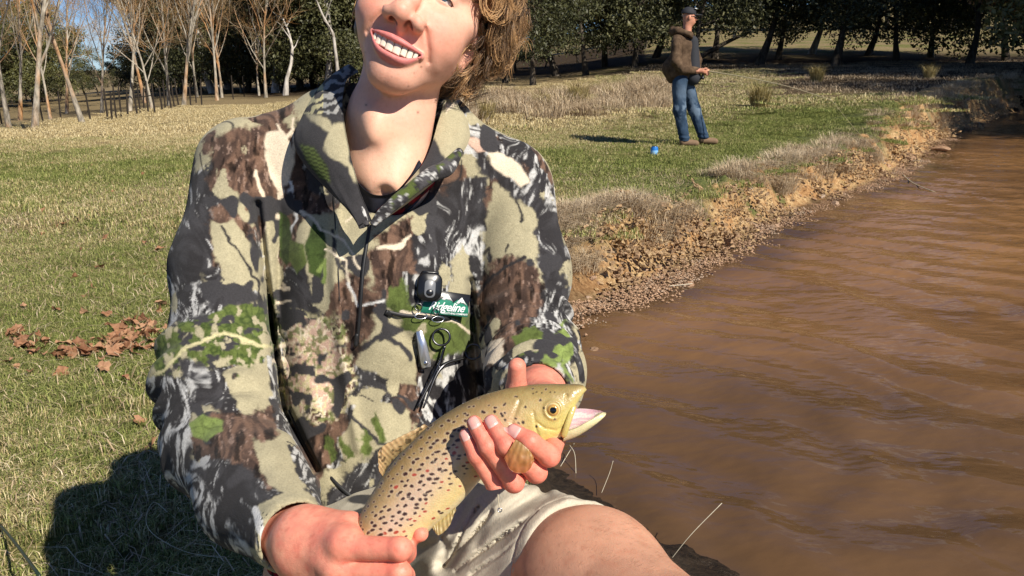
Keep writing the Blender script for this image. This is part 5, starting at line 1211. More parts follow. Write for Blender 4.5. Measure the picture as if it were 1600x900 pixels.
a, b, c, d = _p[_i], _p[_i + 1], _p[_i + 2], _p[_i + 3]; ST = .5 * ((2 * b) + (c - a) * _f + (2 * a - 5 * b + 4 * c - d) * _f ** 2 + (3 * b - a - 3 * c + d) * _f ** 3)
T_ = np.stack([(ST[:, 0] - 800) / FPX * ST[:, 5], (450 - ST[:, 1]) / FPX * ST[:, 5], -ST[:, 5]], -1); B_ = np.stack([(ST[:, 2] - 800) / FPX * ST[:, 5], (450 - ST[:, 3]) / FPX * ST[:, 5], -ST[:, 5]], -1)
ang = np.arange(NA) * 2 * np.pi / NA; cc, ss = np.cos(ang), np.sin(ang)
c0 = (T_ + B_) / 2; h0 = (T_ - B_) / 2
sq = np.sign(ss) * np.abs(ss) ** .92; cq = np.sign(cc) * np.abs(cc) ** .96
FV = c0[:, None] + h0[:, None] * cq[None, :, None] + np.array([0, 0, 1.0]) * (ST[:, 4, None] * sq[None] * (1 - .10 * cq[None]))[..., None]
arc = np.linspace(0, cl[-1], NS)                                     # along the body, px units of the layout
AR, VV = np.meshgrid(arc, cc, indexing='ij'); hh = np.linalg.norm(h0, axis=1)[:, None] / (FD / FPX)
VH = VV * hh                                                          # height from the mid line, same units
UVf = (FST[0, :2] * 0 + np.stack([((T_ + B_)[:, 0] / 2)[:, None] + h0[:, 0][:, None] * cc, ((T_ + B_)[:, 1] / 2)[:, None] + h0[:, 1][:, None] * cc], -1)) # lateral layout in metres
PX = np.stack([800 + UVf[..., 0] / FD * FPX, 450 - UVf[..., 1] / FD * FPX], -1)
u = PX.reshape(-1, 2)
n1 = fbm(np.stack([u[:, 0] * .03, u[:, 1] * .03], -1), 3, 321); n2 = fbm(np.stack([u[:, 0] * .25, u[:, 1] * .25], -1), 3, 322)
v = VV.ravel(); ar = AR.ravel() / cl[-1]
def L3(*st):
    x = np.array([s[0] for s in st]); c = np.array([s[1] for s in st]); return np.stack([np.interp(v + .10 * (n1 - .5), x, c[:, i]) for i in range(3)], -1)
body_c = L3((-1, (.66, .56, .34)), (-.75, (.61, .47, .21)), (-.35, (.56, .42, .20)), (.05, (.54, .38, .22)), (.45, (.42, .285, .13)), (.8, (.27, .18, .075)), (1, (.17, .12, .05)))
pink = (np.exp(-((v - .05) / .38) ** 2) * sstep(.62, .40, ar))[:, None]; body_c = body_c * (1 - .45 * pink) + np.array([.50, .345, .29]) * .45 * pink
hd = sstep(.74, .82, ar)[:, None]; headc = L3((-1, (.62, .56, .38)), (-.7, (.60, .52, .16)), (-.2, (.52, .42, .13)), (.3, (.42, .31, .12)), (.8, (.30, .215, .08)), (1, (.21, .15, .055))); body_c = body_c * (1 - hd) + headc * hd
body_c = body_c * (.86 + .28 * n2)[:, None]
# spots: jittered rows along the flank
fr = np.random.default_rng(9); spots = []
for i, x0 in enumerate(np.arange(18, cl[-1] * .97, 10.0)):
    H_ = np.interp(x0, arc, hh[:, 0])
    for j, y0 in enumerate(np.arange(-H_ * .95, H_ * .97, 11.4)):
        xa = x0 + fr.normal(0, 2.6) + (5.6 if j % 2 else 0); ya = y0 + fr.normal(0, 2.4); vv = ya / max(H_, 1); a_ = xa / cl[-1]
        dens = .97 if vv > -.20 else (.75 if vv > -.48 else .2)
        if a_ > .70: dens *= .6 if vv > .35 else .3
        if a_ > .76: dens *= .35
        if a_ > .90: dens *= .3
        if fr.random() > dens: continue
        r_ = fr.uniform(2.3, 3.5) * (.62 if vv > .62 else 1) * (.8 if vv < -.2 else 1) * (.62 if a_ > .72 else 1); red = fr.random() < (.04 if vv > .25 else (.16 if vv > -.2 else .5)) and a_ < .7
        spots.append((xa, ya, r_, fr.uniform(.75, 1.25), fr.random() * 3.14, red))
face_sp = [(849, 634, 1.7), (786, 646, 2.2), (774, 640, 2.4), (805, 660, 2.6), (817, 655, 2.4), (837, 661, 2.0), (821, 633, 2.0), (790, 652, 2.0), (808, 618, 1.5), (838, 611, 1.2), (846, 612, 1.2), (859, 611, 1.2), (866, 611, 1.2), (833, 613, 1.2), (790, 628, 1.6), (755, 640, 1.8), (845, 623, 1.2)]
A_, Y_ = AR.ravel(), VH.ravel(); col = body_c.copy(); order = np.argsort(A_, kind='stable'); As = A_[order]
for (xa, ya, r_, el, th, red) in spots:
    lo_, hi_ = np.searchsorted(As, xa - 9), np.searchsorted(As, xa + 9); k = order[lo_:hi_]; dx, dy = A_[k] - xa, Y_[k] - ya
    m_ = np.abs(dx) + np.abs(dy) < 14; k = k[m_]; dx, dy = dx[m_], dy[m_]; ex = dx * math.cos(th) + dy * math.sin(th); ey = -dx * math.sin(th) + dy * math.cos(th)
    rr = np.sqrt((ex * el) ** 2 + (ey / el) ** 2) + 1.4 * (n2[k] - .5)
    halo = sstep(r_ * 2.1, r_ * 1.2, rr)[:, None] * .28; col[k] = col[k] * (1 - halo) + np.array([.62, .50, .36]) * halo
    m_ = sstep(r_ + .7, r_ - .7, rr)[:, None]; col[k] = col[k] * (1 - m_) + (np.array([.34, .055, .030]) if red else np.array([.045, .018, .012])) * m_
for (x, y, r_) in face_sp:
    m_ = sstep(r_ + .7, r_ - .7, np.hypot(u[:, 0] - x, u[:, 1] - y))[:, None]; col = col * (1 - m_) + np.array([.03, .016, .010]) * m_
# relief: gill cover, cheek plates, eye ring, scales
P0 = FV.reshape(-1, 3); nrm = np.stack([np.zeros(len(P0)), np.zeros(len(P0)), np.tile(np.sign(sq), NS)], -1)
w_ = np.abs(np.tile(sq, NS))
disp = 0
for pts, wd, amp in [([(812, 625), (800, 655), (812, 690)], 3.0, -.0012), ([(838, 655), (850, 664), (868, 668), (882, 660)], 2.2, -.0008), ([(833, 640), (836, 665), (846, 690)], 2.2, -.0008), ([(878, 640), (872, 670), (868, 690)], 2.0, -.0007)]:
    disp = disp + amp * np.exp(-(np.maximum(in_line(u, pts, 0), 0) / wd) ** 2)
er = np.hypot(u[:, 0] - 863, u[:, 1] - 636.5); disp = disp + .0016 * np.exp(-((er - 12.5) / 3) ** 2) - .0010 * np.exp(-(er / 9) ** 2)
disp = disp - .0018 * np.exp(-(np.hypot(u[:, 0] - 884, u[:, 1] - 616) / 2.6) ** 2)
P0 = P0 + nrm * (disp * w_)[:, None]
lip = np.exp(-(np.maximum(in_line(u, [(914, 606), (905, 618), (897, 640)], 0), 0) / 3.5) ** 2)[:, None]; col = col * (1 - .6 * lip) + np.array([.55, .47, .20]) * .6 * lip
ii = np.arange(NS - 1)[:, None] * NA; jj = np.arange(NA)[None]; j2 = (jj + 1) % NA
FF = np.stack([ii + jj, ii + j2, ii + NA + j2, ii + NA + jj], -1).reshape(-1, 4)[:, ::-1]
TR = empty('trout', tuple(PW(740, 680, FD)), 'spotted brown trout with open mouth held in both wet hands', 'fish'); TB = np.array(TR.location)
fm = Mat('trout_skin', .30, spec=.55); fm.base(fm.attr('Col')); fm.b.inputs['Coat Weight'].default_value = .15; fm.b.inputs['Coat Roughness'].default_value = .18
fm.b.inputs['Subsurface Weight'].default_value = .08; fm.b.inputs['Subsurface Scale'].default_value = .004
_w = fm.coords('Object'); _v = fm.n('ShaderNodeTexVoronoi'); _v.inputs['Scale'].default_value = 720; fm.l(_w, _v.inputs['Vector']); _n = fm.noise(_w, 120, 4)
fm.bump(fm.math('ADD', fm.math('MULTIPLY', _v.outputs['Distance'], 1.0), _n), .20, .0010); fm.l(fm.ramp(_n, [(.35, .24), (.65, .44)]), fm.b.inputs['Roughness'])
tb = add('body', P0, FF, fm.m, TR, col, base=TB)
# eye
f = lambda p: ell(p, (0, 0, 0), (.0064, .0064, .0046)); V, Q = solid(f, [-.0075] * 3, [.0075] * 3, .0008, 1, 1, 1e-4)
for s in (1, -1):
    zc = -FD + s * (.0138 if s > 0 else .0138); rr = np.hypot(V[:, 0] + .0002, V[:, 1]); ec = np.where((rr < .0029)[:, None], [.006, .006, .008], np.where((rr < .0034)[:, None], [.62, .42, .10], np.where((rr < .0050)[:, None], [.45, .25, .07], [.58, .46, .22])))
    em = fm.m if False else eye_m.m; x, y, _z = P(863, 636.5, FD); add('eye', V + [x, y, zc], Q, em, tb, ec, base=TB)
# lower jaw, upper jaw bone
JA = PS([(881, 674, .7165), (900, 668, .7165), (922, 656, .7195), (938, 647, .7255), (943, 644.5, .729)]); JB = PS([(890, 640, .742), (906, 638.5, .742), (924, 639.5, .739), (937, 641.5, .733), (942, 643.5, .730)]); JE = PS([(878, 690, .726), (900, 682, .726), (922, 668, .7265), (938, 655, .728), (945, 646, .7295)]); JF = PS([(884, 664, .745), (900, 660, .745), (922, 652, .741), (938, 645, .734), (944, 645, .7302)])
V, Fq = sheet(JA, JB, 60, 30, lambda u, v: -.0055 * np.sin(np.pi * v) * (1 - u ** 3), .0010); uv = vproj(V); st_ = fbm(np.stack([uv[:, 0] * .05, uv[:, 1] * .35], -1), 3, 331)[:, None]
add('mouth_lining', V, Fq, fm.m, TR, np.array([.78, .62, .58]) + (np.array([.66, .40, .44]) - np.array([.78, .62, .58])) * sstep(.48, .62, st_), base=TB)
V, Fq = sheet(JA, JE, 60, 24, .0022, .0016); V2, F2 = sheet(JE, JF, 60, 24, .0016, .0016); V, Fq = join([(V, Fq), (V2, F2)])
add('lower_jaw', V, Fq, fm.m, TR, (np.array([.60, .54, .30]) * (.85 + .3 * fbm(V * 300, 2, 332))[:, None]), base=TB)
V, Fq = tube(spline(PS([(897, 633, FD - .0105), (891, 650, FD - .0135), (885, 668, FD - .0145), (880, 684, FD - .0125)]), 16), [.0015] + [.0026] * 13 + [.0024, .001], 10, flat=.5); add('jaw_bone', V, Fq, fm.m, TR, np.repeat([[.50, .42, .13]], len(V), 0), base=TB, tris=True)
# fins with rays
fin_m = Mat('fin_membrane', .4, spec=.5); fin_m.base(fin_m.attr('Col')); fin_m.b.inputs['Subsurface Weight'].default_value = .1; fin_m.b.inputs['Subsurface Scale'].default_value = .003
def fin(name, a, b, c_in, c_out, rays=16, th=.0012, bow=.002, sp_=0):
    V, Fq = sheet(PS(a), PS(b), 90, 40, lambda u, v: bow * np.sin(np.pi * v) + (.0003 if rays > 10 else .00025) * np.sin(u * rays * 2 * np.pi) * (.3 + .7 * v) + .0012 * (fbm(np.stack([u * 6, v * 4, u * 0], -1), 2, 341) - .5), th)
    uu = np.tile(np.repeat(np.linspace(0, 1, 90), 40), 2); vv = np.tile(np.tile(np.linspace(0, 1, 40), 90), 2); r_ = np.sin(uu * rays * 2 * np.pi) * .5 + .5; n = fbm(V * 260, 3, 342)
    C = np.array(c_in) * (1 - vv[:, None]) + np.array(c_out) * vv[:, None]; C = C * (.86 + .18 * r_)[:, None] * (.8 + .4 * n)[:, None]
    if sp_: m_ = sstep(.66, .72, vnoise(V * 330, 7))[:, None]; C = C * (1 - .7 * m_)
    return add(name, V, Fq, fin_m.m, TR, C, base=TB)
fin('dorsal_fin', [(597, 746, .724), (612, 722, .722), (634, 700, .721), (668, 666, .722)], [(592, 736, .716), (593, 703, .712), (622, 684, .713), (664, 663, .718)], (.26, .19, .085), (.50, .33, .16), 13, .0012, .001, 1)
fin('pectoral_fin', [(806, 686, .6755), (815, 692, .6745), (826, 702, .6745), (833, 712, .676)], [(788, 716, .6760), (800, 736, .6745), (822, 738, .6745), (834, 722, .677)], (.30, .17, .05), (.38, .12, .04), 5, .0010, .0008)
fin('anal_fin', [(672, 814, .722), (684, 806, .722), (700, 796, .723), (714, 784, .724)], [(677, 828, .718), (686, 836, .716), (702, 822, .716), (712, 797, .719)], (.42, .32, .12), (.34, .25, .10), 8, .0011, .001)
fin('tail_fin', [(520, 925, .716), (532, 932, .716), (545, 938, .716), (556, 945, .716)], [(470, 960, .716), (490, 985, .716), (520, 1000, .716), (560, 1000, .716)], (.30, .20, .08), (.26, .18, .08), 14)
# ---------------------------------------------------------------- patch on the pocket and the tools hanging from it
def basis_at(px, py, off=.0015):
    c, g = surf(px, py, off=off); n = g.copy(); n = n / np.linalg.norm(n); return c, n
def local_mesh(px, py, off, roll=0.0, blend=.55):
    c, n = basis_at(px, py, off); n = n * blend + np.array([0, 0, 1.0]) * (1 - blend); n /= np.linalg.norm(n)
    x = np.cross([0, 1.0, 0], n); x /= np.linalg.norm(x); y = np.cross(n, x); cr_, sr_ = math.cos(roll), math.sin(roll); X, Y = x * cr_ + y * sr_, y * cr_ - x * sr_; B = np.stack([X, Y, n], 0); return lambda q: c + np.asarray(q, float) @ B
K = 1.06 / FPX                                                         # metres per layout unit on the chest
def plate(poly, z0, z1, bev=.0006, n=8):
    """bevelled flat plate from a 2-D outline (metres)"""
    A = np.asarray(poly, float); c = A.mean(0); N = len(A); rings = [(1, z0), (1, z1 - bev), (1 - bev / max(np.abs(A - c).max(), 1e-6), z1)]
    V = np.vstack([np.c_[c + (A - c) * s, np.full(N, z)] for s, z in rings] + [[*c, z1]]); F = []
    for r_ in range(len(rings) - 1):
        for i in range(N): F.append([r_ * N + i, r_ * N + (i + 1) % N, (r_ + 1) * N + (i + 1) % N, (r_ + 1) * N + i])
    o = (len(rings) - 1) * N; cidx = len(V) - 1
    for i in range(N): F.append([o + i, o + (i + 1) % N, cidx, cidx])
    return V, np.array(F)
def rrect(w, h, r, n=6, cx=0, cy=0):
    return [(cx + sx * (w / 2 - r) + r * math.cos(a), cy + sy * (h / 2 - r) + r * math.sin(a)) for sx, sy, a0 in ((1, 1, 0), (-1, 1, 90), (-1, -1, 180), (1, -1, 270)) for a in [R(a0 + 90 * i / n) for i in range(n + 1)]]
green_m = plain('woven_green', (.010, .19, .115), .75); white_m = plain('white_thread', (.80, .82, .80), .7); black_m = plain('black_plastic', (.010, .010, .011), .28, .5); grey_m = plain('grey_plastic', (.16, .165, .175), .35)
steel = Mat('polished_steel', .22, (.55, .56, .58)); steel.b.inputs['Metallic'].default_value = 1.0; dsteel = Mat('dark_steel', .3, (.10, .10, .105)); dsteel.b.inputs['Metallic'].default_value = 1.0
silver = Mat('brushed_nickel', .28, (.66, .70, .78)); silver.b.inputs['Metallic'].default_value = .85
lm = local_mesh(694, 473, .0025, R(-5), .6)
def addp(name, poly, z0, z1, mat, parent, base=None, lf=None, bev=.0004):
    V, F = plate(poly, z0, z1, bev); return add(name, (lf or lm)(V), F, mat, parent, None, base, True, None, True)
patch = addp('patch', [(x * K, y * K) for x, y in [(-38, -17), (38, -19), (40, 16), (-34, 20)]], -.004, .0012, black_m, jacket)
addp('patch_field', [(x * K, y * K) for x, y in [(-38.5, -17.5), (38.5, -19.5), (39, -8), (36, 0), (30, 6), (26, 3), (20, 7), (14, 2), (8, 5), (3, 12), (-3, 9), (-8, 5), (-14, 0), (-36, -1)]], .0010, .0017, green_m, patch)
for pts in ([(-7, 6), (2, 15), (12, 3), (7, 7), (4, 4), (1, 8), (-3, 4)], [(17, 2), (26, 11), (36, -2), (30, 3), (27, 1), (24, 5), (21, 0)]):
    addp('snow_peak', [(x * K, y * K) for x, y in pts], .0016, .0021, white_m, patch)
def text_mesh(body_, size, z, ox, oy, shear=.35, ext=.0002, sx=1.0):
    cu = bpy.data.curves.new('t', 'FONT'); cu.body = body_; cu.size = size; cu.shear = shear; cu.extrude = ext; cu.align_x = 'CENTER'; cu.resolution_u = 2; cu.space_character = .92; cu.offset = size * .012
    ob = bpy.data.objects.new('t', cu); me = bpy.data.meshes.new_from_object(ob); V = np.array([v.co[:] for v in me.vertices]); F = []
    for p_ in me.polygons:
        ix = list(p_.vertices)
        for k in range(1, len(ix) - 1): F.append([ix[0], ix[k], ix[k + 1]])
    bpy.data.objects.remove(ob); bpy.data.curves.remove(cu); bpy.data.meshes.remove(me); V[:, 0] *= sx; return V + [ox, oy, z], np.array(F)
V, F = text_mesh('Ridgeline', 19 * K, .0020, 2 * K, -12 * K, .45, .0003, .92); add('lettering', lm(V), F, white_m, patch, smooth=False)
V, F = text_mesh('CLOTHING COMPANY', 4.2 * K, .0020, 18 * K, -17 * K, 0, .0002); add('lettering', lm(V), F, white_m, patch, smooth=False)
# retractor reel
def thing_at(name, px, py, label, cat, off=.008):
    c, _ = surf(px, py, off=off); t = empty(name, tuple(c2w(c[None])[0]), label, cat); return t, np.array(t.location)
rl, rb = thing_at('badge_reel', 668, 448, 'black plastic retractor reel clipped above the chest pocket patch', 'reel')
lr = local_mesh(668, 448, .006, R(-4), .5)
case = addp('case', [(x * K, y * K) for x, y in rrect(38, 44, 13)], -.006, .0075, black_m, rl, rb, lr, .0022)
addp('button', [(x * K, y * K) for x, y in rrect(17, 28, 7, cy=-3)], .0074, .0086, grey_m, rl, rb, lr, .0006); addp('button', [(x * K, y * K) for x, y in rrect(11, 10, 4.8, cy=-9)], .0085, .0096, black_m, rl, rb, lr, .0006)
addp('clip', [(x * K, y * K) for x, y in rrect(26, 7, 3, cy=21)], -.004, .0050, black_m, rl, rb, lr, .0010)
def ring(c, r, wr, nrm, n=30, k=7, sq=1.0):
    nrm = np.asarray(nrm, float); nrm /= np.linalg.norm(nrm); x = np.cross(nrm, [0, 1.0, .1]); x /= np.linalg.norm(x); y = np.cross(nrm, x); a = np.linspace(0, 2 * np.pi, n, endpoint=False); ctr = c + r * (np.cos(a)[:, None] * x + sq * np.sin(a)[:, None] * y)
    rad = ctr - c; rad /= np.linalg.norm(rad, axis=1)[:, None]; b = np.arange(k) * 2 * np.pi / k; V = ctr[:, None] + wr * (np.cos(b)[None, :, None] * rad[:, None] + np.sin(b)[None, :, None] * nrm); i = np.arange(n)[:, None] * k; i2 = (np.arange(n)[:, None] + 1) % n * k; j = np.arange(k)[None]; j2 = (j + 1) % k
    return V.reshape(-1, 3), np.stack([i + j, i + j2, i2 + j2, i2 + j], -1).reshape(-1, 4)
def sp(px, py, off): return surf(px, py, off=off)[0]
for (x, y, r_) in ((651, 478, 5.5), (679, 484, 5.0)):
    V, F = ring(sp(x, y, .007), r_ * K, .0008, (.2, .1, 1)); add('split_ring', V, F, dsteel.m, rl, base=rb)
for (x, y) in ((655, 492), (681, 497)):
    V, F = ring(sp(x, y, .007), 10 * K, .0007, (.5, .05, 1), sq=.45); V = V; add('wire_link', V, F, steel.m, rl, base=rb)
# nail clippers
nc, nb_ = thing_at('nail_clippers', 661, 540, 'small silver nail clippers hanging below the black retractor reel', 'nail clippers')
ln = local_mesh(661, 540, .008, R(10), .3)
addp('lever', [(x * K, y * K) for x, y in [(-5.5, 29), (3.5, 29), (7, 10), (8.5, -22), (7, -30), (-7, -30), (-7.5, -15), (-6.5, 8)]], .0012, .0030, silver.m, nc, nb_, ln, .0006)
addp('body', [(x * K, y * K) for x, y in [(-9, 20), (-2, 28), (2, 10), (5, -24), (3, -32), (-8, -33), (-10, -20)]], -.0030, .0010, dsteel.m, nc, nb_, ln, .0006)
addp('rivet', [(3.4 * K * math.cos(a), -23 * K + 3.4 * K * math.sin(a)) for a in np.linspace(0, 6.283, 12, endpoint=False)], .0028, .0042, steel.m, nc, nb_, ln, .0005)
# forceps
fc, fb = thing_at('forceps', 690, 560, 'dark steel fishing forceps with two finger rings hanging on the fleece', 'forceps')
p1, p2 = sp(685, 524, .009), sp(730, 549, .009); piv = sp(683, 572, .011); tip = sp(654, 640, .010)
for nm, c_, r_, n_ in (('finger_ring', p1, 13.5, (.15, .1, 1)), ('finger_ring', p2, 13.0, (-.1, .25, 1))):
    V, F = ring(c_, r_ * K, .0015, n_, 36, 8, .95); add(nm, V, F, dsteel.m, fc, base=fb)
for a, b_ in (((690, 537), (648, 636)), ((719, 557), (658, 640))):
    A_s, B_s = sp(*a, .010), tip + [(b_[0] - 654) * K, 0, 0]; c_ = spline([A_s, piv + (np.array([2.5, 0, 0]) if a[0] > 700 else np.array([-2.5, 0, 0])) * K, B_s], 20); V, F = tube(c_, np.interp(np.linspace(0, 1, 20), [0, .35, .45, 1], [.0016, .0022, .0030, .0012]), 8); add('arm', V, F, dsteel.m, fc, base=fb, tris=True)
V, F = ring(piv, 2.0 * K, .0020, (0, 0, 1), 12, 6); add('pivot', V, F, steel.m, fc, base=fb)
# ---------------------------------------------------------------- the man fishing further along the bank
mf = on_z(1078, 227, land_z(np.array([2.2]), np.array([10.6]))[0])
MAN = empty('person', tuple(mf), 'man in a brown hooded jacket, blue jeans, cap and sunglasses fishing from the grass', 'person'); MB_ = np.array(mf); MAN.scale = (.94, .94, .94)
mk = float(np.linalg.norm(mf - np.array([0, 0, CAM_H]))) / FPX * .985
def q_(px, py, y=0.0): return np.array([(px - 1078) * mk, y, (227 - py) * mk * 1.02])
def addm(name, f, lo, hi, h, mat, colf=None, parent=None, sub=0):
    V, Q = solid(f, lo, hi, h, sub, 2, 1.5e-3); o = link(name, mesh_np(name, V, Q, None if colf is None else colf(V)), mat, parent or MAN); KIDS.setdefault((parent or MAN).name, []).append(o); return o
HC_ = q_(1066, 33)
def man_skin(p):
    d = ell(p, HC_ + [0, 0, .01], (.088, .076, .112)); d = smin(d, ell(p, HC_ + [.028, 0, -.060], (.052, .048, .055)), .03); d = smin(d, cone(p, HC_ + [.078, 0, .005], HC_ + [.100, 0, -.026], .009, .014), .012)
    d = smin(d, cone(p, HC_ + [.074, 0, -.058], HC_ + [.080, 0, -.060], .018, .014), .012); d = smin(d, ell(p, HC_ + [-.010, -.078, -.005], (.018, .012, .032)), .006); d = smin(d, ell(p, HC_ + [-.010, .078, -.005], (.018, .012, .032)), .006)
    d = smax(d, -ell(p, HC_ + [.088, 0, -.048], (.010, .026, .003)), .004)
    d = smin(d, cone(p, HC_ + [-.02, 0, -.07], q_(1064, 66), .058, .062), .03)
    for (a, b, c, sgn) in ((q_(1078, 112, -.12), q_(1088, 112, -.13), 1, 1), (q_(1080, 108, .10), q_(1093, 114, -.07), 1, -1)):
        d = smin(d, cone(p, a, b, .034, .036), .01)
        for k in range(4): z = .026 - .017 * k; d = smin(d, chain(p, [b + [.005, 0, z], b + [.052, -.004, z - .004], b + [.050, .035 * sgn, z - .010], b + [.022, .040 * sgn, z - .012]], [.011, .0095, .009, .008], .003), .004)
        d = smin(d, chain(p, [b + [0, -.02, .02], b + [.035, -.022, .034], b + [.060, -.010, .034]], [.013, .011, .009], .004), .006)
    d = smin(d, chain(p, [q_(1060, 64), q_(1046, 74, -.12), q_(1046, 98, -.18), q_(1058, 110, -.19), q_(1080, 112, -.13)], [.05, .035, .03, .03, .03], .01), .01)
    return smin(d, chain(p, [q_(1064, 66), q_(1074, 74, .12), q_(1084, 96, .11), q_(1084, 108, .06)], [.05, .035, .03, .03], .01), .01)
def man_col(V): n = fbm(V * 40, 3, 401)[:, None]; return np.array([.52, .24, .15]) * (.85 + .3 * n)
mbody = addm('body', man_skin, q_(1020, 145, -.25), q_(1120, 8, .25), .0085, skin.m, man_col)
def jacket_m(p):
    d = cone(p, q_(1060, 78), q_(1056, 118), .165, .185, ((0, 1, 0), .72)); d = smin(d, cone(p, q_(1047, 66, -.10), q_(1073, 68, .12), .070, .070), .06)
    d = smin(d, ell(p, q_(1054, 108), (.235, .165, .19)), .05)
    d = smin(d, chain(p, [q_(1046, 72, -.15), q_(1044, 98, -.20), q_(1056, 110, -.20), q_(1082, 112, -.13)], [.078, .068, .062, .046], .02), .015)
    d = smin(d, chain(p, [q_(1074, 72, .14), q_(1086, 96, .12), q_(1084, 110, .05)], [.078, .066, .046], .02), .015)
    w = .030 * (fbm(p * [9, 9, 5], 3, 411) - .5) + .012 * (fbm(p * [22, 22, 9], 2, 412) - .5); d = d - w
    d = smax(d, -cone(p, q_(1066, 50, 0), q_(1070, 64, -.02), .072, .070), .01)
    d = smax(d, -cone(p, q_(1084, 62, -.03), q_(1088, 126, -.08), .030, .050), .01)
    d = smax(d, (q_(0, 131)[2] - p[:, 2]), .006)
    for a, b in ((q_(1074, 112, -.16), q_(1090, 112, -.13)),): d = smax(d, -cone(p, a, b, .030, .038), .006)
    return d
duck = Mat('brown_duck_cloth', .9, spec=.12); _n = duck.noise(duck.coords('Object'), 14, 5, .65); duck.base(duck.ramp(_n, [(.3, (.050, .032, .020)), (.55, (.105, .068, .042)), (.75, (.17, .115, .072))])); duck.bump(_n, .4, .01)
mj = addm('jacket', jacket_m, q_(1015, 140, -.36), q_(1112, 48, .32), .011, duck.m)
hood_c = q_(1048, 58)
addm('hood', lambda p: chain(p, [q_(1083, 70, -.07), q_(1066, 58, -.115), q_(1047, 52, -.08), q_(1042, 53, 0), q_(1047, 52, .08), q_(1066, 58, .115), q_(1083, 70, .07)], [.022, .036, .050, .058, .050, .036, .022], .02) - .022 * (fbm(p * 14, 2, 413) - .5), hood_c - .2, hood_c + .2, .011, duck.m, None, mj)
shirt_m = plain('charcoal_shirt', (.020, .022, .028), .85)
addm('shirt', lambda p: smin(cone(p, q_(1073, 68, -.02), q_(1076, 122, -.04), .075, .11), cone(p, q_(1066, 60), q_(1070, 70), .066, .08), .02), q_(1040, 135, -.3), q_(1110, 50, .2), .013, shirt_m)
def jeans_f(p):
    d = chain(p, [q_(1054, 128, -.06), q_(1056, 172, -.10), q_(1066, 217, -.12)], [.104, .086, .074], .04); d2 = chain(p, [q_(1067, 128, .06), q_(1083, 172, .06), q_(1100, 213, .04)], [.104, .086, .074], .04)
    d = smin(d, d2, .02); d = smin(d, cone(p, q_(1057, 122, -.03), q_(1064, 126, .04), .115, .115), .05)
    d = d - .020 * (fbm(p * [16, 16, 9], 3, 421) - .5) - .006 * np.sin(p[:, 2] * 95 + 6 * fbm(p * 6, 2, 422)) * sstep(.25, .05, p[:, 2]) ; return smax(d, q_(0, 219.5)[2] - p[:, 2] + .03 * (p[:, 0] * -1.0), .006)
jean = Mat('blue_denim', .85, spec=.12); jean.base(jean.attr('Col')); jean.bump(jean.noise(jean.coords('Object'), 60, 4), .3, .006)
def jean_col(V):
    n = fbm(V * 20, 4, 423)[:, None]; c = np.array([.030, .055, .095]) * (.6 + .8 * n); w = np.exp(-((V[:, 2] - .50) / .13) ** 2)[:, None] * sstep(.45, .6, n) + .5 * np.exp(-((V[:, 2] - .75) / .10) ** 2)[:, None] * (V[:, 1:2] < 0); return c + (np.array([.17, .23, .30]) - c) * np.clip(w * .7, 0, 1)
addm('jeans', jeans_f, q_(1025, 232, -.3), q_(1125, 110, .3), .0105, jean.m, jean_col)
shoe_m = plain('tan_suede', (.20, .125, .07), .85)
for (x, y, dy) in ((1064, 219, -.12), (1099, 215, .04)):
    z0 = 0.0 if x < 1080 else .015
    addm('shoe', lambda p, x=x, y=y, dy=dy, z0=z0: smax(smin(cone(p, q_(x, 0, dy) * [1, 1, 0] + [0, 0, .055 + z0], q_(x + 20, 0, dy - .02) * [1, 1, 0] + [0, 0, .040 + z0], .052, .044), cone(p, q_(x, 0, dy) * [1, 1, 0] + [0, 0, .06 + z0], q_(x + 1, 0, dy) * [1, 1, 0] + [0, 0, .12 + z0], .052, .050), .02), z0 - .002 - p[:, 2], .006), q_(x - 12, 232, dy - .12), q_(x + 34, 205, dy + .12), .009, shoe_m)
capm = plain('black_cap_cloth', (.016, .017, .022), .8)
cp = addm('cap', lambda p: smin(smax(ell(p, HC_ + [-.012, 0, .055], (.103, .090, .088)), -(p[:, 2] - (HC_[2] + .045 - .10 * (p[:, 0] - HC_[0]))), .006), smax(ell(p, HC_ + [.105, 0, .032], (.078, .070, .014)), -(p[:, 2] - HC_[2] - .0), .004), .008), HC_ - .15, HC_ + [.21, .15, .18], .0075, capm)
V, F = tube(spline([HC_ + [.058, -.072, .118], HC_ + [.082, -.045, .115], HC_ + [.088, -.02, .112]], 8), .011, 6, flat=.6); link('cap_badge', mesh_np('cap_badge', *tidy(V, F)), white_m, cp)
V, F = join([tube(spline([HC_ + [.012, -.080, .016], HC_ + [.055, -.066, .014], HC_ + [.086, -.040, .004], HC_ + [.094, 0, .002], HC_ + [.086, .040, .004], HC_ + [.05, .066, .014]], 30), [.004] * 8 + [.013] * 14 + [.004] * 8, 8, flat=.7)]); link('sunglasses', mesh_np('sunglasses', *tidy(V, F)), black_m, MAN)
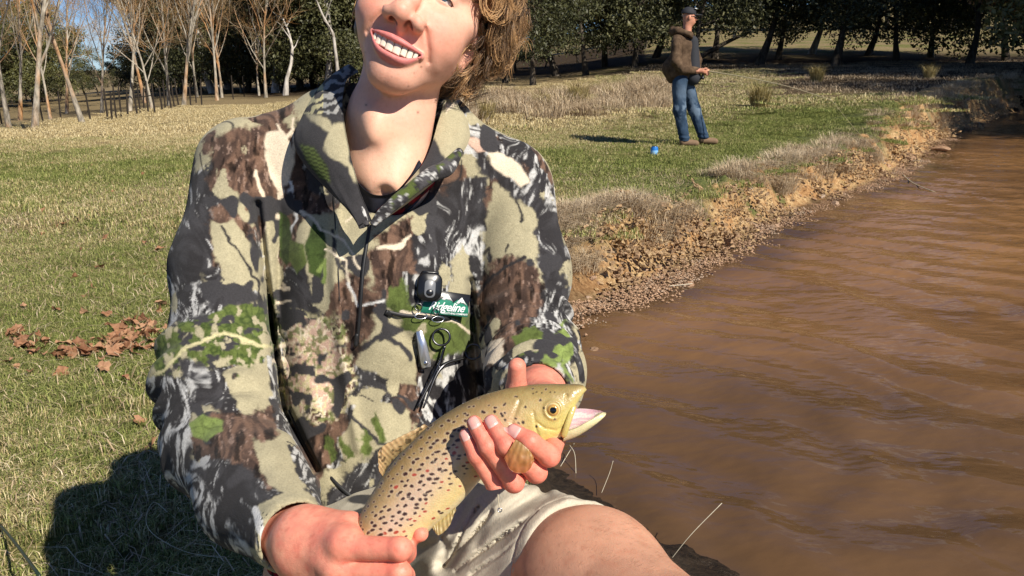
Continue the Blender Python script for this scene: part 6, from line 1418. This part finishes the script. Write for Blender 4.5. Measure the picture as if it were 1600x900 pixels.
# rod and line
hd = q_(1096, 112, -.10) * .94 + MB_
rod_tip = PW(1300, 151, 9.9); RD = empty('fishing_rod', tuple(hd), 'thin pale fishing rod pointing right from the man\'s hands over the grass', 'fishing rod'); rbs = np.array(RD.location)
rodm = plain('rod_cane', (.50, .42, .26), .35); A_ = hd - (rod_tip - hd) * .10; pts = spline([A_, hd, hd + (rod_tip - hd) * .35 + [0, 0, .02], hd + (rod_tip - hd) * .7 + [0, 0, .01], rod_tip + [0, 0, -.04]], 40)
V, F = tube(pts - rbs, np.linspace(.009, .0032, 40), 6); part('blank', mesh_np('blank', *tidy(V, F)), rodm, RD)
V, F = tube(pts[:5] - rbs, [.012, .014, .014, .014, .012], 8); part('grip', mesh_np('grip', *tidy(V, F)), plain('cork', (.45, .30, .17), .8), RD)
V, F = tube(np.array([hd + [-.05, 0, -.03], hd + [-.05, .0, -.09]]) - rbs, [.008, .022], 10); V2, F2 = tube(np.array([hd + [-.055, -.03, -.09], hd + [-.055, .03, -.09]]) - rbs, [.022, .022], 12); part('reel', mesh_np('reel', *tidy(*join([(V, F), (V2, F2)]))), black_m, RD)
w0, w1, w2 = on_z(1402, 264, WZ + .01), on_z(1425, 285, WZ + .012), on_z(1462, 301, WZ + .01)
linem = plain('pale_line', (.62, .56, .38), .4)
pts = spline([pts[-1], pts[-1] * .6 + w0 * .4 + [0, 0, -.05], w0], 24); V, F = tube(pts, .0016, 4); tag(link('fishing_line', mesh_np('fishing_line', *tidy(V, F)), linem), 'fine pale line falling from the rod tip to the water', 'line')
V, F = tube(spline([w0, w1, w2], 16), .006, 6); tag(link('floating_line', mesh_np('floating_line', *tidy(V, F)), linem), 'curved pale end of fly line floating near the bank', 'line')
# blue can
cx, cy, cz = on_z(1022, 247, float(land_z(np.array([1.7]), np.array([9.6]))[0])); CN = empty('drink_can', (cx, cy, cz), 'small bright blue can standing in the grass by the man', 'can'); CN.scale = (1.35, 1.35, 1.2)
canb = plain('blue_can_paint', (.02, .17, .52), .3); prof = [(0.0, 0), (.026, .002), (.033, .008), (.033, .103), (.026, .115), (.026, .118)]
a = np.arange(20) * 2 * np.pi / 20
def lathe(prof, k=20): V = np.array([(r_ * math.cos(t), r_ * math.sin(t), z) for r_, z in prof for t in a]); n = len(prof); i = np.arange(n - 1)[:, None] * k; j = np.arange(k)[None]; j2 = (j + 1) % k; return V, np.stack([i + j, i + j2, i + k + j2, i + k + j], -1).reshape(-1, 4)
part('shell', mesh_np('shell', *lathe(prof)), canb, CN); part('lid', mesh_np('lid', *lathe([(.026, .118), (.027, .121), (.024, .118), (.001, .117)])), steel.m, CN); part('band', mesh_np('band', *lathe([(.0333, .030), (.0340, .032), (.0340, .078), (.0333, .080)])), plain('pale_blue_band', (.22, .45, .72), .35), CN)
# white bird on the far fallen limb
bp = at(1133, 40); BD = empty('cockatoo', (bp[0], bp[1], bp[2] + 1.35), 'white bird perched on the leaning limb behind the man', 'bird')
wf = plain('white_feathers', (.78, .76, .70), .8)
V, Q = solid(lambda p: smin(smin(ell(p, (0, 0, .10), (.075, .07, .15)), ell(p, (.02, 0, .28), (.055, .05, .06)), .05), cone(p, (-.02, 0, .0), (-.08, 0, -.20), .05, .02), .04), [-.25, -.15, -.3], [.2, .15, .42], .02, 0, 2); part('body', mesh_np('body', V, Q), wf, BD)
V, F = tube([(.06, 0, .29), (.09, 0, .27), (.088, 0, .25)], [.018, .012, .003], 6); part('beak', mesh_np('beak', *tidy(V, F)), black_m, BD)
lp = np.array([bp[0], bp[1], bp[2]]); V, F = tube(spline([lp + [-1.9, .2, .15], lp + [-.9, .1, .75], lp + [0, 0, 1.22], lp + [.7, 0, 1.5], lp + [1.1, .1, 1.45]], 20), np.linspace(.13, .03, 20), 7); tag(link('leaning_limb', mesh_np('leaning_limb', *tidy(V, F)), bark_dark.m), 'dark dead limb leaning over under the perched white bird', 'branch')
# ---------------------------------------------------------------- turf, tussocks, leaves and stones
def blades_mesh(name, n, area, hmin, hmax, wid, seed, lean=.5, curl=.5, round_=False):
    r = np.random.default_rng(seed)
    if round_: a_ = r.random(n) * 6.283; q = r.random(n) ** .6 * area / 2; x, y = q * np.cos(a_), q * np.sin(a_)
    else: x, y = (r.random(n) - .5) * area, (r.random(n) - .5) * area
    h = hmin + (hmax - hmin) * r.random(n) ** 1.6; th = r.random(n) * 6.283; le = lean * (.2 + r.random(n)); 
    if round_: th = np.arctan2(y, x) + r.normal(0, .6, n); le = lean * (.2 + 2.0 * np.hypot(x, y) / area) * (.5 + r.random(n))
    d = np.stack([np.cos(th), np.sin(th)], -1); s = np.stack([-d[:, 1], d[:, 0]], -1); w = wid * (.6 + .8 * r.random(n))
    p0 = np.stack([x, y, np.full(n, -.008)], -1); mid = p0 + np.c_[d * (h * le * .35)[:, None], h * .62]; tip = p0 + np.c_[d * (h * (le + curl * r.random(n) * .6))[:, None], h * (1 - .35 * le)]
    S = np.c_[s * w[:, None], np.zeros(n)]; V = np.stack([p0 - S, p0 + S, mid + S * .7, mid - S * .7, tip], 1).reshape(-1, 3); k = np.arange(n)[:, None] * 5
    F = np.vstack([k + [0, 1, 2], k + [0, 2, 3], k + [3, 2, 4]]); c = np.repeat(r.random(n), 5)[:, None] * [1, 0, 0]; c[:, 1] = np.tile([0, 0, .6, .6, 1], n); return mesh_np(name, V, F, c, smooth=False)
grass_m = Mat('grass_blades', .75, spec=.2)
g, w = turf_colour(grass_m); at_ = grass_m.n('ShaderNodeAttribute', attribute_name='Col'); sc_ = grass_m.n('ShaderNodeSeparateColor'); grass_m.l(at_.outputs['Color'], sc_.inputs[0])
gg = grass_m.math('ADD', g, grass_m.math('MULTIPLY', grass_m.math('SUBTRACT', sc_.outputs[0], .5), .46))
gv = grass_m.math('FRACT', grass_m.math('MULTIPLY', sc_.outputs[0], 7.31))
grass_m.base(grass_m.mix(grass_m.ramp(gg, [(.44, 0.0), (.61, 1.0)]), grass_m.ramp(gv, [(0, (.26, .19, .09)), (.5, (.52, .41, .20)), (1, (.72, .62, .38))]), grass_m.ramp(gv, [(0, (.06, .08, .016)), (.5, (.18, .215, .05)), (1, (.36, .36, .12))])))
dry_m = Mat('dry_stems', .8, spec=.2); at_ = dry_m.n('ShaderNodeAttribute', attribute_name='Col'); sc_ = dry_m.n('ShaderNodeSeparateColor'); dry_m.l(at_.outputs['Color'], sc_.inputs[0]); oi = dry_m.n('ShaderNodeObjectInfo')
dry_m.base(dry_m.ramp(dry_m.math('ADD', dry_m.math('MULTIPLY', sc_.outputs[0], .75), dry_m.math('MULTIPLY', oi.outputs['Random'], .25)), [(0, (.18, .12, .07)), (.35, (.38, .28, .17)), (.7, (.56, .44, .29)), (1, (.72, .62, .44))]))
def scatter(name, tile, mat, pos, rot, scl, label=None, kind='stuff'):
    """one object: the tile mesh set out at many points by a node tree"""
    me = bpy.data.meshes.new(name); me.vertices.add(len(pos)); me.vertices.foreach_set('co', np.asarray(pos, np.float32).ravel())
    for nm, dat, ty in (('rot', rot, 'FLOAT_VECTOR'), ('scl', scl, 'FLOAT_VECTOR')):
        a = me.attributes.new(nm, ty, 'POINT'); a.data.foreach_set('vector', np.asarray(dat, np.float32).ravel())
    o = link(name, me); tile.materials.append(mat) if not tile.materials else None
    src = bpy.data.objects.new(name + '_tile', tile)
    ng = bpy.data.node_groups.new(name, 'GeometryNodeTree'); ng.interface.new_socket('Geometry', in_out='INPUT', socket_type='NodeSocketGeometry'); ng.interface.new_socket('Geometry', in_out='OUTPUT', socket_type='NodeSocketGeometry')
    N = ng.nodes; gi = N.new('NodeGroupInput'); go = N.new('NodeGroupOutput'); ip = N.new('GeometryNodeInstanceOnPoints'); oi_ = N.new('GeometryNodeObjectInfo'); oi_.inputs['Object'].default_value = src
    ar = N.new('GeometryNodeInputNamedAttribute'); ar.data_type = 'FLOAT_VECTOR'; ar.inputs[0].default_value = 'rot'; as_ = N.new('GeometryNodeInputNamedAttribute'); as_.data_type = 'FLOAT_VECTOR'; as_.inputs[0].default_value = 'scl'
    L = ng.links.new; L(gi.outputs[0], ip.inputs['Points']); L(oi_.outputs['Geometry'], ip.inputs['Instance']); L(ar.outputs[0], ip.inputs['Rotation']); L(as_.outputs[0], ip.inputs['Scale']); L(ip.outputs[0], go.inputs[0])
    md = o.modifiers.new('scatter', 'NODES'); md.node_group = ng; tag(o, kind=kind, label=label); return o
pr = np.random.default_rng(31)
def turf_points(x0, x1, y0, y1, step, keep=None, smin_=.55):
    xs, ys = np.meshgrid(np.arange(x0, x1, step), np.arange(y0, y1, step)); x = (xs + pr.uniform(-.5, .5, xs.shape) * step).ravel(); y = (ys + pr.uniform(-.5, .5, ys.shape) * step).ravel()
    m = (np.abs(x) < .72 * y + 1.0); x, y = x[m], y[m]; s = shore_dist(x, y); m = s > smin_ + .35 * (fbm(np.stack([x, y], -1) * 1.6, 2, 33) - .5)
    if keep is not None: m &= keep(x, y)
    x, y, s = x[m], y[m], s[m]; z = ground_z(x, y, s, True) + .002; n = len(x)
    e = .15; gx_ = (land_z(x + e, y) - land_z(x - e, y)) / (2 * e); gy_ = (land_z(x, y + e) - land_z(x, y - e)) / (2 * e)
    return np.stack([x, y, z], -1), np.stack([gy_ , -gx_, pr.random(n) * 6.283], -1)
def iso(n, a, b): s = pr.uniform(a, b, n); return np.stack([s, s, s * pr.uniform(.7, 1.3, n)], -1)
near_t = blades_mesh('near_turf_tile', 1500, .26, .012, .040, .0013, 41, .9, .9)
p_, r_ = turf_points(-3.4, 2.4, 1.0, 5.2, .16, None, .50); scatter('grass', near_t, grass_m.m, p_, r_, iso(len(p_), .8, 1.15))
mid_t = blades_mesh('turf_tile', 1100, .50, .014, .050, .0024, 42, .8, .8)
p_, r_ = turf_points(-8, 8, 5.1, 16, .32, None, .40); scatter('grass', mid_t, grass_m.m, p_, r_, iso(len(p_), .8, 1.2))
far_t = blades_mesh('far_turf_tile', 1500, 1.2, .02, .07, .0045, 43, .9, .7)
p_, r_ = turf_points(-26, 24, 15, 36, .80, lambda x, y: (800 + FPX * x / y < 1200) | (y < 21), .4); scatter('grass', far_t, grass_m.m, p_, r_, iso(len(p_), .8, 1.3))
# straggling straw lying in the turf
straw_t = blades_mesh('straw_tile', 60, .40, .02, .055, .0016, 44, 2.6, 1.5)
p_, r_ = turf_points(-3.4, 3.2, 1.2, 9, .22, lambda x, y: (x < -.5) | (y > 3.6), .35); scatter('dry_straw', straw_t, dry_m.m, p_, r_, iso(len(p_), .8, 1.3))
# dry fringe on the lip of the bank
fr_t = blades_mesh('fringe_tile', 190, .20, .03, .13, .0016, 45, 1.0, 1.1, True)
i_ = np.arange(i0, i1); L_ = []
for rep in range(48):
    t_ = pr.uniform(i0 + 4, i1 - 2, 60); A_ = np.stack([np.interp(t_, np.arange(len(SHORE)), SHORE[:, k]) for k in (0, 1)], -1); L_.append(A_)
A_ = np.concatenate(L_); dn = np.hypot(A_[:, 0], A_[:, 1]); ang_ = pr.random(len(A_)) * 6.283; q2 = A_ + np.stack([np.cos(ang_), np.sin(ang_)], -1) * pr.uniform(.28, 1.05, len(A_))[:, None]
s_ = shore_dist(q2[:, 0], q2[:, 1]); cl_ = fbm(q2 * 1.3, 2, 47); m = (s_ > .24) & (s_ < .90) & (cl_ > .40) & (q2[:, 1] > 3.6) & (q2[:, 1] < 34); q2 = q2[m]; s_ = s_[m]; z = ground_z(q2[:, 0], q2[:, 1], s_, True)
scatter('dry_fringe_grass', fr_t, dry_m.m, np.c_[q2, z], np.c_[np.zeros((len(q2), 2)), pr.random(len(q2)) * 6.28], iso(len(q2), .7, 1.35) * (1 + .02 * q2[:, 1:2]))
# tall dry grass behind the boy and the man
tall_t = blades_mesh('tall_grass_tile', 420, .9, .10, .55, .006, 46, .55, .7, True)
xs, ys = np.meshgrid(np.arange(-6, 8, .55), np.arange(15.6, 27, .55)); x = (xs + pr.uniform(-.3, .3, xs.shape)).ravel(); y = (ys + pr.uniform(-.3, .3, ys.shape)).ravel(); px_ = 800 + FPX * x / y
m = (fbm(np.stack([x, y], -1) * .45, 2, 48) + .12 * sstep(15, 18, y) > .55) & (px_ > 560) & (px_ < 1045) & (shore_dist(x, y) > .8); x, y = x[m], y[m]
scatter('tall_dry_grass', tall_t, dry_m.m, np.stack([x, y, ground_z(x, y)], -1), np.c_[np.zeros((len(x), 2)), pr.random(len(x)) * 6.28], iso(len(x), .6, 1.05))
p_, r_ = turf_points(3, 26, 18, 44, .62, lambda x, y: (800 + FPX * x / y > 980), .6); scatter('forest_litter', straw_t, dry_m.m, p_, r_, iso(len(p_), 1.5, 3.2))
# rush tussocks one can tell apart
tus_m = [mesh_ for mesh_ in (blades_mesh('stems', 900, .45, .35, 1.0, .006, 51, .55, .5, True), blades_mesh('stems', 500, .30, .2, .6, .005, 52, .6, .5, True))]
rush = Mat('rush_stems', .75, spec=.2); at_ = rush.n('ShaderNodeAttribute', attribute_name='Col'); sc_ = rush.n('ShaderNodeSeparateColor'); rush.l(at_.outputs['Color'], sc_.inputs[0]); rush.base(rush.ramp(sc_.outputs[0], [(0, (.14, .12, .035)), (.45, (.33, .26, .10)), (1, (.52, .42, .21))]))
for (px, py, D, k, s, lab) in [(1178, 132, 15.5, 0, .62, 'tall yellow rush tussock standing right of the man'), (1262, 74, 27, 0, .7, 'dry tussock in the shade in front of the grove'), (1432, 80, 27, 1, 1.0, 'small tussock in the shade at the right'), (845, 128, 20, 1, 1.1, 'straw tussock in the tall grass beside the boy\'s hair'),
                               (900, 120, 22, 1, 1.3, 'rounded straw tussock in the tall grass left of the man'), (760, 150, 17, 1, .9, 'pale tussock behind the boy\'s collar'), (950, 128, 21, 0, .6, 'upright straw tussock just left of the man')]:
    x, y, z = at(px, D); t = link('rush_tussock', tus_m[k], rush.m, loc=(x, y, z)); t.scale = (s, s, s); tag(t, lab, 'tussock', 'dry tussocks in the paddock')
# fallen leaves
def leaf_mesh(seed, r0=.035):
    r = np.random.default_rng(seed); n = 14; a = np.linspace(0, 2 * np.pi, n, endpoint=False); rad = r0 * (.62 + .38 * np.abs(np.cos(a * 2.5))) * r.uniform(.85, 1.15, n); rad[0] *= 1.4
    z = .35 * rad * np.sin(a * 2 + seed) + r.normal(0, .002, n) + .012; V = np.vstack([np.c_[rad * np.cos(a), rad * np.sin(a), z], [[0, 0, .004]]]); F = np.array([[i, (i + 1) % n, n] for i in range(n)]); F2 = F[:, ::-1] + n + 1; st, sf = tube([(rad[0], 0, z[0]), (rad[0] + .02, .004, z[0] + .006)], .0008, 3, cap=False)
    V2 = V - [0, 0, .0006]; TV = np.vstack([V, V2, st]); TF = np.vstack([F, F2, tri(sf) + 2 * len(V)]); return mesh_np('fallen_leaf', TV, TF, smooth=False)
lms = [leaf_mesh(i, .024 + .004 * (i % 3)) for i in range(6)]
lfm = Mat('dead_leaf', .7, spec=.3); oi = lfm.n('ShaderNodeObjectInfo'); _n = lfm.noise(lfm.coords('Object'), 60, 3); lfm.base(lfm.mix(.4, lfm.ramp(oi.outputs['Random'], [(0, (.17, .075, .038)), (.5, (.30, .145, .075)), (1, (.42, .26, .15))]), lfm.ramp(_n, [(.3, (.16, .06, .03)), (.7, (.42, .23, .12))])))
def drop_leaf(px, py, s, lab, grp):
    x, y, z = on_z(px, py, 0.0); x2, y2, _ = on_z(px, py, gz1(x, y)); z = gz1(x2, y2) + .016; l = link('fallen_leaf', lms[pr.integers(6)], lfm.m, loc=(x2, y2, z)); l.scale = (s, s, s); l.rotation_euler = (pr.normal(0, .5), pr.normal(0, .5), pr.random() * 6.28); tag(l, lab, 'leaf', grp); return l
for k in range(84):
    t_ = pr.random(); cxp = 20 + 235 * t_; cyp = 535 + 18 * math.sin(t_ * 5) + 14 * t_; drop_leaf(cxp + pr.normal(0, 6), cyp + pr.normal(0, 10) * (1.2 - .4 * t_), pr.uniform(.55, 1.0), 'curled brown leaf in the long drift of dead leaves left of the boy', 'leaves in the drift left of the boy')
for k in range(40): drop_leaf(pr.uniform(0, 300), pr.uniform(250, 620), pr.uniform(.45, .9), 'single brown leaf lying on the grass left of the boy', 'scattered single leaves')
for k in range(30): drop_leaf(pr.uniform(180, 245), pr.uniform(505, 560), pr.uniform(.5, 1.0), 'brown leaf in the heap beside the camouflage sleeve', 'leaves heaped beside the sleeve')
for px, py in [(215, 670), (240, 705), (320, 745), (312, 690), (252, 480), (95, 350), (165, 375)]: drop_leaf(px, py, 1.0, 'larger curled brown leaf on its own in the grass', 'larger single leaves')
# stones along the water and in the bank
def stone_mesh(seed):
    r = np.random.default_rng(seed); n = 26; d = r.normal(size=(n, 3)); d /= np.linalg.norm(d, axis=1)[:, None]; d = d * [1, .75, .5] * r.uniform(.8, 1.15, (n, 1)); import bmesh
    bm = bmesh.new(); [bm.verts.new(v) for v in d]; bmesh.ops.convex_hull(bm, input=bm.verts[:]); loose = [v for v in bm.verts if not v.link_faces]; bmesh.ops.delete(bm, geom=loose, context='VERTS'); me = bpy.data.meshes.new('stone'); bm.to_mesh(me); bm.free(); return me
stm = [stone_mesh(i + 60) for i in range(7)]
stmat = Mat('bank_stone', .85, spec=.25); oi = stmat.n('ShaderNodeObjectInfo'); _n = stmat.noise(stmat.coords('Object'), 3, 5, .65)
stmat.base(stmat.mix(.45, stmat.ramp(oi.outputs['Random'], [(0, (.12, .07, .045)), (.35, (.30, .17, .10)), (.7, (.44, .27, .17)), (1, (.40, .36, .30))]), stmat.ramp(_n, [(.3, (.14, .08, .045)), (.7, (.52, .36, .22))]))); stmat.bump(_n, .4, .05)
for m_ in stm: m_.materials.append(stmat.m)
def stone(x, y, z, s, lab, grp=None, nm='stone'):
    o = link(nm, stm[pr.integers(7)], None, loc=(x, y, z)); o.scale = (s * pr.uniform(.8, 1.3), s, s * pr.uniform(.7, 1.1)); o.rotation_euler = (pr.normal(0, .4), pr.normal(0, .4), pr.random() * 6.28); return tag(o, lab, 'stone', grp)
cnt = 0
while cnt < 230:
    t_ = pr.uniform(i0 + 20, i1 - 4); c = np.array([np.interp(t_, np.arange(len(SHORE)), SHORE[:, k]) for k in (0, 1)]); q = c + pr.normal(0, .16, 2); s = float(shore_dist(np.array([q[0]]), np.array([q[1]]))[0])
    if s < -.06 or s > .42 or q[1] < 3.4: continue
    if pr.random() > min(1, 9 / q[1]) * 1.0: continue
    sz = pr.uniform(.010, .026) * (1 + .05 * q[1]) * (1.7 if pr.random() < .12 else 1)
    stone(q[0], q[1], float(ground_z(q[:1], q[1:2], None, True)[0]) + sz * .2, sz, 'small reddish stone among many at the foot of the clay bank', 'stones at the foot of the bank'); cnt += 1
for (px, py, s, z, lab) in [(1076, 446, .050, WZ - .005, 'reddish stone standing out of the water by itself'), (1303, 320, .07, WZ, 'flat pale stone in the shallows off the bank'), (1262, 332, .05, WZ, 'small flat stone at the water\'s edge'), (932, 550, .045, WZ - .018, 'flat brownish stone awash beside the sleeve'),
                             (925, 345, .085, -.01, 'orange-red rock in dry grass on top of the bank'), (1470, 232, .13, WZ + .05, 'grey boulder at the water\'s edge far along the bank'), (1420, 245, .13, WZ + .1, 'pinkish boulder on the bank beyond the fisherman'), (1385, 262, .10, WZ + .05, 'rounded tan rock half way along the bank')]:
    x, y, _z = on_z(px, py, z); 
    if 'top of' in lab: _z = gz1(x, y) + .03
    o = stone(x, y, _z, s, lab, None, 'rock'); 
# crumbled clods of the clay bank
clodm = Mat('clay_clod', .92, spec=.15); w = clodm.coords('World'); f_ = clodm.noise(w, 60, 5, .7); m__ = clodm.noise(w, 6.0, 4, .6)
clodm.base(clodm.mix(clodm.ramp(m__, [(.42, 0.0), (.60, 1.0)]), clodm.ramp(f_, [(.3, (.12, .065, .032)), (.5, (.33, .21, .12)), (.7, (.52, .38, .24))]), clodm.ramp(f_, [(.3, (.18, .10, .04)), (.5, (.44, .30, .15)), (.7, (.64, .49, .29))]))); clodm.bump(f_, .6, .02)
cl_me = []
for i in range(3):
    r = np.random.default_rng(80 + i); L_ = []
    for k in range(26):
        th = r.random() * 6.28; s_ = r.uniform(.004, .013) * (2.0 if r.random() < .12 else 1); v8 = np.array([[a, b, c] for a in (-1, 1) for b in (-1, 1) for c in (-.6, .6)]) * r.uniform(.30, 1.15, (8, 3)) * s_; v8 = v8 @ np.array(Matrix.Rotation(th, 3, 'Z')) + [r.uniform(-.14, .14), r.uniform(-.14, .14), r.uniform(-.2, .5) * s_]
        L_.append((v8, np.array([[0, 1, 3, 2], [4, 6, 7, 5], [0, 4, 5, 1], [2, 3, 7, 6], [0, 2, 6, 4], [1, 5, 7, 3]])))
    cl_me.append(mesh_np('clod_tile', *join(L_), smooth=False))
for i in range(3):
    t_ = pr.uniform(i0 + 8, i1 - 2, 900); A_ = np.stack([np.interp(t_, np.arange(len(SHORE)), SHORE[:, k]) for k in (0, 1)], -1); an = pr.random(900) * 6.28; A_ = A_ + np.stack([np.cos(an), np.sin(an)], -1) * pr.uniform(.1, .65, (900, 1)); s_ = shore_dist(A_[:, 0], A_[:, 1]); k_ = (s_ > .10) & (s_ < .46 + .25 * (fbm(A_ * 2, 2, 91) - .5)) & (A_[:, 1] > 3.6) & (A_[:, 1] < 30) & (fbm(A_ * 2.6, 2, 95) > .47); A_ = A_[k_]
    scatter('clay_clods', cl_me[i], clodm.m, np.c_[A_, ground_z(A_[:, 0], A_[:, 1], None, True)], np.c_[pr.normal(0, .3, (len(A_), 2)), pr.random(len(A_)) * 6.28], iso(len(A_), .7, 1.5) * (1 + .03 * A_[:, 1:2]))
# gravel on the narrow beach
gr_t = mesh_np('gravel_tile', *(lambda L: join(L))([(lambda v: (v[0] * sc + [dx, dy, dz], v[1]))((np.array([[1, 0, 0], [0, 1, 0], [-1, 0, 0], [0, -1, 0], [0, 0, .7], [0, 0, -.5]], float) @ np.array(Matrix.Rotation(th, 3, 'Z')), np.array([[0, 1, 4], [1, 2, 4], [2, 3, 4], [3, 0, 4], [1, 0, 5], [2, 1, 5], [3, 2, 5], [0, 3, 5]]))) for sc, dx, dy, dz, th in zip(pr.uniform(.003, .010, 90), pr.uniform(-.14, .14, 90), pr.uniform(-.14, .14, 90), pr.uniform(-.004, .005, 90), pr.random(90) * 6)]), smooth=False)
L_ = []
for rep in range(40):
    t_ = pr.uniform(i0 + 8, i1 - 2, 60); L_.append(np.stack([np.interp(t_, np.arange(len(SHORE)), SHORE[:, k]) for k in (0, 1)], -1) + pr.normal(0, .15, (60, 2)))
A_ = np.concatenate(L_); s_ = shore_dist(A_[:, 0], A_[:, 1]); m = (s_ > -.03) & (s_ < .11) & (pr.random(len(s_)) < .5) & (A_[:, 1] > 3.6) & (A_[:, 1] < 22); A_ = A_[m]
scatter('gravel', gr_t, stmat.m, np.c_[A_, ground_z(A_[:, 0], A_[:, 1], None, True) + .003], np.c_[np.zeros((len(A_), 2)), pr.random(len(A_)) * 6.28], iso(len(A_), .8, 1.6))
# twigs and stalks by the knee
twm = plain('dry_twig', (.24, .19, .12), .7); twp = plain('pale_stalk', (.52, .46, .34), .6)
for pts, r_, mat, lab in [([(1045, 878, WZ + .03), (1080, 835, WZ + .12), (1128, 786, WZ + .2)], .0012, twp, 'long pale grass stalk leaning over the water by the knee'), ([(872, 735, WZ), (890, 705, WZ + .03), (897, 693, WZ + .08)], .0015, twp, 'short pale stalk standing beside the trout\'s jaw'), ([(900, 742, WZ), (898, 710, WZ + .05), (890, 695, WZ + .07)], .0013, twp, 'bent pale stalk crossing the other by the trout'),
                           ([(1020, 378, WZ + .02), (1045, 372, WZ + .03), (1075, 380, WZ + .02)], .006, twm, 'dark twig lying at the water\'s edge'), ([(1045, 447, WZ + .01), (1066, 445, WZ + .015), (1082, 443, WZ + .02)], .0035, twp, 'thin stick beside the stone in the water'), ([(940, 770, WZ + .02), (952, 740, WZ + .06), (958, 720, WZ + .1)], .001, twp, 'fine stalk at the muddy edge below the fish'), ([(0, 820, .02), (25, 850, .10), (62, 900, .2)], .0035, plain('dark_green_rod', (.02, .035, .02), .4), 'dark green rod lying in the grass at lower left')]:
    W_ = [on_z(a, b, z) for a, b, z in pts]; V, F = tube(spline(W_, 14), r_, 5); tag(link('rod_blank' if 'rod' in lab else 'twig', mesh_np('twig', *tidy(V, F)), mat), lab, 'rod' if 'rod' in lab else 'twig')
ln_ = [on_z(a, b, .03 + .01 * math.sin(i)) for i, (a, b) in enumerate([(350, 872), (290, 862), (240, 835), (228, 810), (240, 785), (262, 800)])]; V, F = tube(spline(ln_, 40), .0007, 4); tag(link('slack_line', mesh_np('slack_line', *tidy(V, F)), linem), 'loop of slack fishing line on the grass below the elbow', 'line')
# hook hanging under the hand
hk, _g = surf(783, 790, f=fleece_f) if False else (P(782, 778, .70), None); V, F = tube(spline([P(778, 772, .70), P(779, 784, .70), P(780, 794, .70)], 8), .0003, 4); V2, F2 = ring(P(781, 797, .70), .0016, .0005, (0, 0, 1), 14, 5)
HK = empty('fly_hook', tuple(c2w(P(780, 790, .70)[None])[0]), 'tiny fishing hook dangling below the wet fingers', 'hook'); add('leader', V, F, linem, HK, base=np.array(HK.location), tris=True); add('hook', V2, F2, steel.m, HK, base=np.array(HK.location))

# fine hairs on the bare thigh
hv, hq = [(V, Q) for k, V, Q in BP if k == 'rest'][0] if any(k == 'rest' for k, _, _ in BP) else (np.zeros((0, 3)), None)
if len(hv):
    k_ = pr.choice(len(hv), 60000); q = hv[k_]; uvq = vproj(q); m = (uvq[:, 0] > 800) & (uvq[:, 0] < 1180) & (uvq[:, 1] > 730) & (uvq[:, 1] < 960) & (q[:, 2] > -.80); q = q[m][:5000] + pr.normal(0, .002, (min(5000, int(m.sum())), 3)); q = project(legs_f, q, 2); g = grad(legs_f, q); g /= np.linalg.norm(g, axis=1)[:, None]
    dr = np.array([.55, -.75, .1]) + pr.normal(0, .25, q.shape); dr = dr - g * (dr * g).sum(1)[:, None]; dr /= np.linalg.norm(dr, axis=1)[:, None]; L_ = pr.uniform(.0025, .006, len(q))[:, None]; sd = np.cross(dr, g) * .00007
    a_, b_ = q, q + dr * L_ * .6 + g * L_ * .30; c_ = q + dr * L_ + g * L_ * .35; V = np.stack([a_ - sd, a_ + sd, b_ + sd * .8, b_ - sd * .8, c_], 1).reshape(-1, 3); k0 = np.arange(len(q))[:, None] * 5; F = np.vstack([k0 + [0, 1, 2], k0 + [0, 2, 3], k0 + [3, 2, 4]])
    add('leg_hair', V, F, plain('leg_hair', (.26, .14, .075), .6), body, kind='stuff')
